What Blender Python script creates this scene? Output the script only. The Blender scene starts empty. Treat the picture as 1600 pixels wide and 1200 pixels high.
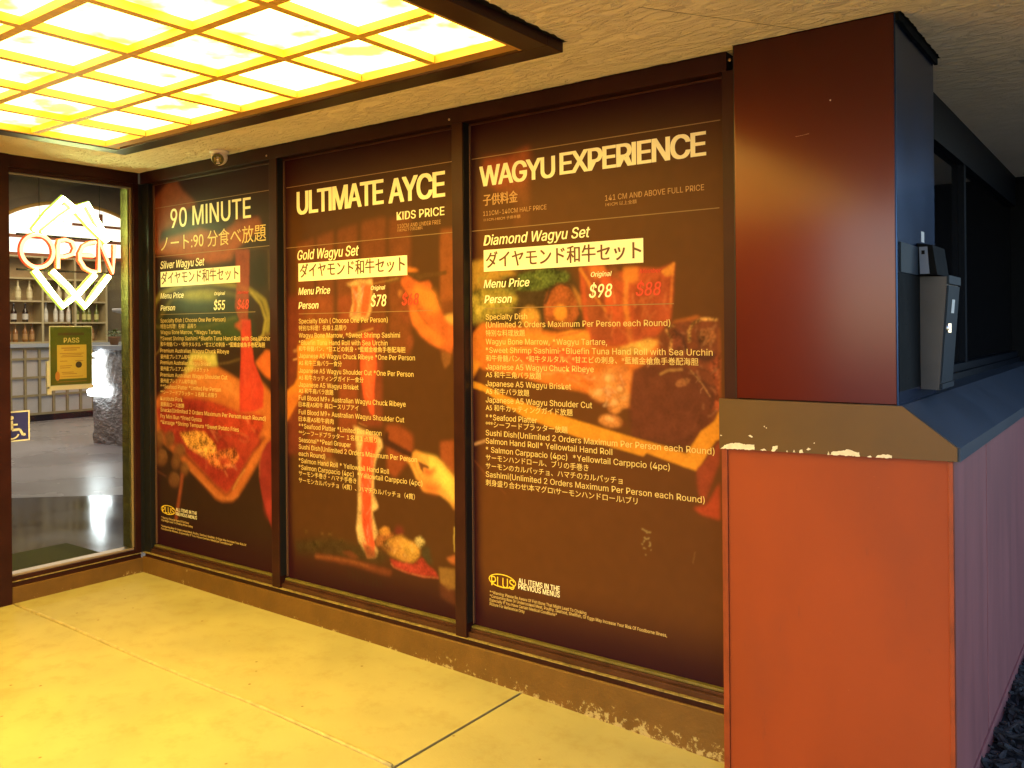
import bpy, bmesh, math, random
import numpy as np
from mathutils import Vector, Matrix
random.seed(7); rng = np.random.default_rng(11)
R = math.radians
SC = bpy.context.scene

# ------------------------------------------------------------------ camera
cam_d = bpy.data.cameras.new("camera"); cam = bpy.data.objects.new("camera", cam_d)
SC.collection.objects.link(cam); SC.camera = cam
cam_d.sensor_width = 36.0; cam_d.lens = 36.0 * 1352.96 / 1600.0
cam_d.shift_y = -(600 - 512.17) / 1600.0
cam_d.clip_end = 500; cam_d.clip_start = 0.05
cam.matrix_world = (Matrix.Translation((5.415, -3.157, 1.6)) @ Matrix.Rotation(R(36.576), 4, 'Z')
                    @ Matrix.Rotation(R(90), 4, 'X') @ Matrix.Rotation(R(-0.5088), 4, 'Z'))
SC.view_settings.view_transform = 'Standard'; SC.view_settings.look = 'None'
SC.view_settings.exposure = 1.5; SC.view_settings.gamma = 1.0
SC.render.resolution_x = 1024; SC.render.resolution_y = 768
SC.cycles.use_denoising = True
SC.cycles.max_bounces = 10; SC.cycles.transparent_max_bounces = 12
SC.cycles.sample_clamp_indirect = 6.0

# ------------------------------------------------------------------ dusk sky
world = bpy.data.worlds.new("World"); SC.world = world; world.use_nodes = True
wn = world.node_tree; wn.nodes.clear()
sky = wn.nodes.new('ShaderNodeTexSky'); sky.sky_type = 'NISHITA'; sky.sun_disc = False
sky.sun_elevation = R(35.0); sky.sun_rotation = R(200.0); sky.air_density = 1.0; sky.ozone_density = 3.0
bgn = wn.nodes.new('ShaderNodeBackground'); bgn.inputs['Strength'].default_value = 0.15
wo = wn.nodes.new('ShaderNodeOutputWorld')
wn.links.new(sky.outputs[0], bgn.inputs[0]); wn.links.new(bgn.outputs[0], wo.inputs[0])

# ------------------------------------------------------------------ helpers
def lin(c):
    return tuple((v/255/12.92 if v/255 <= .04045 else ((v/255+.055)/1.055)**2.4) for v in c)

def mat(name, col, rough=.5, metal=0., spec=.5, var=0., vscale=6., bump=0., bscale=60., stretch=None, emit=None, es=0., coat=0.):
    m = bpy.data.materials.new(name); m.use_nodes = True
    nt = m.node_tree; b = nt.nodes['Principled BSDF']
    b.inputs['Base Color'].default_value = (*col, 1); b.inputs['Roughness'].default_value = rough
    b.inputs['Metallic'].default_value = metal; b.inputs['Specular IOR Level'].default_value = spec
    if coat: b.inputs['Coat Weight'].default_value = coat; b.inputs['Coat Roughness'].default_value = .15
    if emit:
        b.inputs['Emission Color'].default_value = (*emit, 1); b.inputs['Emission Strength'].default_value = es
    tc = nt.nodes.new('ShaderNodeTexCoord'); src = tc.outputs['Object']
    if stretch:
        mp = nt.nodes.new('ShaderNodeMapping'); mp.inputs['Scale'].default_value = stretch
        nt.links.new(src, mp.inputs[0]); src = mp.outputs[0]
    if var:
        n = nt.nodes.new('ShaderNodeTexNoise'); n.inputs['Scale'].default_value = vscale; n.inputs['Detail'].default_value = 6
        nt.links.new(src, n.inputs['Vector'])
        r = nt.nodes.new('ShaderNodeValToRGB')
        r.color_ramp.elements[0].position = .3; r.color_ramp.elements[1].position = .72
        r.color_ramp.elements[0].color = (*[c*(1-var) for c in col], 1)
        r.color_ramp.elements[1].color = (*[min(1, c*(1+var)) for c in col], 1)
        nt.links.new(n.outputs[0], r.inputs[0]); nt.links.new(r.outputs[0], b.inputs['Base Color'])
        rr = nt.nodes.new('ShaderNodeMapRange'); rr.inputs['To Min'].default_value = max(.02, rough-.12*min(1, var*3)); rr.inputs['To Max'].default_value = min(1, rough+.12*min(1, var*3))
        nt.links.new(n.outputs[0], rr.inputs[0]); nt.links.new(rr.outputs[0], b.inputs['Roughness'])
    if bump:
        n2 = nt.nodes.new('ShaderNodeTexNoise'); n2.inputs['Scale'].default_value = bscale; n2.inputs['Detail'].default_value = 5
        nt.links.new(src, n2.inputs['Vector'])
        bp = nt.nodes.new('ShaderNodeBump'); bp.inputs['Strength'].default_value = bump; bp.inputs['Distance'].default_value = .01
        nt.links.new(n2.outputs[0], bp.inputs['Height']); nt.links.new(bp.outputs[0], b.inputs['Normal'])
    return m

def emis(name, col, s):
    m = bpy.data.materials.new(name); m.use_nodes = True; nt = m.node_tree
    b = nt.nodes['Principled BSDF']; b.inputs['Base Color'].default_value = (*[min(.8, c) for c in col], 1)
    b.inputs['Emission Color'].default_value = (*col, 1); b.inputs['Emission Strength'].default_value = s*.36
    return m

def bm_(): return bmesh.new()

def box(bm, x0, x1, y0, y1, z0, z1, bev=0.):
    vs = [bm.verts.new((x, y, z)) for x in (x0, x1) for y in (y0, y1) for z in (z0, z1)]
    fs = [(0, 1, 3, 2), (4, 6, 7, 5), (0, 4, 5, 1), (2, 3, 7, 6), (0, 2, 6, 4), (1, 5, 7, 3)]
    F = [bm.faces.new([vs[i] for i in f]) for f in fs]
    if bev:
        es = set(e for f in F for e in f.edges)
        bmesh.ops.bevel(bm, geom=list(es), offset=bev, segments=2, affect='EDGES', profile=.6)

def prism(bm, pts, d):
    """polygon of 3-D points extruded by vector d"""
    a = [bm.verts.new(p) for p in pts]; b = [bm.verts.new(Vector(p)+Vector(d)) for p in pts]
    n = len(pts); bm.faces.new(a); bm.faces.new(b[::-1])
    for i in range(n): bm.faces.new((a[i], b[i], b[(i+1) % n], a[(i+1) % n]))

def tube(bm, pts, r, seg=8, closed=False):
    pts = [Vector(p) for p in pts]; n = len(pts); rings = []
    for i, p in enumerate(pts):
        if closed: a, b = pts[i-1], pts[(i+1) % n]
        else: a, b = pts[max(i-1, 0)], pts[min(i+1, n-1)]
        t = (b-a).normalized(); u = t.orthogonal().normalized()
        ref = Vector((1, 0, 0))
        if abs(t.dot(ref)) < .95: u = t.cross(ref).normalized()
        v = t.cross(u)
        rings.append([bm.verts.new(p+r*(math.cos(2*math.pi*k/seg)*u+math.sin(2*math.pi*k/seg)*v)) for k in range(seg)])
    for i in range(n if closed else n-1):
        A, B = rings[i], rings[(i+1) % n]
        for k in range(seg): bm.faces.new((A[k], A[(k+1) % seg], B[(k+1) % seg], B[k]))
    if not closed: bm.faces.new(rings[0][::-1]); bm.faces.new(rings[-1])

def lathe(bm, prof, c=(0, 0, 0), seg=20, axis='Z'):
    rings = []
    for r, z in prof:
        ring = []
        for k in range(seg):
            a = 2*math.pi*k/seg; p = Vector((r*math.cos(a), r*math.sin(a), z))
            ring.append(bm.verts.new(p+Vector(c)))
        rings.append(ring)
    for A, B in zip(rings, rings[1:]):
        for k in range(seg): bm.faces.new((A[k], A[(k+1) % seg], B[(k+1) % seg], B[k]))
    bm.faces.new(rings[0][::-1]); bm.faces.new(rings[-1])

def link(name, me, m, parent=None, smooth=False):
    o = bpy.data.objects.new(name, me); SC.collection.objects.link(o)
    if m: me.materials.append(m)
    if parent:
        o.parent = parent; o.matrix_parent_inverse = Matrix.Translation(parent.location).inverted()
    if smooth:
        for p in me.polygons: p.use_smooth = True
    return o

def obj(name, bm, m, parent=None, smooth=False):
    bmesh.ops.recalc_face_normals(bm, faces=bm.faces)
    me = bpy.data.meshes.new(name); bm.to_mesh(me); bm.free()
    return link(name, me, m, parent, smooth)

def tag(o, label, cat, group=None):
    o['label'] = label; o['category'] = cat
    if group: o['group'] = group
    return o

def thing(name, label, cat, loc=(0, 0, 0), group=None):
    o = bpy.data.objects.new(name, None); SC.collection.objects.link(o); o.location = loc
    o.empty_display_size = .1
    return tag(o, label, cat, group)

def struct(name, bm, m, smooth=False):
    o = obj(name, bm, m, None, smooth); o['kind'] = 'structure'; return o

def inst(root, loc, label, group):
    r = root.copy(); SC.collection.objects.link(r); r.location = loc; r['label'] = label; r['group'] = group
    for ch in list(root.children):
        c = ch.copy(); SC.collection.objects.link(c); c.parent = r
    return r

ART = {
 1: [
  ((150,70,22),21,0.9,0.15,[32,2454,166,2530,256,2584,334,2576,400,2503,512,2434,576,2388,417,2375,319,2284,161,2262,119,2141,27,2101]),
  ((175,85,25),20,0.9,0.15,[68,2116,140,2185,279,2209,601,2240,796,2186,969,2254,1182,2259,1205,2205,1067,2144,966,2089,915,2030,723,2017,316,2085]),
  ((140,62,20),19,0.6,0,[969,2285,1182,2259,1205,2205,1034,2177,934,2226]),
  ((50,52,15),27,0.7,0,[50,1633,133,1756,389,1828,721,1834,995,1789,1093,1705,1172,1533,1025,1532,89,1530]),
  ((165,140,35),11,0.75,0,[61,1687,87,1774,169,1833,396,1880,685,1885,959,1855,1085,1826,1206,1766,1248,1672,1224,1585,1264,1581,1289,1673,1240,1780,1105,1849,967,1881,687,1913,385,1908,140,1859,38,1787,8,1693]),
  ((190,160,45),9,0.7,0,[1086,1823,1181,1751,1226,1662,1202,1576,1147,1537,1164,1528,1222,1570,1248,1663,1200,1757,1104,1832]),
  ((150,125,35),14,0.6,0,[144,1684,279,1802,686,1844,960,1804,965,1818,685,1858,266,1816,120,1693]),
  ((190,170,40),28,0.6,0,[773,1816,764,1808,736,1801,693,1796,638,1794,576,1794,513,1797,456,1803,410,1810,380,1819,370,1828,381,1837,410,1844,456,1849,514,1851,577,1850,638,1847,693,1841,737,1834,764,1825]),
  ((170,140,35),11,0.6,0,[59,1628,386,1593,684,1623,962,1673,958,1681,680,1632,386,1601,62,1637]),
  ((120,85,25),9,0.5,0,[967,2071,1196,2082,1262,2070,1266,1832,1276,1832,1271,2071,1195,2088,965,2077]),
  ((35,30,10),24,0.6,0,[1097,2000,1227,2053,1256,1872,1192,1834,1112,1877]),
  ((165,70,25),9,0.8,0.1,[949,2090,1090,2082,1082,1838,1068,1675,1089,1431,1007,1420,1001,1625,944,1739,963,1883]),
  ((70,80,18),19,0.6,0,[367,1636,574,1655,858,1673,960,1682,1010,1625,992,1522,716,1511,404,1553]),
  ((190,150,45),9,0.7,0,[73,1437,125,1466,152,1510,146,1574,136,1573,142,1510,117,1469,66,1441]),
  ((150,110,35),7,0.7,0,[745,1387,876,1399,993,1424,990,1430,874,1406,744,1394]),
  ((215,100,25),12,1,0.1,[1135,1407,1236,1482,1290,1472,1287,1310,1234,1327,1165,1376]),
  ((190,140,40),7,0.7,0,[1140,1518,1210,1562,1293,1580,1290,1586,1205,1567,1133,1523]),
  ((205,105,28),14,1,0.08,[29,1121,229,1238,436,1341,507,1369,755,1374,990,1295,1184,1301,1286,1230,1282,962,1157,821,1054,704,959,598,906,563,798,548,732,560,621,622,462,708,296,803,26,918]),
  ((225,195,60),14,0.95,0.15,[479,1456,746,1459,761,1380,610,1371,506,1349,400,1312,449,1395]),
  ((205,85,25),14,0.7,0,[496,1417,633,1419,678,1379,518,1369]),
  ((228,125,35),20,0.8,0.2,[229,1235,518,1349,755,1364,979,1282,978,1173,698,1240,470,1232,278,1184]),
  ((165,50,20),17,1,0.3,[77,1084,374,1174,607,1170,828,1140,977,1102,1211,1095,1205,1026,1076,846,928,666,847,599,733,640,463,789,125,952]),
  ((195,65,22),13,0.9,0.3,[652,1159,966,1095,1181,1094,1200,1032,1016,963,869,973,650,1052]),
  ((120,38,16),12,0.8,0.2,[738,964,868,881,1014,828,1178,924,1199,982,1077,910,974,902]),
  ((180,60,22),13,0.8,0.2,[793,955,1016,950,1159,979,1179,930,1035,837,910,852]),
  ((230,150,40),13,1,1,[346,939,512,963,626,957,737,891,747,839,647,798,533,829,440,856]),
  ((205,110,32),13,0.9,1,[647,825,803,863,931,886,973,831,909,774,801,745,669,766]),
  ((190,60,22),17,0.8,0,[758,814,867,823,898,780,801,758]),
  ((110,38,15),13,0.75,0,[115,939,453,770,725,627,840,578,917,635,1086,837,1228,973,1210,980,1067,843,897,641,843,593,742,639,472,782,135,951]),
  ((235,160,50),6,0.9,0,[911,630,975,708,1033,764,1025,767,967,710,902,632]),
  ((225,130,40),10,0.7,0,[456,711,616,631,751,565,885,566,963,601,955,608,884,575,758,574,627,639,468,718]),
  ((205,62,25),7,1,0.12,[1006,1661,1093,1660,1101,1533,1125,1407,1174,1332,1215,1258,1206,1145,1121,1116,983,1105,981,1250,998,1417]),
  ((195,80,25),12,0.9,0,[932,1630,1006,1661,1005,1591]),
  ((230,72,25),18,0.6,0,[1021,1277,1083,1317,1101,1127,998,1116]),
  ((122,70,22),15,0.85,0.15,[168,885,165,866,156,849,142,834,124,825,104,820,85,822,67,829,53,841,44,857,42,876,45,895,54,912,69,927,87,936,106,941,126,939,143,931,157,919,165,903]),
  ((150,98,30),22,0.6,0,[143,894,142,883,137,874,130,866,121,861,111,858,102,859,93,863,86,870,81,879,80,889,82,900,86,909,94,917,103,922,112,924,122,923,131,919,138,913,142,904]),
  ((160,110,40),9,0.6,0,[92,931,140,923,158,883,166,885,147,927,95,936]),
  ((122,70,22),15,0.85,0.15,[291,893,288,876,279,860,266,846,248,837,229,833,210,834,193,841,180,852,171,868,168,885,171,902,181,919,195,932,212,941,231,945,250,943,267,937,280,925,289,910]),
  ((150,98,30),23,0.6,0,[267,902,266,892,261,884,254,876,246,871,236,869,227,870,218,874,211,880,207,888,206,898,207,907,212,916,219,924,227,929,237,931,246,930,255,926,262,920,266,911]),
  ((160,110,40),9,0.6,0,[217,936,264,929,281,892,289,894,271,932,220,941]),
  ((122,70,22),15,0.85,0.15,[352,753,349,737,342,722,331,709,316,700,300,696,285,698,271,704,259,714,252,728,250,744,253,760,260,776,272,788,286,797,302,801,318,799,332,793,343,782,350,769]),
  ((150,98,30),21,0.6,0,[333,762,332,753,328,744,322,738,315,733,307,731,299,731,292,735,287,741,283,748,282,757,283,766,287,775,293,781,300,786,308,788,316,787,323,784,328,778,332,770]),
  ((160,110,40),8,0.6,0,[290,792,329,786,343,751,351,753,336,789,294,797]),
  ((122,70,22),14,0.85,0.15,[444,713,442,698,435,684,424,672,411,664,396,660,381,661,368,667,358,677,351,690,349,704,351,719,358,733,369,745,383,753,397,757,412,756,425,750,435,740,442,727]),
  ((150,98,30),21,0.6,0,[427,722,425,713,422,706,416,699,410,695,402,693,395,694,388,697,383,702,380,709,379,717,380,726,384,733,389,740,396,744,403,746,411,745,417,742,422,737,425,730]),
  ((160,110,40),8,0.6,0,[386,749,422,743,435,711,443,713,429,746,390,753]),
  ((122,70,22),15,0.85,0.15,[344,635,341,620,332,605,318,593,300,584,280,580,261,580,243,586,229,595,220,608,217,622,221,638,230,652,244,665,262,673,282,677,301,677,319,672,333,662,341,650]),
  ((150,98,30),22,0.6,0,[319,643,317,634,313,627,306,620,297,615,287,613,277,613,268,616,262,621,257,629,256,637,257,645,262,653,269,660,278,664,288,666,298,666,306,663,313,658,318,651]),
  ((160,110,40),9,0.6,0,[268,669,316,664,334,633,342,635,323,668,271,674]),
  ((122,70,22),15,0.85,0.15,[210,769,206,751,195,735,178,721,157,711,134,706,111,707,90,713,73,724,62,739,59,756,63,774,74,791,91,805,112,814,136,819,159,818,180,812,196,800,206,786]),
  ((150,98,30),23,0.6,0,[179,777,177,767,171,758,163,750,153,745,141,743,129,743,119,747,111,753,105,761,104,771,106,780,111,789,120,797,130,802,142,805,153,804,164,800,172,794,177,786]),
  ((160,110,40),9,0.6,0,[119,810,177,804,198,767,206,769,184,807,122,815]),
  ((122,70,22),14,0.85,0.15,[416,827,413,812,402,797,386,785,366,777,344,773,322,773,301,779,285,788,275,801,272,815,276,831,286,845,303,857,323,865,345,869,368,869,388,863,403,854,413,841]),
  ((150,98,30),21,0.6,0,[387,835,385,826,380,819,372,812,362,808,350,805,339,806,329,809,321,814,316,821,315,829,317,838,322,845,330,852,340,856,351,859,362,858,372,855,380,850,385,843]),
  ((160,110,40),9,0.6,0,[330,861,385,856,405,825,413,827,391,860,332,866]),
  ((125,45,18),30,0.8,0,[25,903,98,823,45,712,22,689]),
  ((130,70,25),9,0.8,0,[23,676,93,665,193,639,198,644,98,670,28,681]),
  ((170,80,25),13,0.85,0,[357,678,350,636,337,573,312,481,280,366,311,367,343,482,368,574,381,638,388,680]),
  ((150,48,22),9,1,0.15,[1283,969,1238,941,1188,880,1165,809,1165,715,1194,605,1232,522,1275,446]),
  ((190,100,35),6,0.8,0,[1280,970,1230,938,1182,878,1163,809,1164,727,1171,728,1170,810,1189,877,1236,936,1285,967]),
  ((190,62,30),24,0.6,0,[1292,566,1289,549,1284,532,1275,519,1264,510,1252,505,1240,507,1229,513,1220,525,1215,540,1213,557,1215,575,1221,591,1230,604,1241,614,1253,618,1265,616,1276,610,1285,598,1290,583]),
  ((225,140,60),6,0.522748,0,[814,764,857,769,900,771,942,775,942,781,900,777,857,775,814,770]),
  ((225,140,60),6,0.545166,0,[962,1086,996,1077,1029,1068,1062,1059,1065,1063,1032,1072,999,1081,965,1090]),
  ((225,140,60),6,0.367922,0,[1085,1019,1102,1012,1115,1001,1126,990,1134,993,1123,1005,1109,1016,1091,1024]),
  ((225,140,60),7,0.507342,0,[665,984,696,974,728,967,759,958,765,964,734,973,701,980,671,990]),
  ((225,140,60),6,0.369705,0,[538,830,558,822,574,811,592,800,602,806,584,817,568,828,547,837]),
  ((225,140,60),7,0.535095,0,[529,861,570,851,599,832,621,810,626,812,604,835,573,854,532,864]),
  ((225,140,60),7,0.296504,0,[234,944,267,952,301,952,335,957,334,961,301,956,266,956,232,947]),
  ((225,140,60),6,0.526919,0,[723,940,750,937,779,941,804,950,802,953,777,944,751,941,724,943]),
  ((225,140,60),6,0.543402,0,[816,741,828,729,837,716,851,705,860,709,847,720,839,733,826,745]),
  ((225,140,60),7,0.546807,0,[635,888,672,876,708,863,747,854,751,859,712,868,677,881,640,893]),
  ((225,140,60),6,0.457605,0,[684,974,711,954,729,930,757,910,766,915,738,934,720,958,692,978]),
  ((225,140,60),6,0.535026,0,[955,977,995,977,1029,967,1063,956,1066,960,1033,971,997,981,956,982]),
  ((225,140,60),6,0.370668,0,[838,854,854,841,875,830,901,825,906,832,881,837,863,846,847,858]),
  ((225,140,60),7,0.538042,0,[836,767,880,774,919,767,949,750,958,756,926,773,882,782,835,775]),
  ((225,140,60),6,0.489602,0,[703,873,710,843,742,821,771,799,776,801,748,824,716,845,709,874]),
  ((225,140,60),6,0.319006,0,[771,803,805,810,833,825,851,843,847,844,829,826,803,813,770,806]),
  ((225,140,60),7,0.362271,0,[620,800,635,778,633,754,628,729,634,729,640,754,641,779,626,801]),
  ((225,140,60),7,0.523375,0,[338,1034,359,1030,381,1026,404,1026,405,1030,383,1030,362,1034,340,1038]),
  ((225,140,60),7,0.434746,0,[443,920,448,901,438,882,425,862,432,861,446,881,457,901,451,921]),
  ((225,140,60),7,0.371557,0,[835,966,858,961,880,961,891,950,899,953,885,966,860,967,839,971]),
  ((225,140,60),6,0.445964,0,[681,933,678,915,677,896,678,878,684,878,683,897,684,915,687,934]),
  ((225,140,60),7,0.348614,0,[628,995,650,995,671,999,691,1004,690,1008,669,1003,649,999,629,999]),
  ((225,140,60),7,0.367433,0,[657,804,694,797,733,794,771,790,773,796,735,799,697,802,661,809]),
  ((225,140,60),7,0.519184,0,[463,851,505,842,549,835,592,830,597,838,553,843,511,849,469,858]),
  ((225,140,60),6,0.382763,0,[971,945,999,931,1036,927,1069,941,1066,944,1035,932,1002,935,976,949]),
  ((225,140,60),6,0.525436,0,[1043,1071,1052,1061,1056,1048,1069,1038,1077,1042,1066,1051,1062,1063,1053,1075]),
  ((120,36,14),9,0.454898,0,[735,891,754,876,761,858,767,838,776,840,770,859,762,879,743,895]),
  ((120,36,14),11,0.260891,0,[278,974,307,947,315,914,334,883,348,886,329,917,321,950,290,979]),
  ((120,36,14),10,0.263938,0,[762,759,793,750,826,745,850,731,858,736,832,751,798,756,767,765]),
  ((120,36,14),10,0.420278,0,[659,982,665,952,665,923,656,893,673,892,682,923,682,954,676,984]),
  ((120,36,14),10,0.403439,0,[383,1080,417,1057,436,1030,436,999,446,1000,447,1032,426,1061,391,1084]),
  ((120,36,14),11,0.379373,0,[518,936,534,922,559,915,580,906,590,914,568,923,546,930,532,942]),
  ((120,36,14),9,0.440087,0,[782,852,806,850,828,845,849,839,855,846,833,852,810,857,785,859]),
  ((120,36,14),11,0.288028,0,[605,897,622,887,635,875,654,865,666,873,648,882,635,894,617,905]),
  ((120,36,14),10,0.421929,0,[413,990,432,975,453,962,473,949,486,956,466,969,446,982,428,996]),
  ((120,36,14),9,0.290807,0,[863,913,896,891,912,862,936,834,948,839,925,866,908,896,874,919]),
  ((120,36,14),11,0.290838,0,[391,1100,422,1088,454,1080,478,1066,489,1073,464,1088,430,1096,400,1107]),
  ((120,36,14),9,0.267805,0,[975,954,998,956,1020,962,1038,972,1034,975,1017,966,997,960,975,958]),
  ((120,36,14),10,0.382827,0,[584,987,583,973,578,959,568,945,578,943,588,958,595,973,595,988]),
  ((120,36,14),11,0.371635,0,[219,958,246,928,300,912,360,911,362,918,304,920,256,934,232,962]),
  ((120,36,14),10,0.305993,0,[759,956,800,944,845,953,886,966,881,974,841,962,802,954,767,964]),
  ((120,36,14),10,0.274633,0,[767,1029,786,1021,806,1014,825,1007,831,1012,812,1020,792,1026,774,1034]),
  ((120,36,14),10,0.413865,0,[602,979,658,977,715,986,759,1009,750,1016,709,994,658,986,605,989]),
  ((120,36,14),9,0.418974,0,[896,1024,941,1017,983,1006,1020,990,1026,994,988,1011,945,1022,899,1029]),
  ((235,95,40),6,0.403,0,[1053,1566,1066,1551,1075,1534,1082,1517,1092,1519,1085,1536,1076,1553,1062,1569]),
  ((235,95,40),6,0.273824,0,[1041,1398,1029,1372,1015,1345,1025,1318,1034,1320,1024,1345,1037,1370,1049,1396]),
  ((235,95,40),6,0.275891,0,[1084,1397,1061,1370,1076,1341,1121,1331,1124,1336,1082,1344,1069,1369,1091,1394]),
  ((235,95,40),6,0.460052,0,[1033,1335,1028,1308,1034,1281,1047,1255,1058,1258,1045,1283,1039,1308,1044,1334]),
  ((235,95,40),6,0.328019,0,[1112,1226,1116,1196,1128,1167,1146,1139,1150,1140,1132,1168,1120,1196,1117,1227]),
  ((235,95,40),6,0.417544,0,[1069,1374,1108,1349,1116,1315,1107,1280,1115,1279,1125,1315,1115,1351,1076,1378]),
  ((235,95,40),6,0.268008,0,[1063,1327,1068,1289,1091,1255,1099,1219,1108,1220,1100,1257,1077,1291,1071,1327]),
  ((235,95,40),6,0.474033,0,[1135,1288,1123,1253,1094,1221,1092,1185,1099,1185,1102,1220,1130,1252,1143,1287]),
  ((235,95,40),7,0.356348,0,[1028,1301,1038,1283,1063,1272,1091,1265,1094,1269,1066,1275,1044,1285,1035,1302]),
  ((235,95,40),6,0.265348,0,[1006,1542,1025,1523,1038,1504,1037,1482,1045,1482,1047,1505,1033,1526,1013,1545]),
  ((245,165,60),7,0.343795,0,[394,1279,435,1274,475,1282,514,1282,515,1288,474,1287,435,1280,396,1284]),
  ((245,165,60),6,0.322648,0,[782,1305,806,1301,831,1297,855,1293,858,1298,833,1301,809,1306,784,1309]),
  ((245,165,60),7,0.268344,0,[828,1255,867,1237,910,1222,952,1207,957,1213,915,1227,873,1242,834,1260]),
  ((245,165,60),7,0.360661,0,[811,1293,842,1280,877,1273,906,1262,913,1268,882,1280,848,1287,819,1299]),
  ((245,165,60),6,0.44461,0,[596,1340,614,1324,636,1310,660,1297,665,1301,642,1313,621,1327,603,1343]),
  ((245,165,60),7,0.474351,0,[560,1303,605,1297,646,1286,684,1272,689,1276,650,1290,608,1301,563,1308]),
  ((245,165,60),7,0.325443,0,[469,1266,503,1278,522,1299,537,1320,524,1322,510,1302,493,1284,463,1272]),
  ((245,165,60),6,0.337741,0,[792,1263,823,1254,857,1248,892,1256,890,1259,857,1252,826,1258,794,1266]),
  ((245,165,60),7,0.407203,0,[436,1300,468,1276,510,1259,542,1236,549,1240,516,1263,474,1280,443,1303]),
  ((245,165,60),7,0.252412,0,[424,1301,478,1291,528,1278,573,1261,579,1265,533,1283,482,1296,428,1306]),
 ],
 2: [
  ((135,68,18),16,0.75,0,[1521,2084,1666,2107,1657,1460,1513,1458]),
  ((135,68,18),16,0.75,0,[1693,2113,1827,2136,1818,1462,1685,1460]),
  ((135,68,18),15,0.75,0,[1858,2136,2011,2156,2002,1464,1850,1462]),
  ((135,68,18),14,0.75,0,[2044,2166,2224,2181,2216,1466,2036,1464]),
  ((135,68,18),14,0.75,0,[2250,2168,2400,2185,2391,1468,2242,1467]),
  ((135,68,18),12,0.75,0,[2599,2068,2687,2090,2680,1472,2592,1471]),
  ((165,85,22),13,0.7,0,[2599,2086,2687,2088,2683,1736,2595,1734]),
  ((125,52,18),20,0.8,0,[1442,1787,1575,1791,1563,900,1430,889]),
  ((150,72,20),19,0.8,0,[1604,1783,1815,1784,1804,900,1592,883]),
  ((150,68,20),18,0.8,0,[1863,1776,2009,1779,1998,944,1852,932]),
  ((140,62,20),17,0.8,0,[2033,1626,2192,1631,2185,1092,2026,1082]),
  ((158,72,20),14,0.85,0,[2216,1102,2302,1107,2402,1062,2401,958,2274,834,2220,864]),
  ((170,80,22),12,0.8,0,[2585,1040,2674,1055,2671,864,2589,898]),
  ((215,115,25),7,1,0,[2284,1899,2368,1915,2427,1903,2456,1891,2415,1885,2377,1886]),
  ((205,95,25),9,1,0.2,[2325,1854,2376,1871,2414,1850,2461,1829,2518,1838,2540,1815,2529,1795,2562,1768,2581,1717,2611,1662,2680,1669,2678,1516,2659,1478,2604,1497,2531,1524,2469,1562,2412,1618,2389,1661,2377,1713,2390,1761,2355,1796,2331,1823]),
  ((235,140,32),22,0.8,0.15,[2437,1819,2506,1795,2557,1781,2573,1726,2595,1675,2550,1659,2505,1694,2459,1720,2413,1760,2402,1786]),
  ((228,118,28),18,0.8,0,[2383,1696,2424,1717,2459,1677,2504,1626,2588,1574,2627,1532,2604,1503,2531,1532,2463,1570,2412,1627]),
  ((165,75,20),9,0.8,0,[2437,1693,2454,1667,2500,1623,2557,1588,2564,1594,2508,1628,2463,1671,2446,1696]),
  ((165,75,20),16,0.7,0,[2586,1655,2615,1638,2678,1620,2681,1627,2619,1645,2592,1661]),
  ((185,85,22),17,0.7,0,[2606,1671,2605,1665,2601,1661,2594,1657,2587,1655,2578,1654,2569,1655,2562,1658,2555,1662,2551,1666,2550,1672,2552,1677,2556,1681,2562,1685,2570,1687,2578,1688,2587,1687,2595,1684,2601,1681,2605,1676]),
  ((215,130,40),9,0.8,0,[2341,1779,2340,1774,2338,1769,2334,1765,2330,1763,2324,1762,2319,1763,2315,1766,2311,1770,2309,1775,2308,1780,2309,1786,2311,1790,2315,1794,2320,1797,2325,1797,2330,1796,2335,1794,2338,1790,2341,1785]),
  ((140,66,20),14,0.7,0,[2313,1785,2343,1805,2366,1774,2389,1730,2382,1627,2411,1605,2364,1627,2317,1658,2330,1719]),
  ((150,72,22),13,0.7,0,[2411,1536,2409,1525,2406,1515,2402,1506,2396,1501,2390,1499,2383,1501,2377,1506,2373,1514,2370,1525,2369,1536,2370,1547,2374,1558,2378,1566,2384,1571,2390,1573,2397,1571,2402,1566,2407,1558,2410,1547]),
  ((100,62,15),5,0.9,0,[2356,1892,2450,1874,2636,1883,2636,1862,2518,1857,2449,1845,2385,1869]),
  ((120,75,20),7,0.9,0,[2230,1836,2322,1845,2334,1847,2329,1864,2317,1863,2226,1853]),
  ((195,150,45),5,0.8,0,[2116,1834,2229,1847,2308,1857,2307,1860,2228,1850,2115,1837]),
  ((235,190,60),13,0.7,0,[2680,1669,2650,1666,2617,1658,2644,1632,2680,1615]),
  ((150,88,25),8,0.8,0,[2601,1490,2659,1474,2658,1433,2619,1403,2601,1448]),
  ((225,160,60),8,1,0.3,[1921,1843,2020,1866,2122,1860,2121,1768,2114,1701,2088,1652,1978,1649,1945,1668,1972,1740,1967,1823]),
  ((215,88,25),10,0.9,0.2,[1967,1832,2013,1835,2004,1676,1971,1667,1979,1749]),
  ((225,92,25),9,0.9,0.2,[2039,1843,2116,1835,2102,1728,2075,1666,2030,1667,2038,1766]),
  ((228,128,25),9,1,0.15,[1516,1505,1561,1529,1626,1553,1705,1570,1774,1572,1816,1558,1801,1511,1807,1465,1787,1455,1696,1445,1653,1406,1638,1349,1644,1273,1557,1241,1467,1131,1421,1075,1423,1251,1484,1287,1514,1326,1522,1404]),
  ((245,175,42),16,0.8,0,[1561,1525,1690,1561,1774,1565,1802,1544,1774,1516,1661,1511,1560,1501]),
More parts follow.
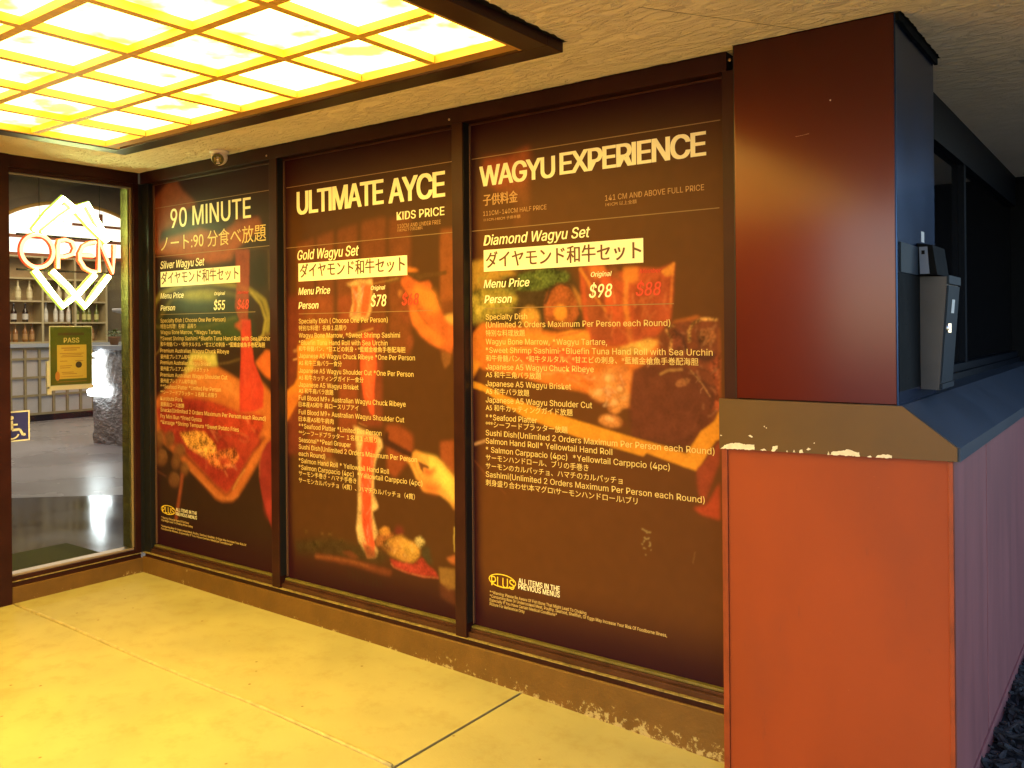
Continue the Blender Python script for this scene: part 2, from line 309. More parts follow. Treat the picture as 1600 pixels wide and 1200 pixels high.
  ((205,95,22),13,0.9,0,[1664,1458,1718,1472,1785,1464,1789,1475,1717,1484,1658,1469]),
  ((205,95,22),16,0.7,0,[1567,1425,1647,1431,1646,1438,1566,1432]),
  ((205,98,24),22,0.7,0,[1423,1216,1528,1269,1601,1262,1549,1231,1467,1131,1421,1075]),
  ((205,140,40),4,1,0,[1925,1559,2017,1578,2127,1600,2124,1606,2015,1584,1922,1566]),
  ((190,120,35),5,1,0,[1951,1532,2036,1549,2034,1554,1949,1538]),
  ((230,160,60),6,1,0,[1484,1474,1518,1482,1515,1488,1481,1480]),
  ((230,160,60),5,1,0,[1479,1425,1517,1432,1514,1438,1477,1431]),
  ((70,42,12),7,0.8,0,[1809,1551,1950,1563,2022,1551,1943,1531,1815,1525]),
  ((228,82,25),7,1,0.15,[2042,1576,2119,1578,2137,1513,2148,1397,2135,1339,2128,1290,2126,1142,2101,1154,2051,1242,2032,1332,2027,1413,2035,1513]),
  ((245,110,35),19,0.6,0,[2053,1468,2111,1477,2122,1361,2102,1244,2064,1287]),
  ((228,170,65),6,1,0.35,[1964,1083,2010,1077,2080,1059,2156,1037,2181,1021,2187,986,2161,957,2136,910,2122,851,2118,730,2145,688,2151,666,2107,639,2137,553,2156,520,2105,482,2149,439,2136,406,2066,395,2002,467,1983,533,1997,626,2002,763,2001,899,1989,998,1983,1052]),
  ((232,82,25),7,1,0.25,[2048,1038,2150,1032,2146,991,2130,932,2110,863,2102,750,2101,638,2106,549,2124,462,2104,414,2060,466,2029,562,2025,720,2023,855,2028,965]),
  ((215,100,35),10,1,0.2,[2028,466,2117,461,2129,405,2065,390]),
  ((210,140,45),5,0.8,0,[2009,1100,2073,1084,2075,1086,2011,1103]),
  ((200,130,40),15,0.5,0.5,[1695,878,1807,896,1861,855,1737,839]),
  ((70,38,12),6,0.95,0,[2210,1065,2232,1070,2231,1028,2404,972,2509,914,2509,895,2434,926,2336,955,2215,992,2188,1013]),
  ((232,150,40),7,1,0.12,[2334,949,2362,948,2393,937,2399,972,2419,987,2465,977,2500,970,2559,964,2603,937,2641,900,2678,874,2676,714,2644,747,2572,783,2513,784,2468,787,2448,811,2443,833,2423,842,2403,878,2377,913]),
  ((248,205,55),21,0.8,0,[2444,968,2554,958,2603,926,2678,867,2676,736,2611,809,2548,854,2514,903,2505,947]),
  ((225,105,25),17,0.85,0,[2453,819,2523,830,2582,813,2562,785,2503,787,2468,794]),
  ((210,90,25),13,0.85,0,[2474,907,2514,895,2544,913,2563,900,2524,867,2479,870]),
  ((95,45,14),5,0.9,0,[2434,935,2509,914,2509,901,2469,906,2474,873,2449,897]),
  ((200,100,25),9,0.8,0,[2397,937,2420,886,2450,847,2456,850,2426,889,2404,939]),
  ((205,110,28),8,0.7,0,[2497,968,2500,942,2507,924,2512,926,2505,943,2502,969]),
  ((165,92,25),8,1,0.5,[2135,516,2159,549,2194,572,2229,571,2234,547,2263,546,2268,531,2216,515,2181,473,2128,461]),
  ((225,145,35),9,0.8,0.4,[2188,570,2229,571,2234,542,2205,530,2152,531,2164,554]),
  ((135,45,22),18,0.7,0,[2331,568,2329,560,2325,552,2318,546,2309,541,2299,539,2290,539,2281,541,2274,546,2270,552,2268,559,2270,567,2275,575,2282,581,2290,586,2300,588,2310,588,2318,586,2325,581,2329,575]),
  ((190,125,30),13,1,0.4,[2175,468,2234,518,2319,546,2364,523,2430,516,2445,478,2418,426,2384,413,2318,415,2238,431]),
  ((225,160,38),17,0.7,0.3,[2319,529,2364,515,2419,507,2435,477,2412,437,2385,425,2352,457,2318,472]),
  ((110,55,20),14,0.7,0,[2169,471,2239,489,2273,465,2233,443,2204,447]),
  ((205,165,60),8,1,0.7,[2408,538,2452,560,2479,535,2468,514,2446,499,2419,507]),
  ((70,62,20),13,0.7,0.3,[2462,509,2505,511,2531,432,2504,427,2451,463]),
  ((170,55,22),7,1,0.4,[2232,412,2329,404,2395,410,2456,452,2499,415,2546,398,2567,368,2460,356,2351,359,2260,373]),
  ((190,105,40),5,0.9,0,[2235,388,2259,371,2349,358,2460,355,2567,366,2567,370,2461,360,2352,363,2262,375,2241,392]),
  ((155,105,28),6,0.9,0.1,[2568,421,2676,427,2675,333,2629,314,2577,348]),
  ((110,55,18),12,0.7,0,[2572,343,2629,337,2675,318,2674,248,2576,277]),
  ((190,100,28),7,1,0,[2615,472,2677,497,2676,450,2641,456]),
  ((215,170,50),4,1,0,[2670,632,2666,569,2670,511,2676,513,2672,570,2677,633]),
  ((130,62,18),12,0.9,0,[1649,326,1811,332,1965,334,2065,328,2235,321,2247,352,2078,360,1977,367,1820,365,1657,360]),
  ((165,90,25),7,0.8,0,[1652,334,1814,347,1970,351,2070,345,2073,352,1972,358,1816,354,1653,342]),
  ((62,36,12),5,0.8,0,[1907,312,1922,284,1919,249,1931,251,1934,287,1918,317]),
  ((62,36,12),5,0.8,0,[1938,311,1953,282,1950,249,1961,250,1964,285,1949,315]),
  ((62,36,12),5,0.8,0,[1969,310,1983,280,1980,249,1992,250,1995,283,1980,314]),
  ((62,36,12),5,0.8,0,[1999,309,2014,278,2011,249,2022,250,2025,281,2010,313]),
  ((62,36,12),4,0.8,0,[2029,307,2044,276,2041,248,2052,250,2055,279,2040,311]),
  ((62,36,12),5,0.8,0,[2059,306,2074,274,2071,248,2082,250,2085,277,2070,310]),
  ((62,36,12),5,0.8,0,[2089,305,2103,272,2100,248,2111,249,2114,275,2100,309]),
  ((62,36,12),5,0.8,0,[2118,304,2133,270,2130,248,2141,249,2143,273,2129,307]),
  ((62,36,12),4,0.8,0,[2148,302,2162,268,2159,248,2170,249,2172,271,2158,306]),
  ((120,85,22),8,0.7,0.8,[1592,468,1591,466,1589,463,1586,461,1582,460,1578,459,1574,458,1570,459,1567,460,1565,462,1564,464,1565,467,1567,469,1570,471,1574,473,1578,473,1582,474,1586,473,1589,472,1591,470]),
  ((120,85,22),8,0.7,0.8,[1689,408,1688,401,1682,395,1675,390,1665,386,1653,383,1642,383,1632,384,1624,387,1619,392,1618,397,1619,404,1625,410,1633,415,1643,419,1654,422,1665,422,1675,421,1683,418,1688,413]),
  ((120,85,22),8,0.7,0.8,[1793,481,1792,478,1790,476,1786,473,1782,471,1777,470,1772,470,1767,471,1764,472,1762,474,1761,477,1762,480,1764,482,1768,485,1772,487,1777,488,1782,488,1786,487,1790,486,1792,484]),
  ((120,85,22),8,0.7,0.8,[1887,458,1886,455,1884,452,1880,449,1875,447,1869,445,1863,445,1858,446,1854,448,1852,450,1851,453,1852,456,1854,459,1858,462,1864,464,1869,466,1875,466,1880,465,1884,463,1887,461]),
  ((120,85,22),7,0.7,0.8,[2170,437,2170,435,2168,433,2165,431,2162,429,2158,428,2154,428,2151,429,2148,430,2147,432,2146,434,2147,436,2148,438,2151,440,2155,441,2158,442,2162,443,2165,442,2168,441,2170,439]),
  ((120,85,22),7,0.7,0.8,[2023,451,2022,448,2020,446,2017,444,2014,443,2010,442,2006,442,2003,442,2000,443,1998,445,1998,447,1998,449,2000,451,2003,453,2006,455,2010,456,2014,456,2018,456,2020,454,2022,453]),
  ((120,85,22),8,0.7,0.8,[1722,471,1721,469,1719,467,1716,465,1713,464,1709,463,1705,463,1702,463,1699,465,1698,466,1697,468,1698,470,1699,472,1702,474,1706,476,1709,476,1713,477,1717,476,1719,475,1721,473]),
  ((120,85,22),7,0.7,0.8,[2088,451,2087,448,2085,446,2081,443,2077,442,2073,441,2068,440,2064,441,2060,442,2058,444,2058,447,2058,450,2061,452,2064,454,2068,456,2073,457,2077,458,2081,457,2085,456,2087,454]),
  ((70,55,15),21,0.6,0.5,[1485,402,1777,461,2073,440,2230,429,2170,377,1868,375,1498,329]),
  ((125,62,18),10,0.8,0,[1868,393,1933,411,2009,383,1958,371]),
  ((250,170,90),4,0.366456,0,[2077,537,2078,524,2081,510,2085,498,2090,499,2085,512,2083,525,2082,538]),
  ((250,170,90),4,0.573639,0,[2094,665,2086,649,2071,634,2060,619,2063,618,2075,633,2089,648,2098,664]),
  ((250,170,90),5,0.422505,0,[2034,668,2039,655,2037,641,2036,627,2039,627,2040,641,2042,655,2037,669]),
  ((250,170,90),5,0.354043,0,[2064,976,2072,963,2086,954,2098,944,2101,945,2089,955,2075,964,2068,977]),
  ((250,170,90),5,0.439837,0,[2035,791,2033,767,2032,742,2025,718,2031,718,2037,742,2038,767,2040,792]),
  ((250,170,90),4,0.350311,0,[2096,957,2100,940,2114,928,2108,912,2110,912,2117,929,2102,941,2099,957]),
  ((250,170,90),5,0.315747,0,[2035,773,2052,764,2070,756,2090,750,2092,753,2072,758,2054,766,2037,775]),
  ((250,170,90),5,0.518488,0,[2056,840,2059,818,2082,807,2094,789,2098,791,2086,809,2063,820,2061,841]),
  ((250,170,90),5,0.451546,0,[2056,544,2069,522,2071,496,2077,471,2082,472,2075,497,2074,523,2061,546]),
  ((250,170,90),5,0.415471,0,[2081,965,2065,951,2051,936,2036,921,2040,920,2055,934,2069,949,2085,963]),
  ((250,170,90),5,0.550444,0,[2071,575,2069,553,2068,530,2061,507,2065,507,2072,530,2074,553,2076,576]),
  ((250,170,90),5,0.330041,0,[2093,627,2097,615,2087,603,2089,590,2092,590,2090,603,2100,615,2096,628]),
  ((250,170,90),5,0.349807,0,[2069,981,2059,964,2048,947,2042,930,2045,930,2052,947,2062,963,2072,980]),
  ((250,170,90),5,0.504881,0,[2104,910,2105,890,2094,870,2082,849,2087,848,2099,869,2110,890,2109,911]),
  ((250,170,90),4,0.301801,0,[2095,827,2094,812,2092,796,2085,781,2088,780,2094,796,2096,812,2097,828]),
  ((250,170,90),5,0.351206,0,[2091,604,2087,581,2095,560,2090,538,2095,538,2100,561,2091,582,2095,604]),
  ((250,170,90),5,0.478323,0,[2072,781,2077,763,2080,745,2087,727,2091,728,2085,746,2082,764,2077,782]),
  ((250,170,90),5,0.432915,0,[2104,963,2109,938,2099,913,2098,887,2101,887,2103,913,2113,939,2108,964]),
  ((180,50,20),5,0.420454,0,[2035,856,2034,843,2042,832,2038,819,2041,819,2046,832,2038,843,2039,856]),
  ((180,50,20),5,0.30702,0,[2080,976,2086,950,2074,923,2088,899,2091,900,2077,924,2089,950,2083,976]),
  ((180,50,20),5,0.403773,0,[2057,879,2064,862,2085,854,2106,846,2109,849,2088,857,2069,865,2062,881]),
  ((180,50,20),5,0.27036,0,[2093,699,2078,675,2059,652,2038,630,2040,629,2061,651,2081,674,2095,698]),
  ((180,50,20),5,0.377512,0,[2096,871,2102,849,2105,827,2103,804,2108,804,2110,828,2107,850,2102,872]),
  ((180,50,20),5,0.485705,0,[2091,553,2081,537,2073,519,2068,502,2073,502,2078,519,2086,536,2097,552]),
  ((180,50,20),5,0.350498,0,[2035,601,2051,581,2063,561,2071,538,2077,540,2069,563,2056,584,2041,604]),
  ((180,50,20),5,0.374835,0,[2052,677,2056,658,2061,640,2063,621,2067,621,2064,640,2060,659,2055,678]),
  ((180,50,20),5,0.462388,0,[2115,890,2110,878,2101,867,2086,860,2088,858,2104,866,2113,877,2119,890]),
  ((180,50,20),5,0.398097,0,[2053,770,2049,753,2059,740,2055,725,2060,725,2065,741,2055,754,2058,770]),
  ((250,130,60),5,0.252231,0,[2067,1407,2081,1390,2104,1381,2126,1370,2127,1372,2106,1382,2083,1392,2070,1408]),
  ((250,130,60),4,0.301616,0,[2095,1471,2092,1454,2086,1438,2068,1425,2072,1423,2090,1436,2097,1453,2100,1471]),
  ((250,130,60),4,0.32553,0,[2040,1486,2046,1472,2053,1457,2065,1445,2070,1448,2057,1459,2051,1473,2046,1487]),
  ((250,130,60),5,0.283446,0,[2091,1326,2096,1301,2092,1275,2104,1250,2109,1252,2096,1275,2101,1301,2096,1327]),
  ((250,130,60),4,0.255207,0,[2062,1496,2059,1475,2058,1454,2067,1434,2071,1435,2063,1454,2063,1475,2066,1496]),
  ((250,130,60),5,0.369314,0,[2057,1450,2059,1432,2072,1416,2083,1400,2087,1402,2076,1418,2064,1433,2061,1450]),
  ((250,130,60),5,0.307647,0,[2066,1296,2064,1270,2076,1246,2108,1234,2110,1237,2080,1248,2069,1271,2071,1296]),
  ((250,130,60),5,0.42471,0,[2115,1310,2100,1288,2108,1265,2108,1241,2112,1242,2112,1265,2105,1288,2119,1309]),
  ((250,130,60),5,0.41436,0,[2066,1262,2085,1241,2091,1216,2111,1195,2115,1197,2095,1217,2089,1242,2070,1264]),
  ((250,185,100),5,0.38321,0,[2044,1833,2051,1807,2044,1782,2029,1758,2035,1756,2050,1780,2058,1807,2051,1834]),
  ((250,185,100),5,0.488703,0,[1982,1818,1975,1803,1987,1788,2002,1775,2004,1777,1990,1789,1979,1803,1986,1817]),
  ((250,185,100),5,0.562081,0,[2033,1821,2037,1809,2039,1796,2045,1783,2050,1784,2044,1796,2041,1809,2038,1822]),
  ((250,185,100),5,0.442596,0,[2043,1788,2039,1777,2031,1766,2029,1754,2035,1753,2038,1765,2045,1775,2049,1787]),
  ((250,185,100),5,0.501655,0,[2007,1704,2000,1692,1992,1683,1976,1684,1976,1681,1995,1679,2005,1691,2012,1702]),
  ((250,185,100),5,0.401177,0,[2038,1777,2038,1764,2037,1751,2037,1737,2043,1737,2043,1750,2043,1763,2044,1776]),
  ((250,185,100),5,0.387397,0,[1997,1787,2002,1762,2010,1737,2018,1713,2023,1714,2015,1738,2007,1763,2002,1787]),
  ((250,185,100),5,0.478037,0,[2067,1835,2041,1818,2021,1797,1992,1782,1995,1779,2025,1794,2046,1815,2071,1832]),
  ((250,185,100),5,0.340213,0,[1994,1803,1985,1790,1989,1776,1988,1763,1994,1763,1995,1777,1990,1790,1999,1801]),
  ((250,185,100),5,0.454848,0,[1976,1793,2000,1779,2018,1760,2033,1740,2036,1742,2021,1761,2003,1780,1978,1795]),
  ((250,185,100),5,0.564128,0,[2019,1796,2004,1782,1993,1766,1982,1751,1984,1750,1996,1765,2007,1781,2021,1795]),
  ((250,185,100),5,0.333809,0,[1979,1809,1995,1790,2023,1780,2049,1769,2050,1771,2025,1782,1998,1792,1982,1810]),
  ((240,190,80),4,0.283565,0,[2232,476,2238,470,2243,463,2248,456,2251,457,2246,464,2241,471,2235,477]),
  ((240,190,80),5,0.350889,0,[2281,475,2275,468,2271,460,2270,452,2274,453,2275,460,2279,467,2284,475]),
  ((240,190,80),5,0.440862,0,[2344,532,2339,529,2334,527,2329,528,2328,524,2334,524,2341,527,2347,530]),
  ((240,190,80),4,0.387289,0,[2332,442,2339,438,2349,442,2358,443,2358,446,2348,444,2340,441,2334,444]),
  ((240,190,80),4,0.420591,0,[2343,451,2337,449,2333,447,2328,446,2328,442,2334,443,2340,445,2345,448]),
  ((240,190,80),4,0.444067,0,[2228,489,2225,484,2224,478,2226,473,2230,474,2228,479,2229,484,2232,489]),
  ((240,190,80),4,0.348711,0,[2388,517,2387,511,2383,504,2383,497,2390,498,2389,504,2393,510,2395,517]),
  ((240,190,80),4,0.41668,0,[2309,481,2317,481,2323,484,2329,483,2331,488,2323,489,2316,486,2310,486]),
  ((240,190,80),5,0.240244,0,[2372,507,2378,504,2383,501,2387,498,2392,501,2388,505,2382,508,2377,511]),
  ((240,190,80),4,0.368802,0,[2390,492,2396,488,2406,486,2415,488,2415,492,2407,490,2399,491,2394,495]),
  ((240,190,80),5,0.330228,0,[2265,462,2262,455,2261,448,2263,441,2270,444,2268,449,2268,455,2271,462]),
  ((240,190,80),4,0.273392,0,[2337,455,2337,451,2336,447,2337,443,2340,444,2340,448,2340,452,2341,456]),
  ((240,190,80),4,0.229744,0,[2343,466,2348,466,2354,465,2360,466,2360,469,2355,468,2350,469,2344,469]),
  ((240,190,80),5,0.281641,0,[2289,517,2288,514,2285,511,2281,507,2286,505,2289,509,2293,512,2294,517]),
  ((240,190,80),4,0.435,0,[2224,495,2213,489,2204,482,2199,473,2203,472,2208,480,2216,487,2226,492]),
  ((240,190,80),4,0.393993,0,[2376,487,2382,480,2387,473,2393,466,2399,469,2393,476,2388,483,2382,490]),
  ((120,70,20),4,0.349282,0,[2328,477,2327,472,2326,468,2324,463,2329,463,2331,468,2331,472,2333,477]),
  ((120,70,20),4,0.296741,0,[2393,489,2401,483,2403,475,2408,466,2411,468,2407,476,2404,485,2396,491]),
  ((120,70,20),4,0.267361,0,[2370,511,2365,505,2359,499,2356,492,2362,492,2364,498,2370,503,2375,510]),
  ((120,70,20),4,0.232053,0,[2400,507,2398,502,2395,497,2390,493,2394,491,2399,496,2403,501,2405,507]),
  ((120,70,20),5,0.352469,0,[2284,460,2288,457,2293,456,2294,453,2300,455,2298,460,2293,461,2289,464]),
  ((120,70,20),5,0.376274,0,[2332,452,2323,444,2320,435,2316,428,2324,427,2328,435,2330,442,2338,448]),
  ((120,70,20),4,0.394494,0,[2281,454,2287,457,2293,459,2299,460,2298,466,2291,465,2285,462,2279,460]),
  ((120,70,20),5,0.285282,0,[2277,464,2288,462,2301,465,2312,470,2310,472,2299,468,2289,465,2279,467]),
  ((120,70,20),4,0.372223,0,[2378,444,2388,448,2398,452,2408,457,2405,461,2395,456,2386,452,2376,447]),
  ((120,70,20),5,0.354682,0,[2330,502,2319,495,2307,490,2294,488,2294,485,2308,487,2321,493,2332,499]),
  ((120,70,20),4,0.302297,0,[2312,476,2318,476,2323,474,2327,471,2332,475,2327,478,2320,480,2314,481]),
  ((120,70,20),4,0.393627,0,[2288,472,2298,472,2308,473,2318,477,2315,483,2307,480,2299,479,2289,478]),
  ((210,90,40),5,0.408795,0,[2342,403,2349,404,2354,406,2359,406,2361,411,2354,411,2348,408,2343,408]),
  ((210,90,40),5,0.296293,0,[2367,406,2372,403,2378,400,2381,396,2383,397,2380,402,2374,405,2369,408]),
  ((210,90,40),4,0.417435,0,[2358,419,2346,412,2339,402,2337,392,2344,393,2345,402,2351,409,2361,415]),
  ((210,90,40),5,0.490434,0,[2376,397,2373,392,2370,387,2369,381,2374,382,2374,387,2378,391,2380,396]),
  ((210,90,40),5,0.385284,0,[2422,388,2409,385,2397,380,2384,376,2385,373,2398,377,2410,382,2422,384]),
  ((210,90,40),5,0.306256,0,[2299,406,2298,400,2296,393,2296,387,2302,388,2303,394,2304,400,2306,406]),
  ((210,90,40),5,0.315095,0,[2328,395,2334,395,2342,396,2348,398,2348,402,2341,401,2335,400,2329,400]),
  ((210,90,40),5,0.413902,0,[2453,418,2442,411,2430,406,2418,405,2417,400,2431,402,2445,408,2456,415]),
  ((210,90,40),5,0.26364,0,[2441,425,2440,420,2441,417,2439,413,2443,412,2445,417,2444,421,2445,425]),
  ((210,90,40),4,0.427963,0,[2445,396,2443,390,2438,384,2435,378,2438,378,2441,384,2446,389,2448,396]),
 ],
 3: [
  ((185,75,20),22,0.75,0.2,[2865,2398,3000,2389,3081,2403,3136,2424,3140,2356,3129,2245,3049,2237,2947,2248,2895,2286]),
  ((160,85,22),22,0.5,0,[2927,2283,3129,2293,3128,2181,2998,2202]),
  ((150,80,20),18,0.35,0,[3051,2407,3136,2416,3132,2061,3047,2059]),
  ((215,110,22),6,1,0.15,[2772,1459,2789,1567,2863,1632,3283,1581,3461,1588,3546,1521,3805,1558,3851,1620,3949,1640,4043,1591,4044,1294,3996,1258,3949,1228,3900,1198,3659,1255,3441,1312,3206,1349,3033,1384,2861,1404,2772,1451,2845,1420]),
  ((70,50,14),14,0.85,0.4,[2887,1867,3340,1869,3410,1730,3400,1595,3246,1581,3055,1614,2863,1624,2775,1740,2792,1797]),
  ((190,135,30),11,0.9,0.25,[2777,1913,2872,1928,3068,1850,2917,1817,2844,1779,2781,1773]),
  ((160,130,30),15,1,0.5,[2775,1756,2844,1787,2978,1790,3066,1740,3036,1677,2915,1647,2790,1616]),
  ((205,165,40),15,0.8,0.4,[2780,1740,2875,1762,2947,1727,2926,1679,2822,1665]),
  ((90,95,22),10,1,0.8,[3068,1843,3249,1873,3358,1830,3321,1786,3173,1768,3067,1771]),
  ((165,80,20),7,1,0.4,[3210,1697,3229,1758,3285,1795,3339,1789,3383,1739,3400,1663,3355,1588,3264,1589,3218,1628]),
  ((62,40,14),5,0.85,0,[3225,1703,3253,1770,3304,1793,3353,1773,3391,1714,3394,1663,3407,1663,3402,1717,3362,1781,3303,1803,3243,1777,3213,1707]),
  ((240,140,28),8,1,0,[3334,1664,3333,1652,3328,1642,3320,1634,3310,1628,3299,1627,3289,1629,3279,1634,3272,1643,3267,1653,3265,1665,3267,1677,3272,1688,3280,1696,3290,1701,3300,1703,3311,1701,3321,1695,3328,1687,3333,1676]),
  ((225,150,36),11,1,0.3,[3186,1651,3183,1638,3175,1626,3164,1617,3149,1611,3133,1609,3116,1611,3102,1617,3090,1627,3083,1639,3080,1653,3083,1666,3091,1678,3103,1687,3117,1693,3134,1695,3150,1693,3165,1686,3176,1676,3183,1664]),
  ((210,120,28),10,0.8,0.3,[3199,1597,3197,1584,3190,1572,3179,1562,3166,1556,3151,1554,3137,1556,3123,1562,3113,1572,3106,1584,3104,1597,3106,1611,3113,1623,3124,1632,3137,1638,3152,1640,3167,1638,3180,1631,3190,1622,3197,1610]),
  ((215,130,32),7,0.8,0,[3357,1792,3410,1730,3414,1663,3401,1685,3375,1746]),
  ((200,82,22),6,1,0.2,[3402,1858,3464,1870,3524,1860,3549,1822,3616,1833,3689,1848,3784,1836,3854,1857,3845,1711,3832,1627,3813,1579,3645,1514,3460,1521,3426,1610,3410,1715]),
  ((150,72,20),10,0.7,0,[3402,1854,3428,1797,3436,1662,3461,1558,3563,1536,3564,1719,3498,1802,3446,1848]),
  ((150,80,22),6,0.8,0,[3541,1851,3557,1814,3615,1790,3583,1857]),
  ((235,130,28),8,0.85,0,[3620,1851,3689,1848,3688,1794,3664,1781,3615,1797]),
  ((235,125,28),6,0.8,0,[3446,1863,3524,1863,3540,1829,3489,1809,3455,1826]),
  ((230,130,30),5,0.85,0,[3396,1855,3439,1793,3469,1733,3533,1657,3545,1664,3482,1739,3453,1799,3409,1861]),
  ((235,95,25),8,0.75,0,[3513,1836,3524,1732,3536,1651,3575,1655,3563,1735,3551,1838]),
  ((240,135,30),6,0.8,0,[3625,1812,3616,1695,3631,1592,3643,1520,3664,1523,3652,1595,3637,1695,3646,1810]),
  ((225,110,26),6,0.6,0,[3690,1772,3697,1679,3704,1579,3717,1579,3710,1679,3703,1772]),
  ((165,68,20),12,0.6,0,[3656,1767,3845,1802,3832,1620,3662,1579]),
  ((235,125,30),3,0.9,0,[3848,1858,3838,1774,3831,1677,3839,1676,3845,1774,3856,1857]),
  ((235,140,30),4,0.9,0,[3792,1825,3854,1861,3847,1809,3815,1803]),
  ((155,65,20),12,0.6,0,[3461,1595,3630,1601,3766,1579,3789,1550,3579,1521,3460,1536]),
  ((232,135,28),8,1,0.2,[2934,1518,2995,1566,3132,1574,3264,1558,3355,1588,3443,1580,3460,1513,3354,1490,3151,1488,2994,1478]),
  ((235,85,22),14,0.85,0.2,[3034,1487,3282,1512,3408,1505,3460,1461,3424,1393,3244,1381,3053,1424]),
  ((170,70,20),5,0.7,0,[2935,1482,3064,1515,3246,1508,3284,1555,3409,1577,3407,1584,3280,1561,3244,1516,3064,1523,2932,1490]),
  ((240,120,26),11,0.8,0.15,[2861,1444,3054,1463,3225,1427,3407,1408,3441,1327,3206,1365,2984,1414]),
  ((215,120,32),6,1,0.3,[3459,1387,3545,1433,3628,1435,3660,1392,3627,1326,3560,1294,3484,1313]),
  ((225,135,38),7,0.9,0.3,[3539,1290,3532,1283,3522,1279,3509,1277,3494,1278,3479,1282,3466,1289,3454,1297,3447,1306,3444,1315,3446,1323,3452,1330,3462,1334,3476,1336,3490,1334,3505,1330,3519,1324,3530,1316,3537,1307,3540,1298]),
  ((250,190,75),10,0.7,0,[3506,1308,3504,1306,3500,1305,3495,1304,3489,1305,3483,1307,3477,1309,3473,1312,3470,1316,3468,1319,3469,1322,3471,1324,3475,1325,3480,1326,3486,1325,3492,1323,3497,1321,3502,1318,3505,1314,3506,1311]),
  ((225,135,38),6,0.9,0.3,[3612,1264,3605,1251,3595,1241,3583,1234,3571,1230,3559,1231,3549,1236,3542,1245,3538,1256,3538,1269,3541,1283,3549,1295,3558,1306,3570,1313,3582,1316,3594,1315,3604,1310,3611,1301,3615,1290,3615,1277]),
  ((250,190,75),9,0.7,0,[3586,1278,3583,1274,3580,1270,3575,1268,3570,1267,3566,1267,3562,1269,3558,1272,3557,1276,3556,1281,3558,1286,3560,1290,3564,1293,3568,1296,3573,1297,3578,1296,3582,1294,3585,1291,3587,1287,3587,1283]),
  ((225,135,38),6,0.9,0.3,[3651,1303,3651,1291,3649,1279,3643,1269,3635,1262,3626,1258,3615,1258,3605,1261,3596,1269,3590,1279,3586,1290,3585,1303,3588,1315,3593,1325,3601,1332,3611,1336,3621,1336,3631,1332,3640,1325,3647,1315]),
  ((250,190,75),9,0.7,0,[3627,1308,3627,1304,3626,1299,3623,1296,3620,1293,3616,1292,3612,1292,3608,1293,3605,1295,3602,1299,3600,1303,3600,1307,3601,1311,3604,1315,3607,1318,3611,1319,3615,1319,3619,1318,3622,1315,3625,1312]),
  ((225,135,38),6,0.9,0.3,[3608,1193,3604,1186,3594,1179,3580,1175,3564,1173,3545,1173,3528,1176,3512,1181,3500,1188,3493,1196,3492,1204,3497,1212,3507,1218,3521,1223,3538,1225,3556,1224,3574,1221,3589,1216,3600,1209,3607,1201]),
  ((250,190,75),9,0.7,0,[3569,1205,3567,1202,3563,1200,3558,1199,3551,1198,3544,1198,3537,1199,3531,1201,3526,1204,3523,1207,3523,1210,3524,1212,3528,1214,3534,1216,3540,1216,3548,1216,3555,1215,3561,1213,3566,1211,3568,1208]),
  ((225,135,38),6,0.9,0.3,[3635,1329,3631,1318,3624,1308,3615,1301,3605,1297,3595,1296,3585,1299,3577,1305,3571,1314,3569,1325,3569,1336,3573,1347,3580,1357,3589,1364,3599,1368,3610,1368,3619,1365,3627,1359,3633,1350,3635,1340]),
  ((250,190,75),10,0.7,0,[3610,1339,3609,1336,3606,1332,3603,1330,3599,1329,3595,1328,3591,1329,3588,1332,3585,1335,3584,1339,3584,1343,3586,1346,3588,1350,3592,1352,3596,1354,3600,1354,3604,1353,3607,1350,3609,1347,3611,1343]),
  ((225,135,38),6,0.9,0.3,[3586,1376,3584,1362,3578,1350,3568,1340,3557,1333,3544,1330,3531,1332,3519,1338,3510,1347,3504,1360,3502,1373,3504,1387,3510,1399,3520,1409,3532,1416,3545,1418,3558,1417,3569,1411,3578,1401,3584,1389]),
  ((250,190,75),10,0.7,0,[3556,1384,3555,1379,3553,1374,3549,1371,3544,1369,3539,1368,3534,1368,3529,1370,3525,1374,3523,1378,3522,1383,3523,1387,3526,1392,3529,1395,3534,1398,3539,1398,3545,1398,3549,1396,3553,1392,3555,1388]),
  ((120,48,16),6,0.6,0,[3429,1292,3540,1253,3556,1218,3622,1178,3628,1185,3563,1224,3546,1261,3434,1301]),
  ((235,170,45),8,0.8,0.4,[3579,1507,3734,1550,3781,1536,3725,1486,3612,1478]),
  ((130,62,18),6,1,0.12,[3781,1572,3821,1617,3919,1626,3971,1636,4047,1625,4043,1267,3996,1183,3907,1122,3658,1140,3647,1284,3660,1421,3709,1436,3781,1494]),
  ((100,48,15),9,0.7,0,[3660,1399,3709,1443,3803,1438,3895,1440,3983,1387,4026,1314,3996,1197,3892,1114,3657,1118,3634,1247]),
  ((205,140,42),4,0.9,1,[3924,1537,3921,1577,3938,1608,3972,1624,4036,1619,4036,1630,3970,1635,3930,1616,3909,1579,3912,1536]),
  ((190,125,38),3,0.9,1,[3837,1494,3845,1552,3819,1585,3854,1601,3848,1611,3807,1587,3833,1549,3825,1495]),
  ((190,130,40),3,0.9,0,[3786,1399,3820,1417,3887,1422,3887,1430,3818,1425,3781,1406]),
  ((170,110,36),2,0.8,0.6,[3915,1424,3966,1371,4002,1318,4007,1321,3971,1375,3920,1429]),
  ((170,100,32),5,0.8,0.5,[3919,1385,3919,1380,3916,1375,3910,1369,3902,1364,3892,1360,3882,1357,3872,1355,3864,1356,3858,1358,3855,1362,3855,1367,3858,1373,3863,1378,3872,1384,3881,1388,3891,1391,3901,1392,3909,1391,3915,1389]),
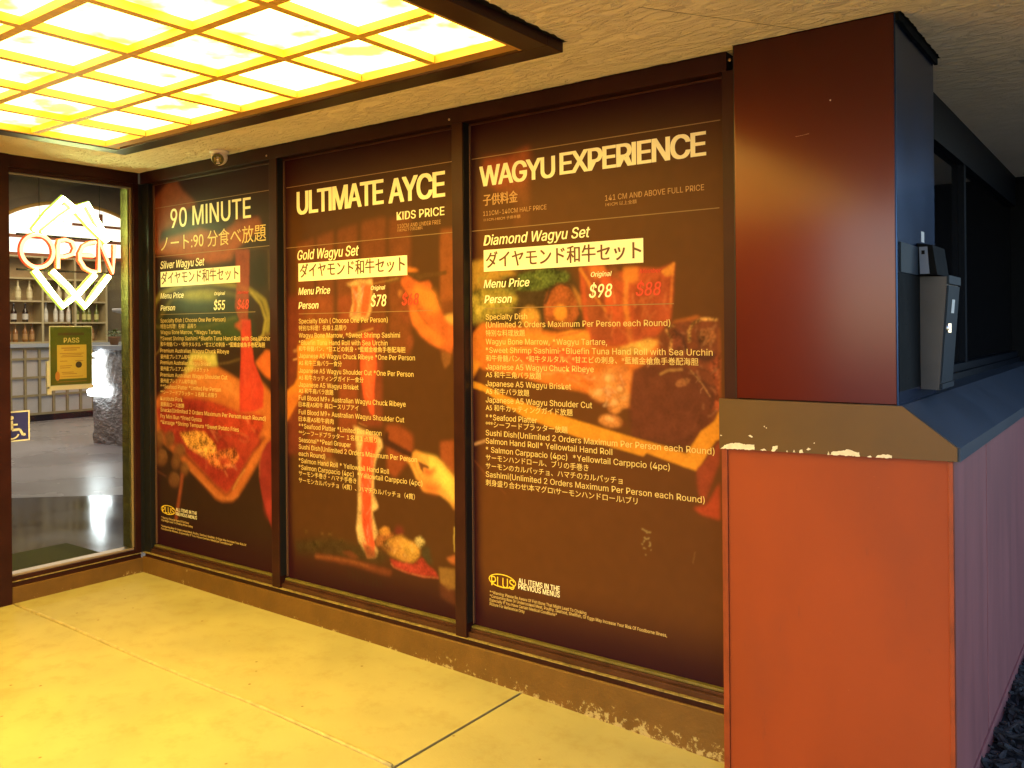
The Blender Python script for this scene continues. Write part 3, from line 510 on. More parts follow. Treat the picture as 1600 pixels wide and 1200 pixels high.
  ((155,88,26),5,0.8,0.8,[4032,1557,4030,1547,4024,1537,4015,1530,4004,1525,3992,1523,3979,1525,3968,1530,3959,1537,3954,1547,3952,1557,3954,1568,3960,1577,3969,1585,3980,1590,3992,1591,4005,1590,4016,1585,4024,1577,4030,1568]),
  ((130,60,20),7,0.8,0.6,[3896,1551,3894,1538,3890,1526,3883,1517,3875,1511,3865,1509,3856,1511,3848,1517,3841,1526,3837,1538,3835,1551,3837,1563,3841,1575,3848,1584,3857,1590,3866,1592,3876,1590,3884,1584,3890,1575,3895,1563]),
  ((60,32,12),7,0.7,0,[3840,1577,3879,1552,3892,1493,3914,1498,3898,1563,3854,1594]),
  ((55,30,12),8,0.7,0,[3925,1484,3982,1455,4038,1470,4031,1496,3986,1482,3940,1508]),
  ((175,75,22),10,0.7,0.8,[3998,1442,4045,1497,4043,1267,4018,1266,4033,1361]),
  ((232,142,22),4,1,0.08,[2770,1319,2787,1348,2850,1334,2982,1286,3205,1229,3422,1184,3658,1136,3800,1111,3899,1087,3963,1181,4018,1222,4043,1270,4042,1156,4024,1148,3962,1048,3939,1022,3721,1076,3705,1061,3403,1115,3109,1185,2860,1302]),
  ((225,130,22),6,1,0,[2772,1455,2798,1455,2846,1432,2787,1348,2770,1319]),
  ((165,65,20),8,0.8,0,[3943,1032,3965,1048,4042,1149,4041,1068,3971,884,3946,950]),
  ((195,70,20),10,0.8,0,[3927,872,3986,893,4041,987,4039,838,3963,849]),
  ((160,85,25),3,0.6,0,[2797,969,2864,910,2986,825,2988,828,2867,912,2800,972]),
  ((215,150,60),4,0.8,0,[2805,1039,2875,1062,2870,1074,2800,1051]),
  ((165,130,45),1,0.9,0,[3694,757,3709,750,3722,749,3723,754,3711,755,3698,762]),
  ((165,130,45),2,0.9,0,[3715,743,3740,748,3739,753,3714,748]),
  ((165,130,45),2,0.9,0,[3704,723,3715,715,3732,723,3730,727,3716,720,3708,727]),
  ((165,130,45),2,0.9,0,[3704,701,3712,713,3707,716,3699,703]),
  ((165,130,45),1,0.9,0,[3728,709,3732,695,3725,691,3728,687,3738,695,3734,711]),
  ((165,130,45),2,0.9,0,[3700,678,3712,675,3715,680,3702,683]),
  ((165,130,45),2,0.9,0,[3707,652,3713,649,3717,654,3711,657]),
  ((165,130,45),2,0.9,0,[3733,674,3739,672,3742,677,3736,679]),
  ((165,130,45),2,0.9,0,[3691,694,3700,692,3702,697,3694,699]),
  ((150,105,35),2,0.7,0,[3931,698,3927,672,3921,650,3924,649,3930,672,3934,698]),
  ((250,165,60),4,0.530896,0,[3239,1408,3269,1401,3299,1404,3326,1397,3329,1404,3300,1410,3270,1408,3242,1415]),
  ((250,165,60),3,0.345062,0,[3249,1392,3271,1396,3292,1403,3313,1408,3312,1412,3290,1407,3270,1400,3248,1396]),
  ((250,165,60),3,0.325512,0,[3278,1437,3308,1439,3331,1455,3351,1472,3344,1478,3325,1461,3305,1446,3278,1445]),
  ((250,165,60),4,0.509578,0,[3161,1394,3180,1396,3198,1392,3213,1384,3217,1389,3201,1398,3181,1402,3161,1401]),
  ((250,165,60),3,0.48506,0,[3205,1390,3226,1389,3248,1389,3268,1394,3266,1401,3247,1396,3227,1396,3206,1397]),
  ((250,165,60),4,0.437344,0,[3111,1483,3140,1463,3154,1434,3170,1406,3174,1407,3157,1435,3143,1465,3113,1485]),
  ((250,165,60),3,0.442049,0,[3343,1394,3376,1383,3412,1384,3445,1380,3447,1385,3412,1390,3377,1388,3346,1399]),
  ((250,165,60),3,0.371541,0,[3283,1433,3306,1424,3332,1419,3359,1424,3357,1428,3333,1423,3308,1428,3285,1437]),
  ((250,165,60),4,0.328102,0,[3321,1375,3347,1367,3374,1361,3401,1371,3398,1377,3374,1368,3349,1374,3324,1382]),
  ((250,165,60),3,0.463023,0,[3353,1406,3385,1397,3418,1408,3432,1435,3429,1436,3416,1410,3385,1401,3354,1410]),
  ((250,165,60),3,0.410729,0,[3232,1480,3255,1484,3276,1489,3298,1488,3298,1493,3275,1493,3253,1488,3231,1484]),
  ((250,165,60),3,0.306339,0,[3281,1447,3318,1455,3349,1474,3373,1499,3369,1501,3346,1477,3316,1458,3280,1451]),
  ((250,165,60),3,0.306306,0,[3384,1347,3399,1342,3415,1340,3429,1334,3432,1338,3417,1344,3401,1346,3387,1352]),
  ((250,165,60),3,0.323613,0,[3329,1368,3354,1367,3376,1357,3401,1351,3404,1358,3380,1364,3357,1374,3330,1376]),
  ((250,165,60),3,0.374566,0,[3204,1422,3245,1414,3285,1407,3319,1391,3324,1397,3288,1415,3247,1422,3206,1429]),
  ((250,165,60),3,0.418756,0,[3290,1473,3314,1461,3334,1446,3356,1432,3361,1437,3339,1451,3318,1467,3294,1478]),
  ((250,165,60),3,0.510421,0,[3053,1456,3079,1446,3098,1428,3113,1407,3118,1410,3103,1431,3083,1449,3055,1460]),
  ((250,165,60),3,0.376837,0,[3203,1457,3244,1460,3285,1466,3321,1483,3318,1487,3283,1471,3244,1465,3203,1462]),
  ((250,165,60),3,0.320899,0,[3212,1458,3231,1454,3249,1448,3262,1437,3265,1440,3251,1451,3233,1458,3213,1462]),
  ((250,165,60),3,0.433907,0,[3107,1429,3150,1432,3192,1426,3234,1424,3235,1428,3193,1430,3151,1436,3107,1433]),
  ((250,165,60),3,0.414617,0,[3343,1465,3367,1451,3396,1454,3422,1447,3423,1452,3396,1458,3368,1456,3346,1469]),
  ((250,165,60),4,0.428987,0,[2974,1426,2995,1431,3008,1443,3026,1450,3023,1455,3005,1447,2991,1435,2972,1431]),
  ((185,65,18),5,0.407573,0,[3212,1474,3237,1477,3256,1491,3277,1500,3274,1505,3252,1495,3235,1481,3211,1479]),
  ((185,65,18),5,0.390496,0,[3211,1448,3241,1457,3273,1459,3304,1454,3305,1461,3273,1466,3240,1464,3208,1455]),
  ((185,65,18),5,0.294035,0,[3273,1462,3284,1446,3297,1430,3314,1418,3318,1422,3302,1434,3289,1449,3278,1465]),
  ((185,65,18),5,0.27201,0,[3296,1432,3333,1412,3371,1395,3412,1385,3414,1389,3374,1400,3336,1416,3299,1436]),
  ((185,65,18),5,0.481597,0,[3263,1497,3283,1470,3305,1443,3329,1419,3336,1424,3312,1448,3291,1474,3270,1501]),
  ((185,65,18),5,0.36573,0,[3175,1496,3185,1464,3188,1431,3193,1398,3201,1400,3195,1432,3193,1465,3183,1497]),
  ((185,65,18),5,0.490574,0,[3338,1366,3368,1364,3398,1360,3428,1365,3427,1371,3398,1367,3369,1370,3339,1373]),
  ((185,65,18),5,0.366619,0,[3353,1483,3376,1495,3403,1493,3429,1502,3426,1508,3402,1498,3375,1501,3350,1489]),
  ((185,65,18),5,0.496351,0,[3114,1470,3157,1464,3200,1462,3238,1449,3242,1457,3202,1470,3159,1472,3116,1478]),
  ((185,65,18),5,0.342181,0,[3075,1395,3110,1397,3140,1383,3172,1373,3176,1380,3144,1390,3112,1404,3075,1403]),
  ((185,65,18),5,0.281411,0,[3277,1434,3317,1431,3351,1414,3386,1398,3389,1403,3354,1419,3319,1436,3278,1440]),
  ((185,65,18),6,0.279868,0,[3129,1459,3155,1456,3181,1456,3205,1449,3208,1454,3183,1463,3156,1463,3130,1465]),
  ((185,65,18),5,0.327364,0,[3290,1361,3315,1371,3342,1377,3369,1376,3369,1382,3341,1382,3313,1376,3287,1366]),
  ((185,65,18),5,0.260218,0,[2884,1435,2927,1444,2971,1447,3011,1462,3008,1468,2969,1454,2926,1450,2882,1441]),
  ((185,65,18),5,0.323553,0,[3362,1469,3385,1467,3406,1477,3423,1489,3418,1495,3401,1484,3383,1475,3363,1477]),
  ((185,65,18),5,0.498406,0,[3335,1388,3359,1393,3379,1403,3401,1400,3403,1408,3378,1411,3356,1400,3333,1396]),
  ((250,185,80),3,0.474489,0,[3527,1338,3530,1323,3538,1309,3549,1298,3556,1303,3545,1314,3538,1326,3536,1339]),
  ((250,185,80),3,0.386296,0,[3556,1394,3561,1385,3563,1377,3557,1370,3564,1366,3572,1376,3569,1388,3564,1398]),
  ((250,185,80),3,0.43271,0,[3533,1298,3530,1284,3524,1272,3511,1263,3516,1258,3529,1268,3537,1282,3540,1297]),
  ((250,185,80),4,0.46599,0,[3533,1349,3550,1340,3565,1327,3582,1316,3585,1320,3569,1331,3554,1344,3536,1354]),
  ((250,185,80),3,0.425291,0,[3511,1318,3531,1324,3550,1320,3571,1318,3571,1322,3551,1323,3531,1328,3510,1322]),
  ((250,185,80),3,0.281088,0,[3442,1340,3443,1331,3447,1323,3449,1315,3454,1317,3451,1325,3448,1332,3447,1340]),
  ((250,185,80),3,0.458009,0,[3595,1400,3601,1382,3609,1366,3613,1348,3618,1349,3614,1367,3607,1384,3601,1401]),
  ((250,185,80),3,0.408329,0,[3548,1337,3542,1325,3535,1314,3523,1306,3526,1302,3540,1310,3548,1323,3553,1336]),
  ((250,185,80),3,0.32715,0,[3571,1283,3554,1274,3536,1269,3517,1263,3520,1256,3538,1262,3557,1268,3575,1276]),
  ((250,185,80),3,0.420724,0,[3436,1407,3424,1406,3414,1405,3404,1408,3401,1402,3413,1398,3425,1399,3437,1401]),
  ((250,185,80),3,0.450045,0,[3508,1335,3493,1323,3476,1314,3461,1301,3464,1299,3478,1311,3496,1320,3511,1332]),
  ((250,185,80),3,0.402423,0,[3484,1326,3505,1325,3523,1333,3542,1340,3539,1346,3521,1339,3503,1331,3485,1333]),
  ((250,185,80),4,0.381038,0,[3576,1325,3565,1325,3555,1321,3544,1320,3544,1316,3556,1317,3566,1321,3577,1321]),
  ((250,185,80),4,0.313114,0,[3426,1376,3444,1369,3465,1371,3480,1382,3474,1388,3461,1378,3446,1377,3431,1383]),
  ((250,185,80),3,0.359305,0,[3441,1400,3450,1399,3460,1398,3469,1401,3468,1404,3459,1402,3451,1402,3442,1403]),
  ((250,185,80),3,0.311891,0,[3421,1378,3432,1383,3441,1390,3452,1394,3450,1398,3438,1394,3429,1386,3418,1381]),
  ((175,75,22),3,0.425999,0,[3612,1380,3613,1370,3606,1361,3605,1349,3612,1349,3612,1359,3619,1369,3619,1380]),
  ((175,75,22),3,0.428167,0,[3511,1378,3515,1370,3522,1365,3527,1359,3532,1361,3526,1368,3519,1373,3516,1380]),
  ((175,75,22),3,0.4715,0,[3466,1360,3455,1355,3443,1354,3431,1356,3430,1351,3442,1349,3456,1349,3469,1355]),
  ((175,75,22),3,0.267246,0,[3495,1351,3508,1348,3521,1353,3531,1361,3526,1365,3517,1358,3507,1354,3497,1357]),
  ((175,75,22),3,0.291684,0,[3447,1356,3453,1361,3462,1361,3473,1364,3469,1373,3461,1370,3450,1370,3440,1364]),
  ((175,75,22),3,0.446932,0,[3430,1385,3437,1380,3446,1378,3455,1376,3456,1381,3448,1383,3439,1384,3433,1389]),
  ((175,75,22),3,0.373831,0,[3501,1408,3494,1403,3486,1397,3480,1390,3487,1385,3492,1392,3499,1397,3507,1402]),
  ((175,75,22),4,0.299558,0,[3407,1333,3412,1324,3420,1317,3429,1312,3435,1318,3426,1323,3419,1329,3415,1336]),
  ((175,75,22),3,0.280214,0,[3498,1388,3491,1379,3485,1371,3478,1364,3483,1360,3490,1368,3496,1377,3502,1385]),
  ((175,75,22),3,0.375314,0,[3609,1374,3615,1364,3617,1353,3626,1343,3631,1346,3623,1355,3621,1366,3615,1377]),
  ((175,75,22),3,0.49605,0,[3591,1313,3583,1304,3576,1294,3571,1284,3576,1283,3581,1293,3587,1302,3595,1310]),
  ((175,75,22),3,0.300828,0,[3528,1395,3513,1385,3506,1370,3507,1354,3515,1355,3514,1369,3520,1381,3533,1389]),
  ((175,75,22),3,0.391678,0,[3550,1340,3556,1333,3559,1327,3560,1319,3569,1320,3569,1329,3564,1338,3557,1345]),
  ((175,75,22),3,0.449288,0,[3582,1369,3595,1356,3609,1344,3613,1328,3621,1330,3615,1348,3601,1361,3588,1374]),
  ((175,75,22),3,0.456373,0,[3609,1359,3602,1356,3593,1356,3584,1354,3586,1347,3594,1349,3603,1349,3612,1352]),
  ((175,75,22),3,0.337667,0,[3596,1382,3586,1374,3574,1372,3562,1378,3560,1374,3573,1368,3588,1371,3599,1379]),
  ((245,140,45),4,0.331599,0,[3558,1671,3554,1648,3552,1625,3532,1610,3537,1605,3558,1622,3562,1647,3566,1670]),
  ((245,140,45),3,0.271324,0,[3583,1612,3601,1584,3630,1566,3650,1542,3654,1544,3633,1569,3605,1587,3588,1614]),
  ((245,140,45),3,0.360805,0,[3781,1742,3744,1724,3702,1714,3672,1685,3676,1683,3704,1711,3746,1720,3783,1739]),
  ((245,140,45),3,0.244393,0,[3759,1749,3738,1714,3717,1680,3701,1642,3706,1641,3722,1678,3743,1712,3764,1747]),
  ((245,140,45),3,0.409607,0,[3630,1800,3630,1764,3621,1729,3626,1693,3634,1694,3628,1729,3637,1763,3637,1799]),
  ((245,140,45),3,0.295867,0,[3813,1740,3806,1714,3799,1686,3819,1663,3825,1668,3807,1687,3814,1712,3820,1739]),
  ((245,140,45),3,0.287592,0,[3751,1703,3731,1668,3720,1629,3724,1590,3728,1590,3724,1629,3734,1667,3755,1701]),
  ((245,140,45),3,0.283122,0,[3707,1721,3710,1682,3730,1646,3746,1610,3752,1612,3736,1649,3716,1683,3713,1722]),
  ((245,140,45),3,0.363657,0,[3745,1804,3732,1790,3717,1777,3704,1762,3709,1759,3722,1773,3737,1786,3750,1801]),
  ((245,140,45),3,0.366975,0,[3768,1663,3749,1650,3735,1632,3731,1611,3735,1611,3739,1631,3752,1648,3771,1660]),
  ((245,140,45),3,0.345263,0,[3658,1739,3657,1717,3665,1697,3672,1677,3681,1679,3673,1699,3666,1718,3667,1738]),
  ((245,140,45),3,0.403361,0,[3580,1614,3568,1598,3561,1579,3555,1561,3559,1560,3565,1578,3571,1597,3584,1612]),
  ((245,140,45),3,0.42096,0,[3562,1750,3568,1732,3569,1714,3573,1695,3582,1697,3579,1715,3577,1733,3571,1752]),
  ((245,140,45),3,0.384229,0,[3522,1654,3537,1636,3557,1621,3568,1602,3574,1604,3562,1625,3542,1640,3527,1658]),
  ((120,50,15),6,0.35957,0,[3694,1697,3673,1671,3649,1651,3614,1651,3614,1640,3653,1641,3682,1664,3703,1691]),
  ((120,50,15),5,0.369484,0,[3788,1818,3780,1791,3759,1772,3729,1766,3731,1756,3765,1763,3789,1785,3799,1814]),
  ((120,50,15),6,0.311899,0,[3721,1646,3727,1628,3730,1612,3723,1596,3735,1592,3743,1611,3740,1631,3734,1649]),
  ((120,50,15),7,0.369011,0,[3525,1740,3507,1696,3495,1651,3460,1618,3467,1612,3505,1647,3517,1693,3535,1737]),
  ((120,50,15),6,0.338893,0,[3752,1664,3728,1625,3690,1594,3669,1551,3680,1547,3700,1588,3737,1618,3762,1659]),
  ((120,50,15),6,0.234601,0,[3448,1765,3475,1735,3506,1709,3529,1679,3536,1683,3513,1714,3481,1740,3455,1770]),
  ((120,50,15),6,0.437522,0,[3491,1813,3479,1766,3488,1719,3472,1675,3481,1673,3497,1718,3488,1766,3499,1811]),
  ((120,50,15),6,0.255568,0,[3766,1660,3762,1640,3751,1623,3738,1607,3745,1602,3758,1619,3770,1638,3774,1658]),
  ((120,50,15),6,0.433444,0,[3495,1765,3506,1719,3507,1670,3550,1637,3559,1646,3520,1675,3520,1721,3508,1767]),
  ((120,50,15),6,0.385126,0,[3498,1687,3502,1656,3491,1627,3460,1611,3465,1604,3499,1622,3512,1655,3508,1688]),
  ((120,50,15),6,0.371269,0,[3572,1787,3575,1756,3600,1732,3633,1723,3637,1735,3608,1743,3588,1761,3587,1788]),
  ((120,50,15),6,0.283465,0,[3684,1773,3676,1730,3678,1685,3682,1641,3694,1642,3690,1685,3688,1729,3696,1772]),
  ((120,50,15),6,0.375745,0,[3546,1682,3550,1654,3537,1628,3521,1602,3530,1598,3545,1624,3559,1653,3556,1683]),
  ((120,50,15),6,0.342604,0,[3729,1710,3732,1689,3745,1668,3769,1663,3771,1671,3750,1674,3741,1691,3737,1711]),
  ((200,130,50),3,0.559924,0,[3776,1541,3781,1534,3789,1528,3798,1526,3799,1529,3791,1531,3784,1536,3779,1543]),
  ((200,130,50),3,0.41119,0,[3956,1442,3962,1438,3967,1434,3970,1428,3974,1430,3970,1437,3965,1442,3959,1445]),
  ((200,130,50),3,0.546536,0,[3743,1457,3737,1450,3729,1442,3728,1431,3734,1431,3735,1440,3742,1446,3748,1454]),
  ((200,130,50),2,0.431671,0,[3891,1523,3889,1513,3889,1503,3889,1494,3891,1494,3892,1504,3891,1513,3893,1523]),
  ((200,130,50),3,0.311661,0,[4001,1357,4012,1351,4019,1342,4026,1332,4032,1336,4024,1346,4017,1356,4005,1362]),
  ((200,130,50),3,0.350754,0,[3756,1485,3765,1475,3775,1465,3781,1453,3784,1455,3778,1467,3768,1477,3758,1487]),
  ((200,130,50),3,0.344133,0,[4010,1425,4018,1422,4028,1420,4037,1422,4037,1424,4028,1423,4019,1424,4011,1427]),
  ((200,130,50),3,0.431979,0,[3742,1479,3741,1464,3744,1448,3760,1441,3763,1447,3749,1451,3748,1465,3749,1480]),
  ((200,130,50),3,0.587083,0,[3947,1423,3949,1406,3958,1392,3959,1375,3963,1376,3962,1393,3954,1407,3952,1424]),
  ((200,130,50),2,0.352889,0,[4026,1587,4018,1590,4008,1591,3999,1592,3999,1588,4008,1587,4017,1587,4025,1584]),
  ((200,130,50),2,0.312904,0,[3960,1393,3951,1389,3944,1382,3941,1374,3946,1373,3948,1380,3954,1386,3961,1389]),
  ((200,130,50),3,0.368725,0,[3945,1604,3946,1595,3945,1586,3945,1576,3949,1577,3949,1586,3950,1595,3949,1604]),
  ((200,130,50),3,0.490028,0,[3969,1593,3966,1578,3964,1564,3955,1552,3960,1549,3969,1562,3972,1577,3975,1592]),
  ((200,130,50),3,0.38141,0,[3971,1292,3970,1284,3971,1276,3971,1268,3976,1268,3976,1276,3975,1284,3976,1291]),
  ((200,130,50),3,0.403698,0,[4033,1277,4020,1264,4009,1250,3992,1244,3993,1239,4012,1246,4025,1260,4037,1274]),
  ((200,130,50),3,0.456914,0,[3917,1581,3905,1577,3894,1573,3882,1575,3881,1571,3894,1569,3907,1573,3918,1578]),
  ((200,130,50),3,0.559967,0,[4031,1609,4025,1601,4017,1594,4007,1589,4009,1585,4019,1590,4028,1598,4035,1607]),
  ((200,130,50),2,0.481731,0,[3965,1373,3974,1361,3962,1349,3961,1331,3966,1331,3966,1347,3979,1360,3969,1376]),
  ((200,130,50),3,0.370045,0,[4021,1440,4028,1424,4035,1409,4036,1392,4039,1392,4039,1410,4032,1426,4024,1441]),
  ((200,130,50),3,0.507352,0,[3991,1562,3984,1546,3976,1531,3963,1519,3967,1514,3982,1527,3990,1544,3997,1560]),
  ((200,130,50),3,0.322928,0,[4023,1449,4018,1443,4012,1439,4006,1434,4008,1431,4014,1437,4021,1441,4026,1447]),
  ((200,130,50),3,0.437516,0,[3967,1505,3984,1504,4000,1500,4017,1500,4017,1505,4001,1504,3985,1508,3968,1509]),
  ((200,130,50),3,0.488366,0,[3892,1509,3890,1492,3882,1476,3880,1458,3884,1458,3886,1475,3894,1491,3896,1509]),
  ((200,130,50),3,0.376855,0,[4019,1558,4012,1542,4005,1525,4003,1508,4008,1507,4010,1524,4017,1540,4024,1556]),
  ((200,130,50),3,0.513618,0,[4036,1436,4024,1430,4015,1420,4006,1411,4010,1408,4019,1417,4027,1427,4038,1432]),
  ((200,130,50),3,0.593518,0,[3909,1413,3920,1410,3931,1409,3941,1410,3941,1412,3931,1412,3920,1413,3910,1415]),
  ((70,34,12),4,0.466983,0,[4017,1457,4014,1443,4015,1428,4016,1414,4027,1416,4026,1429,4025,1442,4027,1456]),
  ((70,34,12),4,0.462845,0,[3859,1488,3845,1484,3834,1478,3822,1474,3825,1463,3839,1467,3850,1474,3862,1476]),
  ((70,34,12),4,0.316804,0,[3813,1535,3810,1523,3810,1511,3811,1499,3822,1500,3822,1511,3822,1523,3824,1534]),
  ((70,34,12),4,0.351613,0,[4000,1411,4010,1403,4018,1395,4021,1384,4033,1387,4029,1400,4019,1411,4009,1419]),
  ((70,34,12),4,0.498311,0,[3958,1543,3962,1527,3975,1515,3986,1504,3991,1508,3980,1520,3968,1530,3965,1544]),
  ((70,34,12),4,0.423231,0,[4006,1334,4013,1315,4007,1296,3998,1276,4008,1273,4018,1293,4024,1316,4017,1338]),
  ((70,34,12),4,0.429036,0,[3945,1583,3954,1560,3953,1536,3953,1510,3965,1511,3965,1536,3966,1562,3957,1587]),
  ((70,34,12),4,0.482854,0,[3825,1481,3852,1487,3873,1503,3882,1526,3875,1528,3868,1506,3849,1492,3824,1487]),
  ((70,34,12),4,0.370479,0,[3858,1523,3860,1513,3862,1502,3866,1491,3877,1496,3873,1504,3872,1514,3869,1525]),
  ((70,34,12),5,0.388707,0,[3851,1502,3842,1481,3829,1461,3818,1440,3829,1436,3840,1456,3853,1476,3862,1498]),
  ((70,34,12),4,0.419945,0,[4004,1419,3990,1427,3975,1431,3963,1439,3956,1430,3970,1421,3986,1418,3998,1411]),
  ((70,34,12),4,0.278002,0,[3966,1356,3978,1338,3992,1322,4005,1305,4012,1311,3999,1327,3986,1343,3974,1361]),
  ((70,34,12),4,0.479265,0,[3963,1371,3984,1362,4006,1355,4028,1349,4032,1360,4010,1366,3989,1373,3968,1382]),
  ((70,34,12),4,0.401619,0,[3861,1520,3871,1509,3885,1502,3900,1502,3900,1509,3887,1509,3876,1514,3868,1524]),
  ((70,34,12),4,0.487113,0,[3975,1358,3989,1352,4000,1343,4014,1335,4017,1341,4005,1348,3992,1358,3978,1364]),
  ((70,34,12),5,0.335207,0,[3857,1568,3883,1559,3909,1550,3937,1547,3937,1552,3910,1555,3885,1564,3859,1573]),
  ((70,34,12),4,0.253398,0,[3907,1546,3921,1540,3937,1534,3954,1535,3953,1546,3939,1545,3926,1550,3912,1556]),
  ((70,34,12),5,0.256462,0,[3884,1481,3902,1475,3922,1480,3939,1488,3936,1494,3919,1487,3903,1482,3887,1488]),
  ((70,34,12),4,0.312568,0,[3880,1601,3886,1584,3898,1567,3917,1559,3922,1569,3906,1575,3897,1588,3892,1605]),
  ((70,34,12),4,0.439214,0,[3893,1600,3896,1590,3901,1581,3902,1571,3908,1571,3907,1582,3902,1592,3900,1602]),
  ((70,34,12),4,0.340264,0,[3951,1454,3950,1443,3948,1432,3951,1421,3958,1422,3955,1432,3957,1443,3958,1454]),
  ((70,34,12),4,0.362398,0,[3998,1497,3976,1489,3952,1481,3931,1469,3937,1460,3957,1471,3979,1479,4002,1486]),
  ((70,34,12),4,0.255384,0,[4001,1533,3976,1521,3949,1511,3926,1495,3929,1490,3952,1506,3978,1516,4003,1527]),
  ((70,34,12),4,0.258,0,[4012,1594,4002,1580,3989,1568,3977,1554,3982,1551,3994,1564,4007,1576,4018,1591]),
  ((160,85,28),5,0.2409,0,[3846,1224,3845,1207,3846,1190,3854,1176,3859,1178,3852,1192,3851,1208,3852,1224]),
  ((160,85,28),6,0.232065,0,[3769,1370,3782,1356,3802,1351,3821,1357,3820,1360,3802,1354,3784,1359,3771,1372]),
  ((160,85,28),6,0.201255,0,[3881,1151,3912,1163,3937,1184,3960,1205,3956,1209,3933,1188,3909,1168,3879,1156]),
  ((160,85,28),6,0.238235,0,[3724,1380,3751,1373,3779,1370,3805,1361,3807,1364,3781,1373,3753,1377,3726,1384]),
  ((160,85,28),6,0.265307,0,[3924,1192,3905,1185,3894,1169,3884,1154,3890,1151,3900,1166,3909,1181,3926,1186]),
  ((160,85,28),5,0.181637,0,[3862,1251,3894,1248,3925,1242,3957,1243,3957,1247,3925,1246,3895,1252,3863,1255]),
  ((160,85,28),6,0.159059,0,[3750,1389,3740,1363,3728,1339,3700,1329,3702,1324,3732,1335,3746,1361,3756,1387]),
  ((160,85,28),6,0.298308,0,[3835,1210,3828,1192,3820,1175,3813,1157,3817,1156,3823,1174,3832,1191,3839,1210]),
  ((160,85,28),5,0.192212,0,[3929,1296,3922,1276,3912,1256,3903,1236,3909,1234,3918,1254,3927,1274,3935,1295]),
  ((160,85,28),5,0.261523,0,[3955,1264,3943,1237,3938,1210,3923,1186,3929,1183,3944,1208,3949,1236,3961,1262]),
  ((150,150,40),3,0.300947,0,[2962,1799,2941,1792,2923,1783,2906,1772,2910,1768,2926,1779,2944,1789,2964,1795]),
  ((150,150,40),4,0.331787,0,[2827,1717,2840,1709,2854,1704,2867,1697,2874,1705,2861,1712,2846,1717,2834,1725]),
  ((150,150,40),3,0.283496,0,[3220,1800,3230,1804,3238,1810,3246,1815,3242,1819,3233,1814,3226,1808,3217,1805]),
  ((150,150,40),3,0.298748,0,[3013,1735,3022,1733,3029,1728,3034,1720,3040,1723,3035,1732,3026,1739,3014,1741]),
  ((150,150,40),4,0.44786,0,[3159,1830,3172,1823,3185,1818,3198,1811,3203,1819,3190,1825,3177,1831,3164,1837]),
  ((150,150,40),4,0.283446,0,[2856,1683,2869,1683,2881,1689,2887,1698,2878,1702,2873,1695,2866,1691,2856,1691]),
  ((150,150,40),4,0.325352,0,[2996,1719,3004,1705,3015,1692,3024,1679,3032,1683,3023,1696,3012,1708,3005,1722]),
  ((150,150,40),4,0.280648,0,[3021,1775,3042,1766,3064,1772,3083,1778,3079,1786,3060,1780,3042,1774,3026,1783]),
  ((150,150,40),4,0.424301,0,[2941,1806,2952,1797,2960,1789,2955,1779,2962,1777,2968,1790,2958,1801,2947,1810]),
  ((150,150,40),4,0.343549,0,[3300,1817,3307,1810,3314,1803,3324,1798,3327,1803,3318,1806,3312,1813,3305,1820]),
  ((150,150,40),4,0.427775,0,[2842,1847,2833,1837,2833,1824,2831,1813,2840,1812,2841,1823,2842,1834,2849,1843]),
  ((150,150,40),4,0.246881,0,[2906,1803,2917,1796,2924,1788,2927,1777,2934,1778,2931,1790,2922,1800,2910,1808]),
  ((150,150,40),3,0.233764,0,[2998,1775,3012,1763,3031,1757,3050,1755,3051,1765,3034,1767,3019,1772,3007,1782]),
  ((150,150,40),4,0.293096,0,[2902,1733,2886,1724,2875,1711,2864,1699,2872,1694,2883,1706,2893,1718,2908,1727]),
  ((150,150,40),4,0.25641,0,[3193,1803,3192,1793,3198,1785,3200,1777,3212,1779,3208,1788,3203,1795,3205,1802]),
  ((150,150,40),4,0.376846,0,[3020,1797,3025,1792,3027,1786,3030,1779,3042,1781,3039,1788,3036,1796,3030,1803]),
  ((150,150,40),3,0.277557,0,[3335,1849,3322,1851,3308,1852,3296,1847,3299,1842,3310,1846,3321,1845,3334,1843]),
  ((150,150,40),4,0.264187,0,[3171,1779,3182,1774,3193,1771,3203,1767,3207,1774,3196,1779,3185,1781,3176,1786]),
  ((150,150,40),4,0.273187,0,[3028,1811,3017,1797,3012,1784,2995,1778,3000,1770,3019,1778,3027,1794,3037,1806]),
  ((150,150,40),4,0.397197,0,[2894,1850,2879,1845,2865,1840,2851,1832,2859,1824,2871,1831,2885,1836,2899,1841]),
  ((150,150,40),4,0.249233,0,[2953,1772,2972,1771,2990,1774,3007,1775,3006,1783,2988,1782,2971,1779,2954,1780]),
  ((150,150,40),3,0.300659,0,[2939,1715,2937,1700,2929,1686,2924,1669,2935,1668,2939,1683,2947,1697,2950,1714]),
  ((150,150,40),3,0.324265,0,[2867,1699,2871,1691,2870,1682,2871,1672,2877,1673,2876,1682,2877,1692,2872,1701]),
  ((150,150,40),3,0.303456,0,[3037,1828,3025,1822,3017,1813,3008,1805,3012,1802,3021,1810,3029,1819,3040,1824]),
  ((150,150,40),3,0.383847,0,[3007,1847,2995,1843,2985,1837,2974,1833,2979,1826,2991,1830,3000,1836,3011,1839]),
  ((150,150,40),4,0.435268,0,[2929,1794,2910,1789,2891,1789,2873,1798,2869,1792,2888,1783,2912,1782,2932,1788]),
  ((40,40,10),3,0.359988,0,[3306,1838,3313,1837,3316,1831,3321,1823,3332,1828,3327,1835,3321,1845,3308,1848]),
  ((40,40,10),4,0.26258,0,[3080,1787,3059,1791,3040,1798,3024,1810,3019,1805,3036,1793,3057,1785,3078,1780]),
  ((40,40,10),4,0.470107,0,[3089,1812,3100,1797,3111,1785,3115,1770,3132,1773,3126,1790,3114,1805,3103,1819]),
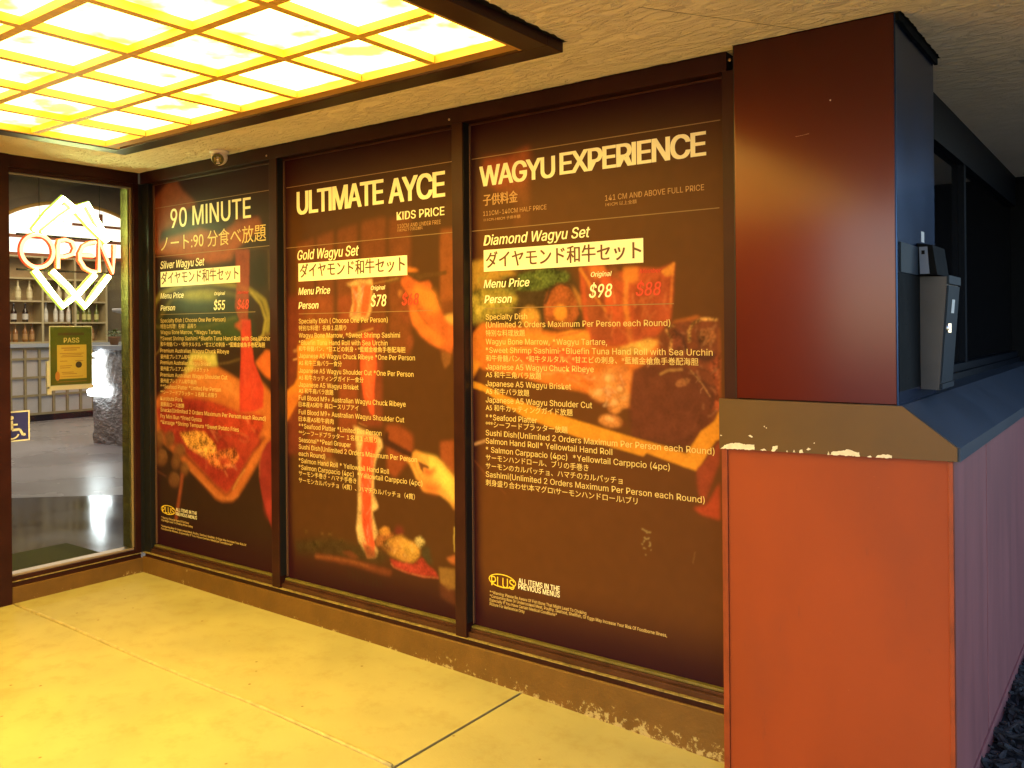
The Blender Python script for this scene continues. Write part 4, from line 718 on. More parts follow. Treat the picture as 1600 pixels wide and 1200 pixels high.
  ((40,40,10),4,0.278671,0,[2920,1722,2932,1707,2937,1689,2947,1672,2957,1675,2948,1692,2942,1710,2929,1727]),
  ((40,40,10),4,0.313681,0,[3003,1814,3020,1808,3040,1809,3057,1812,3054,1821,3037,1818,3022,1817,3008,1823]),
  ((40,40,10),3,0.363776,0,[2902,1748,2893,1738,2881,1731,2865,1726,2872,1714,2889,1720,2905,1728,2916,1740]),
  ((40,40,10),3,0.383416,0,[2956,1837,2981,1832,3007,1826,3033,1824,3034,1835,3009,1837,2984,1843,2959,1848]),
  ((40,40,10),4,0.25411,0,[3142,1839,3143,1827,3151,1817,3161,1808,3167,1812,3158,1820,3151,1829,3150,1840]),
  ((40,40,10),4,0.455352,0,[2831,1766,2838,1746,2837,1726,2838,1705,2855,1705,2854,1726,2854,1748,2847,1769]),
  ((40,40,10),4,0.350504,0,[2909,1644,2924,1647,2938,1652,2950,1659,2940,1669,2930,1662,2919,1659,2906,1656]),
  ((40,40,10),4,0.351061,0,[2812,1808,2814,1791,2812,1775,2802,1760,2814,1755,2824,1772,2827,1790,2825,1808]),
  ((40,40,10),4,0.381567,0,[2852,1788,2836,1781,2820,1775,2802,1770,2806,1762,2824,1768,2841,1774,2857,1782]),
  ((40,40,10),3,0.31763,0,[3228,1780,3211,1778,3195,1778,3178,1782,3175,1772,3193,1767,3213,1767,3230,1770]),
  ((40,40,10),3,0.284701,0,[2871,1755,2885,1757,2899,1758,2913,1763,2908,1770,2896,1766,2883,1765,2869,1764]),
  ((40,40,10),4,0.438219,0,[2876,1745,2871,1736,2876,1724,2887,1718,2894,1726,2887,1730,2884,1735,2888,1741]),
  ((40,40,10),4,0.27335,0,[3279,1854,3271,1838,3254,1827,3240,1811,3253,1803,3265,1818,3283,1830,3294,1848]),
  ((40,40,10),4,0.325495,0,[2890,1698,2874,1690,2860,1680,2847,1671,2858,1661,2872,1670,2885,1680,2899,1687]),
  ((40,40,10),4,0.334656,0,[3110,1794,3131,1792,3153,1788,3175,1786,3176,1798,3155,1800,3134,1804,3111,1806]),
  ((40,40,10),3,0.383969,0,[2987,1802,3010,1805,3029,1817,3033,1835,3022,1837,3019,1822,3005,1813,2986,1811]),
  ((40,40,10),3,0.476665,0,[3257,1789,3247,1781,3235,1776,3222,1775,3223,1769,3238,1771,3251,1776,3262,1785]),
  ((40,40,10),3,0.452902,0,[3268,1840,3288,1840,3306,1845,3324,1846,3323,1858,3303,1858,3285,1852,3267,1853]),
  ((40,40,10),3,0.417933,0,[3072,1841,3072,1827,3073,1813,3080,1799,3092,1802,3087,1814,3086,1827,3085,1841]),
 ],
}
TEXT = {
 1: [
  ('90 MINUTE',270,2270,836,120.8,'b','w'),
  ('ノート:90 分食べ放題',155,2121,1093,97.0,'','y'),
  ('Silver Wagyu Set',147,2009,490,48.6,'ib','w'),
  ('ダイヤモンド和牛セット',157,1906,827,75.9,'b','k'),
  ('Menu Price',144,1812,264,35.9,'ib','w'),
  ('Person',143,1733,168,35.9,'ib','w'),
  ('Original',738,1818,110,19.8,'ib','w'),
  ('$55',732,1727,115,57.5,'ib','w'),
  ('Member',972,1818,109,17.8,'ib','r'),
  ('$48',969,1727,111,56.0,'ib','r'),
  ('Specialty Dish ( Choose One Per Person)',143,1655,706,25.4,'m','y'),
  ('特別な料理！名様！品限り',142,1615,399,27.9,'m','y'),
  ('Wagyu Bone Marrow, *Wagyu Tartare,',141,1578,663,25.4,'m','y'),
  ('*Sweet Shrimp Sashimi·*Bluefin Tuna Hand Roll with Sea Urchin',141,1538,1143,25.4,'m','y'),
  ('和牛骨髄パン・*和牛タルタル・*甘エビの刺身・*藍鰭金槍魚手巻配海胆',140,1498,1090,27.9,'m','y'),
  ('Premium Australian Wagyu Chuck Ribeye',139,1458,742,25.4,'m','y'),
  ('豪州産プレミアム和牛リブアイ',139,1416,467,27.9,'m','y'),
  ('Premium Australian Wagyu Brisket',138,1380,562,25.4,'m','y'),
  ('豪州産プレミアム和牛ブリスケット',137,1338,535,27.9,'m','y'),
  ('Premium Australian Wagyu Shoulder Cut',137,1299,726,25.4,'m','y'),
  ('豪州産プレミアム和牛肩肉',136,1258,404,27.9,'m','y'),
  ('**Seafood Platter *Limited Per Person',136,1222,661,25.4,'m','y'),
  ('**シーフードプラッター １名様１点限り',135,1183,620,27.9,'m','y'),
  ('Kurobuta Pork',134,1143,251,25.4,'m','y'),
  ('黒豚肩ロース放題',134,1102,269,27.9,'m','y'),
  ('Snacks(Unlimited 2 Orders Maximum Per Person each Round)',133,1068,1097,25.4,'m','y'),
  ('Fry Mini Bun *Fried Gyoza',133,1026,458,25.4,'m','y'),
  ('*Karaage *Shrimp Tempura *Sweet Potato Fries',132,987,841,25.4,'m','y'),
  ('PLUS',142,403,136,40.2,'b','g'),
  ('ALL ITEMS IN THE',300,430,233,20.8,'b','w'),
  ('PREVIOUS MENUS',300,402,233,20.8,'b','w'),
  ('**Warning: Please Be Aware Of Fish Bone',129,362,314,12.7,'m','y'),
  ('That Might Lead To Choking When Eating',129,344,356,12.7,'m','y'),
  ('*Consuming Raw Or Undercooked Meat, Poultry, Seafood, Shellfish, Or Eggs May Increase Your Risk Of',128,306,908,12.7,'m','y'),
  ('Foodborne Illness, Especially If You Have Certain Medical Conditions*',128,288,772,12.7,'m','y'),
 ],
 2: [
  ('ULTIMATE',1530,2251,676,124.6,'B','w'),
  ('AYCE',2252,2248,375,121.9,'B','w'),
  ('KIDS PRICE',2305,2156,321,40.9,'b','w'),
  ('110CM AND UNDER FREE',2308,2114,294,20.3,'','o'),
  ('110CM以下子供は無料',2308,2095,174,16.4,'','o'),
  ('Gold Wagyu Set',1528,1993,495,54.2,'ib','w'),
  ('ダイヤモンド和牛セット',1549,1892,809,73.9,'b','k'),
  ('Menu Price',1533,1796,263,39.7,'ib','w'),
  ('Person',1532,1717,168,38.0,'ib','w'),
  ('Original',2113,1805,104,21.2,'ib','w'),
  ('$78',2112,1719,112,58.8,'ib','w'),
  ('$68',2336,1721,115,57.1,'ib','r'),
  ('Specialty Dish ( Choose One Per Person)',1534,1635,699,26.0,'m','y'),
  ('特別な料理！名様１品限り',1533,1594,388,28.2,'m','y'),
  ('Wagyu Bone Marrow, *Sweet Shrimp Sashimi',1533,1555,787,26.0,'m','y'),
  ('*Bluefin Tuna Hand Roll with Sea Urchin',1532,1514,698,26.0,'m','y'),
  ('和牛骨髄パン、*甘エビの刺身・*藍鰭金槍魚手巻配海胆',1531,1478,826,28.2,'m','y'),
  ('Japanese A5 Wagyu Chuck Ribeye *One Per Person',1531,1440,891,26.0,'m','y'),
  ('A5 和牛三角バラ一食分',1530,1398,354,28.2,'m','y'),
  ('Japanese A5 Wagyu Shoulder Cut *One Per Person',1530,1357,881,26.0,'m','y'),
  ('A5 和牛カッティングガイド一食分',1529,1316,522,28.2,'m','y'),
  ('Japanese A5 Wagyu Brisket',1529,1278,483,26.1,'m','y'),
  ('A5 和牛肩バラ放題',1528,1241,287,28.2,'m','y'),
  ('Full Blood M9+ Australian Wagyu Chuck Ribeye',1528,1203,827,26.1,'m','y'),
  ('日本産A5和牛 肩ロースリブアイ',1527,1165,484,28.2,'m','y'),
  ('Full Blood M9+ Australian Wagyu Shoulder Cut',1527,1123,817,26.1,'m','y'),
  ('日本産A5和牛肩肉',1526,1082,289,28.2,'m','y'),
  ('**Seafood Platter *Limited Per Person',1526,1044,655,26.1,'m','y'),
  ('**シーフードプラッター １名様１点限り',1525,1004,622,28.2,'m','y'),
  ('Seasonal**Pearl Grouper',1525,966,425,26.1,'m','y'),
  ('Sushi Dish(Unlimited 2 Orders Maximum Per Person',1524,927,906,26.1,'m','y'),
  ('each Round)',1523,888,221,26.1,'m','y'),
  ('*Salmon Hand Roll * Yellowtail Hand Roll',1523,849,709,26.1,'m','y'),
  ('*Salmon Carppacio (4pc)  *Yellowtail Carppcio (4pc)',1522,811,943,26.1,'m','y'),
  ('サーモン手巻き・ハマチ手巻き',1522,775,468,28.3,'m','y'),
  ('サーモンカルパッチョ（4貫）、ハマチカルパッチョ（4貫）',1521,736,892,28.3,'m','y'),
 ],
 3: [
  ('WAGYU',2852,2271,423,92.4,'B','w'),
  ('EXPERIENCE',3307,2277,685,93.4,'B','w'),
  ('子供料金',2870,2177,201,51.4,'b','o'),
  ('111CM-140CM HALF PRICE',2869,2130,362,21.2,'','o'),
  ('111CM-140CM 子供半額',2873,2103,213,15.1,'','o'),
  ('141 CM AND ABOVE FULL PRICE',3534,2139,452,23.2,'','o'),
  ('141CM 以上全額',3536,2114,149,16.4,'','o'),
  ('Diamond Wagyu Set',2870,1990,587,46.9,'ib','w'),
  ('ダイヤモンド和牛セット',2884,1882,820,72.4,'b','k'),
  ('Menu Price',2869,1789,264,37.8,'ib','w'),
  ('Person',2872,1717,160,36.3,'ib','w'),
  ('Original',3460,1817,103,20.7,'ib','w'),
  ('$98',3451,1728,113,55.4,'ib','w'),
  ('Member',3697,1822,98,17.3,'ib','r'),
  ('$88',3679,1729,115,54.7,'ib','r'),
  ('Specialty Dish',2879,1639,240,26.0,'m','y'),
  ('(Unlimited 2 Orders Maximum Per Person each Round)',2879,1602,955,26.0,'m','y'),
  ('特別な料理放題',2878,1561,227,28.7,'m','y'),
  ('Wagyu Bone Marrow, *Wagyu Tartare,',2878,1523,659,26.0,'m','y'),
  ('*Sweet Shrimp Sashimi·*Bluefin Tuna Hand Roll with Sea Urchin',2877,1483,1139,26.0,'m','y'),
  ('和牛骨髄パン、*和牛タルタル、*甘エビの刺身、*藍鰭金槍魚手巻配海胆',2877,1443,1078,28.7,'m','y'),
  ('Japanese A5 Wagyu Chuck Ribeye',2877,1405,593,26.0,'m','y'),
  ('A5 和牛三角バラ放題',2876,1366,318,28.7,'m','y'),
  ('Japanese A5 Wagyu Brisket',2876,1326,477,26.0,'m','y'),
  ('A5 和牛バラ放題',2875,1287,252,28.7,'m','y'),
  ('Japanese A5 Wagyu Shoulder Cut',2875,1249,585,26.0,'m','y'),
  ('A5 和牛カッティングガイド放題',2874,1210,486,28.7,'m','y'),
  ('**Seafood Platter',2874,1167,295,26.0,'m','y'),
  ('***シーフードプラッター放題',2873,1132,460,28.8,'m','y'),
  ('Sushi Dish(Unlimited 2 Orders Maximum Per Person each Round)',2873,1093,1147,26.0,'m','y'),
  ('Salmon Hand Roll* Yellowtail Hand Roll',2873,1055,685,26.0,'m','y'),
  ('* Salmon Carppacio (4pc)  *Yellowtail Carppcio (4pc)',2872,1014,954,26.0,'m','y'),
  ('サーモンハンドロール、ブリの手巻き',2872,974,567,28.8,'m','y'),
  ('サーモンのカルパッチョ、ハマチのカルパッチョ',2871,935,735,28.8,'m','y'),
  ('Sashimi(Unlimited 2 Orders Maximum Per Person each Round)',2871,897,1106,26.0,'m','y'),
  ('刺身盛り合わせ\\本マグロ\\サーモンハンドロール\\ブリ',2870,856,807,28.8,'m','y'),
  ('PLUS',2898,389,135,45.3,'b','g'),
  ('ALL ITEMS IN THE',3057,425,227,23.6,'b','w'),
  ('PREVIOUS MENUS',3056,399,227,23.6,'b','w'),
  ('**Warning: Please Be Aware Of Fish Bone That Might Lead To Choking',2889,349,532,13.9,'m','y'),
  ('*Consuming Raw Or Undercooked Meat, Poultry, Seafood, Shellfish, Or Eggs May Increase Your Risk Of Foodborne Illness,',2889,331,918,13.9,'m','y'),
  ('Especially If You Have Certain Medical Conditions*',2888,312,379,13.9,'m','y'),
  ('Picture For Reference Only',2888,293,202,13.9,'m','y'),
 ],
}
RULES = {1:[(73, 2414, 1283), (67, 2091, 1279), (143, 1708, 1142)],2:[(1434, 2411, 2683), (1429, 2067, 2685), (1534, 1689, 2547)],3:[(2800, 2406, 4056), (2790, 2063, 4049), (2872, 1692, 3851)]}
BARS = {3:(2870, 1968, 3714, 1866),2:(1534, 1973, 2374, 1872),1:(147, 1989, 998, 1889)}
OVALS = {3:(2963, 419, 80, 32),1:(211, 425, 83, 31)}

# ------------------------------------------------------------------ materials
M = {}
M['bronze'] = mat('bronze anodised metal', (.034, .008, .007), .42, .2, .25, var=.25, vscale=5, bump=.03, bscale=150)
M['bronze_dark'] = mat('dark bronze metal', (.012, .012, .012), .4, .2, .5)
M['sill'] = mat('bronze sill metal', (.075, .026, .014), .38, .3, .5, var=.3, vscale=9)
M['bead'] = mat('worn edge bead', (.30, .22, .08), .5, .2, .5, var=.5, vscale=40)
M['red_metal'] = mat('dark red painted metal', (.062, .0045, .0022), .32, .8, .3, var=.05, vscale=2.2, coat=.75)
M['red_metal'].node_tree.nodes['Principled BSDF'].inputs['Coat Roughness'].default_value = .17
M['orange'] = mat('orange red painted board', (.28, .043, .005), .52, 0, .4, var=.13, vscale=2.6, bump=.06, bscale=14, stretch=(1, 1, .5))
M['orange_trim'] = mat('orange red corner trim', (.24, .038, .006), .45, 0, .5, var=.25, vscale=12)
def scuff(m, dark, light, amt=.75):
    nt = m.node_tree; b = nt.nodes['Principled BSDF']
    tc = nt.nodes.new('ShaderNodeTexCoord')
    for sc_, st, lo, hi, c in ((3.5, (1, 1, .45), .52, .72, dark), (30, (1, 1, .25), .68, .74, dark), (60, (1, .2, 3), .74, .77, light)):
        old = b.inputs['Base Color'].links[0].from_socket
        mp = nt.nodes.new('ShaderNodeMapping'); mp.inputs['Scale'].default_value = st; nt.links.new(tc.outputs['Object'], mp.inputs[0])
        n = nt.nodes.new('ShaderNodeTexNoise'); n.inputs['Scale'].default_value = sc_; n.inputs['Detail'].default_value = 7; nt.links.new(mp.outputs[0], n.inputs['Vector'])
        r = nt.nodes.new('ShaderNodeMapRange'); r.inputs['From Min'].default_value = lo; r.inputs['From Max'].default_value = hi; r.inputs['To Max'].default_value = amt
        nt.links.new(n.outputs[0], r.inputs[0])
        mx = nt.nodes.new('ShaderNodeMix'); mx.data_type = 'RGBA'; nt.links.new(r.outputs[0], mx.inputs[0]); nt.links.new(old, mx.inputs[6]); mx.inputs[7].default_value = (*c, 1)
        nt.links.new(mx.outputs[2], b.inputs['Base Color'])
scuff(M['orange'], (.225, .037, .008), (.40, .10, .04))
M['olive'] = mat('brown painted fascia', (.095, .047, .007), .42, 0, .5, var=.12, vscale=5)
M['chip'] = mat('bare primer', (.75, .68, .55), .7, 0, .3, var=.12, vscale=50)
M['cap'] = mat('grey painted metal cap', (.05, .062, .085), .42, .25, .5, var=.18, vscale=4)
M['black'] = mat('black painted metal', (.006, .006, .006), .7, 0, .08, var=.2, vscale=20)
M['darkglass'] = mat('dark window glass', (.004, .004, .005), .06, 0, .5)
M['wood'] = mat('light lattice wood', (.78, .44, .08), .55, 0, .4, var=.15, vscale=10, stretch=(4, .4, 1))
M['white_plastic'] = mat('white plastic', (.88, .78, .72), .4, 0, .5)
M['lens'] = mat('camera window', (.02, .012, .01), .12, 0, .6)
M['greybox'] = mat('grey powder coated steel', (.085, .075, .07), .45, .3, .5, var=.1, vscale=14)
M['bluebox'] = mat('dark grey powder coated steel', (.014, .024, .036), .5, .1, .2, var=.15, vscale=10)
M['chrome'] = mat('chrome', (.8, .8, .82), .15, 1)
M['white'] = mat('white paper', (.78, .76, .7), .6)
M['print_w'] = mat('cream lettering film', (.92, .86, .62), .45, spec=.3)
M['print_y'] = mat('pale yellow lettering film', (.70, .52, .20), .45, spec=.3)
M['print_o'] = mat('amber lettering film', (.50, .28, .12), .45, spec=.3)
M['print_g'] = mat('yellow lettering film', (.85, .60, .05), .45, spec=.3)
M['print_r'] = mat('red lettering film', (.62, .055, .03), .45, spec=.3)
M['print_k'] = mat('brown lettering film', (.13, .05, .03), .45, spec=.3)
M['bar'] = mat('cream highlight film', (.93, .90, .66), .42, spec=.3)
M['rule'] = mat('thin rule film', (.26, .16, .07), .45, spec=.3)

def concrete():
    m = mat('warm concrete', (.40, .34, .15), .8, 0, .25, var=.10, vscale=2.2, bump=.12, bscale=90)
    nt = m.node_tree; b = nt.nodes['Principled BSDF']
    old = b.inputs['Base Color'].links[0].from_socket
    n = nt.nodes.new('ShaderNodeTexNoise'); n.inputs['Scale'].default_value = 9; n.inputs['Detail'].default_value = 8; n.inputs['Roughness'].default_value = .7
    tc = nt.nodes.new('ShaderNodeTexCoord'); nt.links.new(tc.outputs['Object'], n.inputs['Vector'])
    r = nt.nodes.new('ShaderNodeValToRGB'); r.color_ramp.elements[0].position = .28; r.color_ramp.elements[1].position = .5
    r.color_ramp.elements[0].color = (.78, .68, .55, 1); r.color_ramp.elements[1].color = (1, 1, 1, 1)
    nt.links.new(n.outputs[0], r.inputs[0])
    mx = nt.nodes.new('ShaderNodeMix'); mx.data_type = 'RGBA'; mx.blend_type = 'MULTIPLY'; mx.inputs[0].default_value = .5
    nt.links.new(old, mx.inputs[6]); nt.links.new(r.outputs[0], mx.inputs[7])
    # small dark specks
    v = nt.nodes.new('ShaderNodeTexVoronoi'); v.inputs['Scale'].default_value = 7; nt.links.new(tc.outputs['Object'], v.inputs['Vector'])
    r2 = nt.nodes.new('ShaderNodeValToRGB'); r2.color_ramp.elements[0].position = .03; r2.color_ramp.elements[1].position = .06
    r2.color_ramp.elements[0].color = (.55, .42, .3, 1); r2.color_ramp.elements[1].color = (1, 1, 1, 1)
    nt.links.new(v.outputs['Distance'], r2.inputs[0])
    mx2 = nt.nodes.new('ShaderNodeMix'); mx2.data_type = 'RGBA'; mx2.blend_type = 'MULTIPLY'; mx2.inputs[0].default_value = 1
    nt.links.new(mx.outputs[2], mx2.inputs[6]); nt.links.new(r2.outputs[0], mx2.inputs[7])
    nt.links.new(mx2.outputs[2], b.inputs['Base Color'])
    return m
M['concrete'] = concrete()

def worn(name, paint, bare, z_hi):
    """painted concrete kerb: paint worn off in flakes, most of them low down where feet and water reach"""
    m = mat(name, paint, .6, 0, .35, var=.15, vscale=8, bump=.25, bscale=70)
    nt = m.node_tree; b = nt.nodes['Principled BSDF']
    old = b.inputs['Base Color'].links[0].from_socket
    g = nt.nodes.new('ShaderNodeNewGeometry'); sp = nt.nodes.new('ShaderNodeSeparateXYZ'); nt.links.new(g.outputs['Position'], sp.inputs[0])
    mr = nt.nodes.new('ShaderNodeMapRange'); mr.inputs['From Min'].default_value = -.07; mr.inputs['From Max'].default_value = z_hi
    mr.inputs['To Min'].default_value = .17; mr.inputs['To Max'].default_value = -.08
    nt.links.new(sp.outputs['Z'], mr.inputs[0])
    n = nt.nodes.new('ShaderNodeTexNoise'); n.inputs['Scale'].default_value = 28; n.inputs['Detail'].default_value = 9; n.inputs['Roughness'].default_value = .75
    nt.links.new(g.outputs['Position'], n.inputs['Vector'])
    n0 = nt.nodes.new('ShaderNodeTexNoise'); n0.inputs['Scale'].default_value = 3.2; nt.links.new(g.outputs['Position'], n0.inputs['Vector'])
    a0 = nt.nodes.new('ShaderNodeMath'); a0.operation = 'MULTIPLY_ADD'; nt.links.new(n0.outputs[0], a0.inputs[0]); a0.inputs[1].default_value = .35; nt.links.new(mr.outputs[0], a0.inputs[2])
    a = nt.nodes.new('ShaderNodeMath'); a.operation = 'ADD'; nt.links.new(n.outputs[0], a.inputs[0]); nt.links.new(a0.outputs[0], a.inputs[1])
    r = nt.nodes.new('ShaderNodeValToRGB'); r.color_ramp.elements[0].position = .80; r.color_ramp.elements[1].position = .85
    nt.links.new(a.outputs[0], r.inputs[0])
    mx = nt.nodes.new('ShaderNodeMix'); mx.data_type = 'RGBA'; nt.links.new(r.outputs[0], mx.inputs[0])
    nt.links.new(old, mx.inputs[6]); mx.inputs[7].default_value = (*bare, 1); nt.links.new(mx.outputs[2], b.inputs['Base Color'])
    return m
M['kerb'] = worn('painted concrete kerb', (.145, .070, .013), (.42, .32, .13), .05)

def stucco():
    m = mat('trowelled stucco', (.93, .78, .62), .85, 0, .2, var=.06, vscale=1.5)
    nt = m.node_tree; b = nt.nodes['Principled BSDF']
    tc = nt.nodes.new('ShaderNodeTexCoord'); mp = nt.nodes.new('ShaderNodeMapping'); mp.inputs['Scale'].default_value = (.55, 1.3, 1); mp.inputs['Rotation'].default_value = (0, 0, R(20))
    nt.links.new(tc.outputs['Object'], mp.inputs[0])
    n = nt.nodes.new('ShaderNodeTexNoise'); n.inputs['Scale'].default_value = 16; n.inputs['Detail'].default_value = 7; n.inputs['Roughness'].default_value = .6; n.inputs['Distortion'].default_value = 1.2
    nt.links.new(mp.outputs[0], n.inputs['Vector'])
    r = nt.nodes.new('ShaderNodeValToRGB'); r.color_ramp.elements[0].position = .44; r.color_ramp.elements[1].position = .60
    nt.links.new(n.outputs[0], r.inputs[0])
    n2 = nt.nodes.new('ShaderNodeTexNoise'); n2.inputs['Scale'].default_value = 70; n2.inputs['Detail'].default_value = 4; nt.links.new(mp.outputs[0], n2.inputs['Vector'])
    ad = nt.nodes.new('ShaderNodeMath'); ad.operation = 'MULTIPLY_ADD'; nt.links.new(n2.outputs[0], ad.inputs[0]); ad.inputs[1].default_value = .5; nt.links.new(r.outputs[0], ad.inputs[2])
    bp = nt.nodes.new('ShaderNodeBump'); bp.inputs['Strength'].default_value = .85; bp.inputs['Distance'].default_value = .010
    nt.links.new(ad.outputs[0], bp.inputs['Height']); nt.links.new(bp.outputs[0], b.inputs['Normal'])
    return m
M['stucco'] = stucco()

def glass(name, tint=(1, 1, 1), ior=1.45):
    m = bpy.data.materials.new(name); m.use_nodes = True; nt = m.node_tree; nt.nodes.clear()
    o = nt.nodes.new('ShaderNodeOutputMaterial'); mx = nt.nodes.new('ShaderNodeMixShader'); f = nt.nodes.new('ShaderNodeFresnel'); f.inputs[0].default_value = ior
    t = nt.nodes.new('ShaderNodeBsdfTransparent'); t.inputs[0].default_value = (*tint, 1); g = nt.nodes.new('ShaderNodeBsdfGlossy'); g.inputs['Roughness'].default_value = .01
    nt.links.new(f.outputs[0], mx.inputs[0]); nt.links.new(t.outputs[0], mx.inputs[1]); nt.links.new(g.outputs[0], mx.inputs[2]); nt.links.new(mx.outputs[0], o.inputs[0])
    return m
M['glass'] = glass('clear window glass', (.95, .96, .93), 1.3)

# ------------------------------------------------------------------ setting: ground, kerb, ceiling
ZF = [(-.3, 0), (0, 0), (1.04, -.012), (2.24, -.022), (3.09, -.045), (4.08, -.084), (4.9, -.10), (14, -.12)]
def zf(x): return float(np.interp(x, [a for a, b in ZF], [b for a, b in ZF]))
def slab(bm, x0, x1, y0, y1):
    xs = sorted({x0, x1, *[a for a, b in ZF if x0 < a < x1]})
    bv = .006
    for a, b in zip(xs, xs[1:]):
        vs = [bm.verts.new((x, y, zf(x))) for x, y in ((a, y0), (b, y0), (b, y1), (a, y1))]
        bm.faces.new(vs)
        for y in (y0, y1):
            bm.faces.new([bm.verts.new(p) for p in ((a, y, zf(a)), (b, y, zf(b)), (b, y, zf(b)-.06), (a, y, zf(a)-.06))])
    for x in (x0, x1):
        bm.faces.new([bm.verts.new(p) for p in ((x, y0, zf(x)), (x, y1, zf(x)), (x, y1, zf(x)-.06), (x, y0, zf(x)-.06))])
bm = bm_()
JX, JY, gp = 3.112, -.822, .007
for x0, x1 in ((-.3, JX-gp), (JX+gp, 6.2-gp), (6.2+gp, 12)):
    for y0, y1 in ((JY+.004, 0.02), (-2.6+gp, JY-.004), (-5.5+gp, -2.6-gp), (-9, -5.5-gp)):
        yy1 = y1 if x0 < 4 or y1 < 0 else -.055
        slab(bm, x0, x1, y0, yy1)
struct('pavement', bm, M['concrete'])
bm = bm_()
pts = [(x, JY + .006*math.sin(x*3), zf(x)+.0015) for x in np.linspace(.06, 3.1, 40)]
tube(bm, pts, .009, 8)
tag(obj('joint_sealant', bm, mat('pale joint sealant', (.42, .34, .14), .6, var=.2, vscale=30), None, True), 'pale sealant bead along the long floor joint toward the door', 'sealant bead')
bm = bm_(); pts = [(JX + .003*math.sin(y*9), y, zf(JX)-.016) for y in np.linspace(-.01, -2.6, 30)]
tube(bm, pts, .009, 8)
tag(obj('joint_filler', bm, mat('grey joint filler', (.12, .11, .10), .8), None, True), 'dark grey filler strip in the cross joint of the pavement', 'joint filler')
bm = bm_(); box(bm, -30, 40, -60, 30, -.5, -.17); struct('ground', bm, mat('grey paving', (.22, .22, .23), .9, var=.2, vscale=3))
bm = bm_(); box(bm, 4.86, 12, -.05, 12, -.3, -.045); struct('soil', bm, mat('dark soil', (.012, .012, .014), .95, var=.4, vscale=30))

# mulch: shredded chips, one mass
bm = bm_()
for i in range(5200):
    x = 4.9 + random.random()**1.3*2.2; y = -.02 + random.random()*4.2
    L = random.uniform(.012, .05); w = random.uniform(.004, .012); h = random.uniform(.003, .008)
    mt = Matrix.Translation((x, y, -.04+random.random()*.035)) @ Matrix.Rotation(random.uniform(0, 6.28), 4, 'Z') @ Matrix.Rotation(random.gauss(0, .35), 4, 'Y')
    ps = [(-L, -w*.5, 0), (-L*.3, -w, -h), (L, -w*.3, 0), (L*.8, w*.6, 0), (-L*.5, w, h*.3)]
    top = [bm.verts.new(mt @ Vector((a, b, h+c))) for a, b, c in ps]; bot = [bm.verts.new(mt @ Vector((a, b, c-h*.5))) for a, b, c in ps]
    bm.faces.new(top); bm.faces.new(bot[::-1])
    for k in range(5): bm.faces.new((top[k], bot[k], bot[(k+1) % 5], top[(k+1) % 5]))
mulch = obj('mulch', bm, mat('dark bark mulch', (.03, .027, .028), .85, var=.85, vscale=25)); mulch['kind'] = 'stuff'; tag(mulch, 'dark shredded bark mulch beside the red low wall', 'mulch')

bm = bm_()
KY, KX = -.006, .006
for x0, x1 in zip(np.linspace(0, 4.095, 60)[:-1], np.linspace(0, 4.095, 60)[1:]):
    pass
prism(bm, [(0, KY, -.2), (0, KY, .099), (0, KY+.004, .103), (0, .12, .103), (0, .12, -.2)], (4.105, 0, 0))
o = obj('kerb', bm, M['kerb']); tag(o, 'long brown painted concrete kerb under the menu windows, paint flaking', 'kerb')
bm = bm_()
prism(bm, [(KX, KY, -.2), (KX, KY, .091), (KX-.004, KY, .095), (-.11, KY, .095), (-.11, KY, -.2)], (0, -.824, 0))
o = obj('kerb', bm, M['kerb']); tag(o, 'short brown painted concrete kerb under the clear door-side window', 'kerb')

# ceiling of the walkway
bm = bm_(); box(bm, -.0, 5.95, -5.2, 4.1, 2.65, 2.9); struct('ceiling', bm, M['stucco'])
bm = bm_()
prism(bm, [(4.08, -.5, 2.648), (4.084, -.5, 2.648), (4.53, -.052, 2.648), (4.526, -.052, 2.648)], (0, 0, .001))
bm.free()
bm = bm_(); prism(bm, [(4.060, -.62, 2.6494), (4.063, -.62, 2.6494), (4.43, -.051, 2.6494), (4.427, -.051, 2.6494)], (0, 0, .0008))
struct('ceiling_joint', bm, mat('brown hairline joint', (.18, .10, .05), .8))

def ragged(bm, pts, nrm, w, z, step=.012):
    """ragged brush edge of dark paint on the stucco along a line"""
    a, b = Vector(pts[0]), Vector(pts[1]); n = max(2, int((b-a).length/step)); nv = Vector(nrm)
    prev = None; ww = w
    for i in range(n+1):
        p = a+(b-a)*i/n; ww = max(.001, .7*ww+.3*w*random.uniform(.1, 2.2))
        cur = (bm.verts.new((p.x, p.y, z)), bm.verts.new((p.x+nv.x*ww, p.y+nv.y*ww, z)))
        if prev: bm.faces.new((prev[0], cur[0], cur[1], prev[1]))
        prev = cur

# unseen wall added behind the camera, placed and coloured to shape the pillar's reflections
bm = bm_(); box(bm, -.3, 2.95, -5.4, -5.2, -.2, 2.9)
struct('reflection_wall', bm, mat('red reflection wall', (.5, .11, .05), .7, var=.2, vscale=3))

